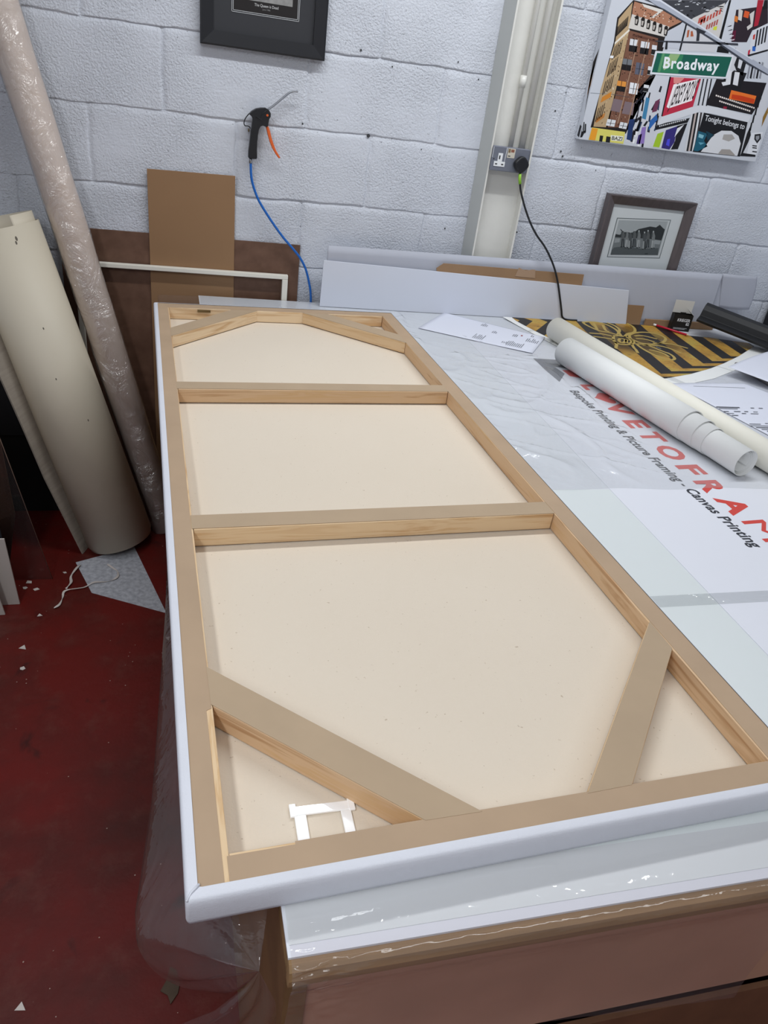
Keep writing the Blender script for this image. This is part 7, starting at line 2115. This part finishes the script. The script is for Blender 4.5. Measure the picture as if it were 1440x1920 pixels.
o = poly_surface(ol, pz, PAPERW, 'poster_sheet', rt)
inner = [(1.278, -0.1005), (1.50, -0.1000), (1.86, -0.1000), (1.918, -0.1065), (2.005, -0.201), (2.115, -0.216), (2.250, -0.262), (2.246, -0.298), (2.080, -0.425), (1.952, -0.512),
         (1.85, -0.575), (1.729, -0.638), (1.60, -0.690), (1.460, -0.715), (1.28, -0.135)]
o2 = poly_surface(inner, lambda x, y: pz(x, y) + 0.0005, CHEV, 'striped_print', rt)
mb = MB()
for l in BEE:
    pts = spline([(x, y, 0) for x, y in l], 4)
    L_, R2 = [], []
    for i, q in enumerate(pts):
        a = pts[max(i - 1, 0)]
        b_ = pts[min(i + 1, len(pts) - 1)]
        t = (b_ - a)
        t = t.normalized() if t.length > 1e-9 else Vector((1, 0, 0))
        nn = Vector((-t.y, t.x, 0)) * 0.0058
        for lst, s_ in ((L_, 1), (R2, -1)):
            k = q + nn * s_
            lst.append((k.x, k.y, pz(k.x, k.y) + 0.0009))
    nL = len(L_)
    mb.add(L_ + R2, [[i, i + 1, nL + i + 1, nL + i] for i in range(nL - 1)], GOLD)
mb.build('insect_drawing', o2)

# rolls of paper
ZR = ZT + 0.0018


def roll(name, label, A, B, r0, r1, m, group='paper rolls on the bench'):
    rt_ = thing(name, ((A[0] + B[0]) / 2, (A[1] + B[1]) / 2, ZR), label, 'paper roll', group)
    return rt_


rt = roll('paper_roll', 'thicker white paper roll with stepped near end, lying across the banner lettering', (1.267, -.593), (1.363, -1.1645), .0447, .0446, PAPERW)
A0, B0 = Vector((1.2671, -0.593, 0)), Vector((1.3630, -1.1645, 0))
dr = (B0 - A0).normalized()


def rpt(s_, r):
    q = A0 + dr * s_
    return (q.x, q.y, ZR + r)


Lr = (B0 - A0).length
MB().pipe((A0.x, A0.y, ZR + .0447), (B0.x, B0.y, ZR + .0447), .0447, .0446, .0016, PAPERW, 64).build('outer_sheet', rt)
for s1, r in ((Lr + 0.050, .0413), (Lr + 0.085, .0382), (Lr + 0.200, .0355)):
    o = MB().pipe(rpt(0.06, .0447), rpt(s1, .0447 - (.0447 - r) * 0.75), r, r, .0011, PAPERW, 64).build('inner_sheet', rt)
# spiral turns at the near end
mb = MB()
s0, s1 = Lr + 0.05, Lr + 0.192
cz0 = .0447 - (.0447 - .0355) * 0.75
uu = dr.cross(Vector((0, 0, 1))).normalized()
prev = None
vs, fs = [], []
K = 120
for i in range(K + 1):
    a = 2 * math.pi * 2.6 * i / K
    r = .0335 - 0.0088 * i / K
    off = uu * math.cos(a) * r + Vector((0, 0, 1)) * math.sin(a) * r
    for s_ in (s0, s1 - 0.004 * (i / K)):
        q = A0 + dr * s_
        vs.append(Vector((q.x, q.y, ZR + cz0)) + off)
for i in range(K):
    fs.append([2 * i, 2 * i + 1, 2 * i + 3, 2 * i + 2])
mb.add(vs, fs, PAPERW, True)
mb.build('inner_turns', rt, solid=0.0009)

rt = roll('paper_roll', 'longer cream paper roll lying behind the stepped white roll', (1.3465, -.3389), (1.5381, -1.6), .0398, .0343, PAPERC)
MB().pipe((1.3465, -0.3389, ZR + .0412), (1.5381, -1.60, ZR + .0352), .0400, .0343, .003, PAPERC, 64).build('rolled_sheet', rt)
mb = MB()
q0, q1 = Vector((1.3465, -0.3389, ZR + .0412)), Vector((1.5381, -1.60, ZR + .0352))
mb.tube([q0 + (q1 - q0) * .004, q0 + (q1 - q0) * .997], [.0365, .0308], PAPERC, 48)
mb.build('inner_sheet', rt)

# loose white paper lifted at the right edge
def lift(u, v):
    p_ = [Vector((1.865, -0.640, 0)), Vector((2.20, -0.44, 0)), Vector((2.36, -0.62, 0)), Vector((2.02, -0.86, 0))]
    q = p_[0].lerp(p_[1], u).lerp(p_[3].lerp(p_[2], u), v)
    return (q.x, q.y, ZT + 0.034 - 0.012 * v + 0.006 * math.sin(u * 3))


tag(MB().grid(lift, 20, 20, PAPER).build('blank_paper', solid=0.0004), 'blank white sheet raised over the printed sheet at the right edge', 'paper')
tag(MB().box((1.98, -0.74, ZT + .002), (2.30, -0.53, ZT + 0.016), mat('grey_wrapped_parcel', '#8f8a88', 0.3, noise_amt=0.3, noise_scale=8)).build('wrapped_packet', bevel=0.004),
    'grey packet underneath the raised blank sheet at the right edge', 'packet')

# box of hooks
rt = thing('small_carton', (2.0, -0.12, ZT), 'small open black and white carton with white lettering at the bench back', 'carton')
Mb = Matrix.Translation((2.0035, -0.118, ZT + 0.004)) @ Matrix.Rotation(math.radians(-9), 4, 'Z')
CBK = mat('black_carton', '#15120f', 0.45)
CWH = mat('white_carton_inside', '#d0cdc6', 0.6)
mb = MB()
w_, d_, h_ = .080, .026, .066
mb.box((-w_ / 2, -d_, 0), (w_ / 2, -d_ + .001, h_), CBK, Mb)
mb.box((-w_ / 2, 0, 0), (w_ / 2, .001, h_), CBK, Mb)
mb.box((-w_ / 2, -d_, 0), (-w_ / 2 + .001, 0, h_), CBK, Mb)
mb.box((w_ / 2 - .001, -d_, 0), (w_ / 2, 0, h_), CBK, Mb)
mb.box((-w_ / 2, -d_, 0), (w_ / 2, 0, .001), CBK, Mb)
bd = mb.build('carton_body', rt)
MB().box((-w_ / 2, 0.0015, h_ - .012), (w_ / 2, .0025, h_ + .050), CWH, Mb).build('lid_flap', rt)
MB().prism([Mb @ Vector(q) for q in ((w_ / 2 - .001, -.001, h_), (w_ / 2 - .001, -d_, h_), (w_ / 2 - .030, -.006, h_ + .024))], (0.001, 0, 0), CWH).build('side_flap', rt)
mb = MB()
mb.box((-.012, -d_ * .5, h_ - .02), (.012, -d_ * .5 + .003, h_ + .006), CBK, Mb)
mb.build('hook_card', rt, bevel=0.001)
mb = MB()
ux, uz, o0 = Mb.to_3x3() @ Vector((1, 0, 0)), Vector((0, 0, 1)), Mb @ Vector((-.022, -d_ - .0004, .038))
text_into(mb, 'KRIEGER', o0, ux, uz, WPL, 0.0165, 0.02, fit=.054)
text_into(mb, '82', Mb @ Vector((.018, -d_ - .0004, .024)), ux, uz, WPL, 0.0150, 0.02, fit=.014)
for k, L2 in ((0, .058), (1, .050)):
    mb.box((-.030, -d_ - .0005, .011 - k * .004), (-.030 + L2, -d_ - .0003, .012 - k * .004), WPL, Mb)
mb.build('carton_lettering', bd)

# red pencil
rt = thing('pencil', (1.975, -0.12, ZT), 'red pencil lying on the striped poster beside the small carton', 'pencil')
pa, pb = Vector((1.9000, -0.105, ZT + 0.0130)), Vector((2.000, -0.212, ZT + 0.0075))
pd = (pb - pa).normalized()
MB().tube([pa + pd * 0.012, pb - pd * 0.010], 0.0042, RED, 6).build('barrel', rt)
MB().tube([pa, pa + pd * 0.012], 0.0043, WPL, 8).build('end_cap', rt)
MB().tube([pb - pd * 0.010, pb], [0.0040, 0.0009], WOODTIP, 6).build('tip', rt)

# tissue/striped sheets under the black mouldings
tag(MB().prism([(1.965, -0.105, ZT + .0022), (2.30, -0.105, ZT + .0022), (2.34, -0.30, ZT + .0022), (2.24, -0.285, ZT + .0022), (2.10, -0.20, ZT + .0022), (2.02, -0.195, ZT + .0022)], (0, 0, .0006), mat('ribbed_white_sheet', '#dcdde2', 0.5, stretch=(1, 30, 1), noise_amt=0.12, noise_scale=6)).build('ribbed_sheet'),
    'ribbed white sheet under the black mouldings at the bench back', 'sheet')
# black mouldings: two lengths crossing the corner
def lmould(name, A, B, w, h, label):
    A, B = Vector(A), Vector(B)
    d = (B - A).normalized()
    s_ = d.cross(Vector((0, 0, 1))).normalized()
    t = s_.cross(d)
    pr = [(-.030, 0), (.085, 0), (.088, .010), (.034, .016), (.030, .040), (.012, .056), (-.020, .060), (-.030, .050)]
    return tag(MB().prism([A + s_ * a + t * b_ for a, b_ in pr], B - A, mat('satin_black_moulding', '#0e0f12', 0.55)).build(name, bevel=0.0015), label, 'moulding')


lmould('frame_moulding_length', (2.076, -0.140, 0.953), (2.400, -0.455, 0.8945), 0, 0, 'thick black stepped frame moulding sloping down to the right behind the poster')
tag(MB().box((1.865, -0.098, ZT + .002), (2.19, -0.088, ZT + .030), CARDBR, ).build('cardboard_strip', bevel=0.0006), 'narrow brown cardboard strip behind the red pencil and the small carton', 'cardboard')
tag(MB().box((2.40, -0.17, ZT + .002), (2.62, -0.06, ZT + .012), PAPER).build('paper_pad', bevel=0.001), 'white paper pad at the far right end of the bench', 'paper pad')
tag(MB().box((2.50, -0.055, ZT + .002), (2.60, -0.012, ZT + .14), BLK).build('black_box', bevel=0.002), 'black box against the wall at the far right of the bench', 'box')

# ------------------------------------------------------------------ left corner: rolls and boards on the floor
def leaning(nm, A, B, r, m, n=72):
    return A, B


# wrapped beige roll
rt = thing('wrapped_roll', (-0.022, -0.17, 0), 'tall slim beige roll in clear film leaning on the wall beside the canvas', 'roll')
A, B = Vector((-0.0275, -0.170, 0.006)), Vector((-0.475, -0.072, 1.88))
MB().tube([A, A + (B - A) * 0.5, B], 0.0525, ROLLA, 64).build('roll_core', rt)


def wrap(u, v):
    d = (B - A)
    t = d.normalized()
    a = t.cross(Vector((0, 1, 0))).normalized()
    b_ = t.cross(a)
    an = u * 2 * math.pi
    r = 0.0545 + 0.0045 * max(0, noise.noise(Vector((math.cos(an) * 1.5, math.sin(an) * 1.5, v * 7)))) + 0.0012 * math.sin(v * 40 + an * 3)
    return A + d * (v * 0.999 + 0.0005) + (a * math.cos(an) + b_ * math.sin(an)) * r


MB().grid(wrap, 90, 160, FILMR).build('film_wrap', rt)

# thick cream roll
rt = thing('vinyl_roll', (-0.19, -0.27, 0), 'thick cream vinyl roll leaning in the corner left of the wrapped roll', 'roll')
A2, B2 = Vector((-0.1923, -0.2700, 0.037)), Vector((-0.4895, -0.150, 1.092))
d2 = (B2 - A2).normalized()
MB().pipe(A2, B2, .1185, .1185, .002, ROLLB, 96).build('outer_sheet', rt)
MB().pipe(A2 - d2 * 0.014, B2 - d2 * 0.03, .1135, .1135, .0015, ROLLB, 96).build('inner_sheet', rt)
# far inner turn that stands proud at the top
t2 = d2.cross(Vector((0, 1, 0))).normalized()
b2 = d2.cross(t2)
MB().grid(lambda u, v: B2 + d2 * (-0.05 + 0.078 * v) + (t2 * math.cos(u * 4.2 + 2.2) + b2 * math.sin(u * 4.2 + 2.2)) * 0.108, 60, 2, ROLLB).build('inner_turn', rt, solid=0.0015)

sm_ = []
for (hh, da, r_) in ((0.035, 0.30, .0035), (0.046, 0.26, .0028), (0.30, 0.12, .002), (0.46, -0.05, .002), (0.62, 0.35, .0022)):
    cdir = Vector((0.0687, -2.71, 1.64)) - B2
    cdir = (cdir - d2 * cdir.dot(d2)).normalized()
    sd = d2.cross(cdir).normalized()
    n0 = (cdir * math.cos(da) + sd * math.sin(da)).normalized()
    c0 = B2 - d2 * hh + n0 * 0.1188
    e1 = d2.cross(n0)
    MB().add([c0 + e1 * r_ * math.cos(k) + d2 * r_ * 2.0 * math.sin(k) for k in [0.785 * q for q in range(8)]], [list(range(8))], mat('grey_smudge', '#6e675c', 0.8)).build('smudge_mark', rt)

# corrugated sheet leaning beside the roll
tag(MB().add([(-0.3180, -0.338, 0.001), (-0.414, -0.335, 0.315), (-0.460, -0.332, 0.500), (-0.545, -0.325, 0.82), (-0.520, -0.20, 0.90), (-0.40, -0.14, 0.52), (-0.30, -0.150, 0.2), (-0.262, -0.170, 0.001)],
             [[0, 1, 6, 7], [1, 2, 5, 6], [2, 3, 4, 5]], SHEETG).build('corrugated_sheet', solid=0.005), 'grey corrugated sheet leaning along the left side of the cream vinyl roll', 'sheet')

# mount boards at the frame edge
BW = 'boards at the left edge'
tag(MB().prism([(-0.4805, -0.620, 0.001), (-0.92, -0.626, 0.001), (-0.93, -0.626, 0.265), (-0.4945, -0.620, 0.259)], (0, 0.006, 0), WHITEEDGE).build('mount_board', bevel=0.0004),
    'taller of two white mount boards standing on the floor at the left edge', 'board', BW)
tag(MB().prism([(-0.5150, -0.672, 0.001), (-0.93, -0.675, 0.001), (-0.93, -0.675, 0.22), (-0.540, -0.672, 0.205)], (0, 0.006, 0), WHITEEDGE).build('mount_board', bevel=0.0004),
    'front, more leftward of two white mount boards at the left edge', 'board', BW)
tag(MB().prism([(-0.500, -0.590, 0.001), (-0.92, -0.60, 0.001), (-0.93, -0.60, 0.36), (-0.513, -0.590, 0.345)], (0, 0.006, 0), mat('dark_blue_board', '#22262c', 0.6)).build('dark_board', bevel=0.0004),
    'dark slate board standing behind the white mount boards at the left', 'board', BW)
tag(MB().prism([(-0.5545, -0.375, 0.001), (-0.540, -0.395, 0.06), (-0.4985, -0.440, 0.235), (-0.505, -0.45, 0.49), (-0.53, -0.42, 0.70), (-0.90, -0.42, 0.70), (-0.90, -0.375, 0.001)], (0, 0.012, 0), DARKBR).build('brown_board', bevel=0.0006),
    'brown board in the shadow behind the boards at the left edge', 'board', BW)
rtA = thing('acrylic_panel', (-0.62, -0.486, 0), 'dark tinted clear acrylic sheet with slanting edge, standing left of the rolls', 'sheet', BW)
MB().prism([(-0.4001, -0.486, 0.001), (-0.4932, -0.486, 0.5265), (-0.545, -0.486, 0.80), (-0.90, -0.486, 0.80), (-0.90, -0.486, 0.001)], (0, 0.003, 0), m_film('smoky_acrylic', haze=0.01, gloss=0.25, tint=(0.86, 0.82, 0.80, 1), bump=0.0, rough=0.1)).build('clear_sheet', rtA)
MB().tube([(-0.3995, -0.4845, 0.001), (-0.4926, -0.4845, 0.5265), (-0.5444, -0.4845, 0.80)], 0.0012, mat('acrylic_edge', '#8a7468', 0.3), 6).build('polished_edge', rtA)
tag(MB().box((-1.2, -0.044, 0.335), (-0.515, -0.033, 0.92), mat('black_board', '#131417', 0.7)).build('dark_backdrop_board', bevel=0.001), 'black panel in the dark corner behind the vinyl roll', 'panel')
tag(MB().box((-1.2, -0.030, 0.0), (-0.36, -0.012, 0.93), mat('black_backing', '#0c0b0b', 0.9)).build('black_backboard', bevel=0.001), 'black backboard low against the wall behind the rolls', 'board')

# ------------------------------------------------------------------ paper on the floor
tag(MB().prism([(-0.335, -0.391, 0.0006), (-0.2632, -0.5734, 0.0006), (-0.0154, -0.7006, 0.0006), (-0.1395, -0.300, 0.0006)], (0, 0, 0.0010), SCRAPG).build('vinyl_offcut'),
    'large pointed mottled grey offcut on the red floor under the vinyl roll', 'offcut')


def ribbon(path, w, z=0.004):
    pts = spline([(x, y, 0) for x, y in path], 5)
    L_, R2 = [], []
    for i, q in enumerate(pts):
        t = (pts[min(i + 1, len(pts) - 1)] - pts[max(i - 1, 0)]).normalized()
        nn = Vector((-t.y, t.x, 0))
        ww = w * (0.5 + 0.9 * abs(math.sin(i * 0.35)))
        zz = z + 0.004 * abs(math.sin(i * 0.27))
        L_.append((q.x + nn.x * ww, q.y + nn.y * ww, zz + 0.002 * math.sin(i * .5)))
        R2.append((q.x - nn.x * ww, q.y - nn.y * ww, zz))
    n_ = len(L_)
    return MB().add(L_ + R2, [[i, i + 1, n_ + i + 1, n_ + i] for i in range(n_ - 1)], SCRAPM)


tag(ribbon([(-0.372, -0.652), (-0.357, -0.640), (-0.352, -0.6), (-0.350, -0.568), (-0.315, -0.553), (-0.2803, -0.539), (-0.2577, -0.5225), (-0.215, -0.515), (-0.186, -0.497), (-0.190, -0.455), (-0.225, -0.415)], 0.0026).build('curled_trimming', solid=0.0004),
    'long curled white paper trimming crossing the grey offcut on the floor', 'paper trimming')
tag(ribbon([(-0.315, -0.412), (-0.325, -0.432), (-0.340, -0.478), (-0.335, -0.520), (-0.347, -0.552)], 0.0034).build('paper_trimming', solid=0.0004),
    'short torn white trimming at the left corner of the grey offcut', 'paper trimming')
SCR = [((-0.4709, -0.5002), .011, 4, 'square white scrap highest of the three scraps near the boards'),
       ((-0.479, -0.5327), .008, 5, 'small white scrap below the square scrap near the boards'),
       ((-0.4428, -0.5409), .011, 4, 'white rectangular scrap nearest the trimming of the three scraps'),
       ((-0.4338, -0.8359), .011, 3, 'white triangular scrap on the open red floor, the farther of two'),
       ((-0.420, -0.9283), .008, 5, 'small rounded white scrap nearest below the floor triangle'),
       ((-0.2636, -1.8878), .011, 3, 'white triangular scrap on the floor in the near left corner of the photo'),
       ((-0.410, -0.6819), .008, 3, 'tiny pink white triangular scrap on the floor below the trimming'),
       ((-0.0079, -0.8278), .010, 3, 'pale triangular scrap on the floor beside the canvas edge'),
       ((-0.3632, -0.4508), .007, 4, 'tiny dull scrap left of the grey offcut')]
rr = random.Random(5)
for (x, y), r, k, lab in SCR:
    a0 = rr.uniform(0, 6)
    pts = []
    for j in range(k):
        a = a0 + 2 * math.pi * j / k + rr.uniform(-.2, .2)
        q = r * rr.uniform(.85, 1.2)
        pts.append((x + q * math.cos(a), y + q * math.sin(a) * (0.8 if k == 4 else 1), 0.0008))
    tag(MB().prism(pts, (0, 0, 0.0012), SCRAPM).build('paper_scrap'), lab, 'paper scrap', 'paper scraps on the floor')
# dried leaf-like debris
DEB = [(0.0150, -1.858), (0.0270, -1.866), (0.0350, -1.892), (0.0310, -1.912), (0.0170, -1.930), (0.0110, -1.912), (-0.0030, -1.902), (0.0080, -1.884)]
tag(MB().prism([(x_, y_, .001) for x_, y_ in DEB], (0, 0, 0.003), mat('dry_debris', '#5a4a3c', 0.9, noise_amt=0.4)).build('dried_leaf'),
    'dull brown leaf shaped debris on the floor below the hanging film', 'debris')
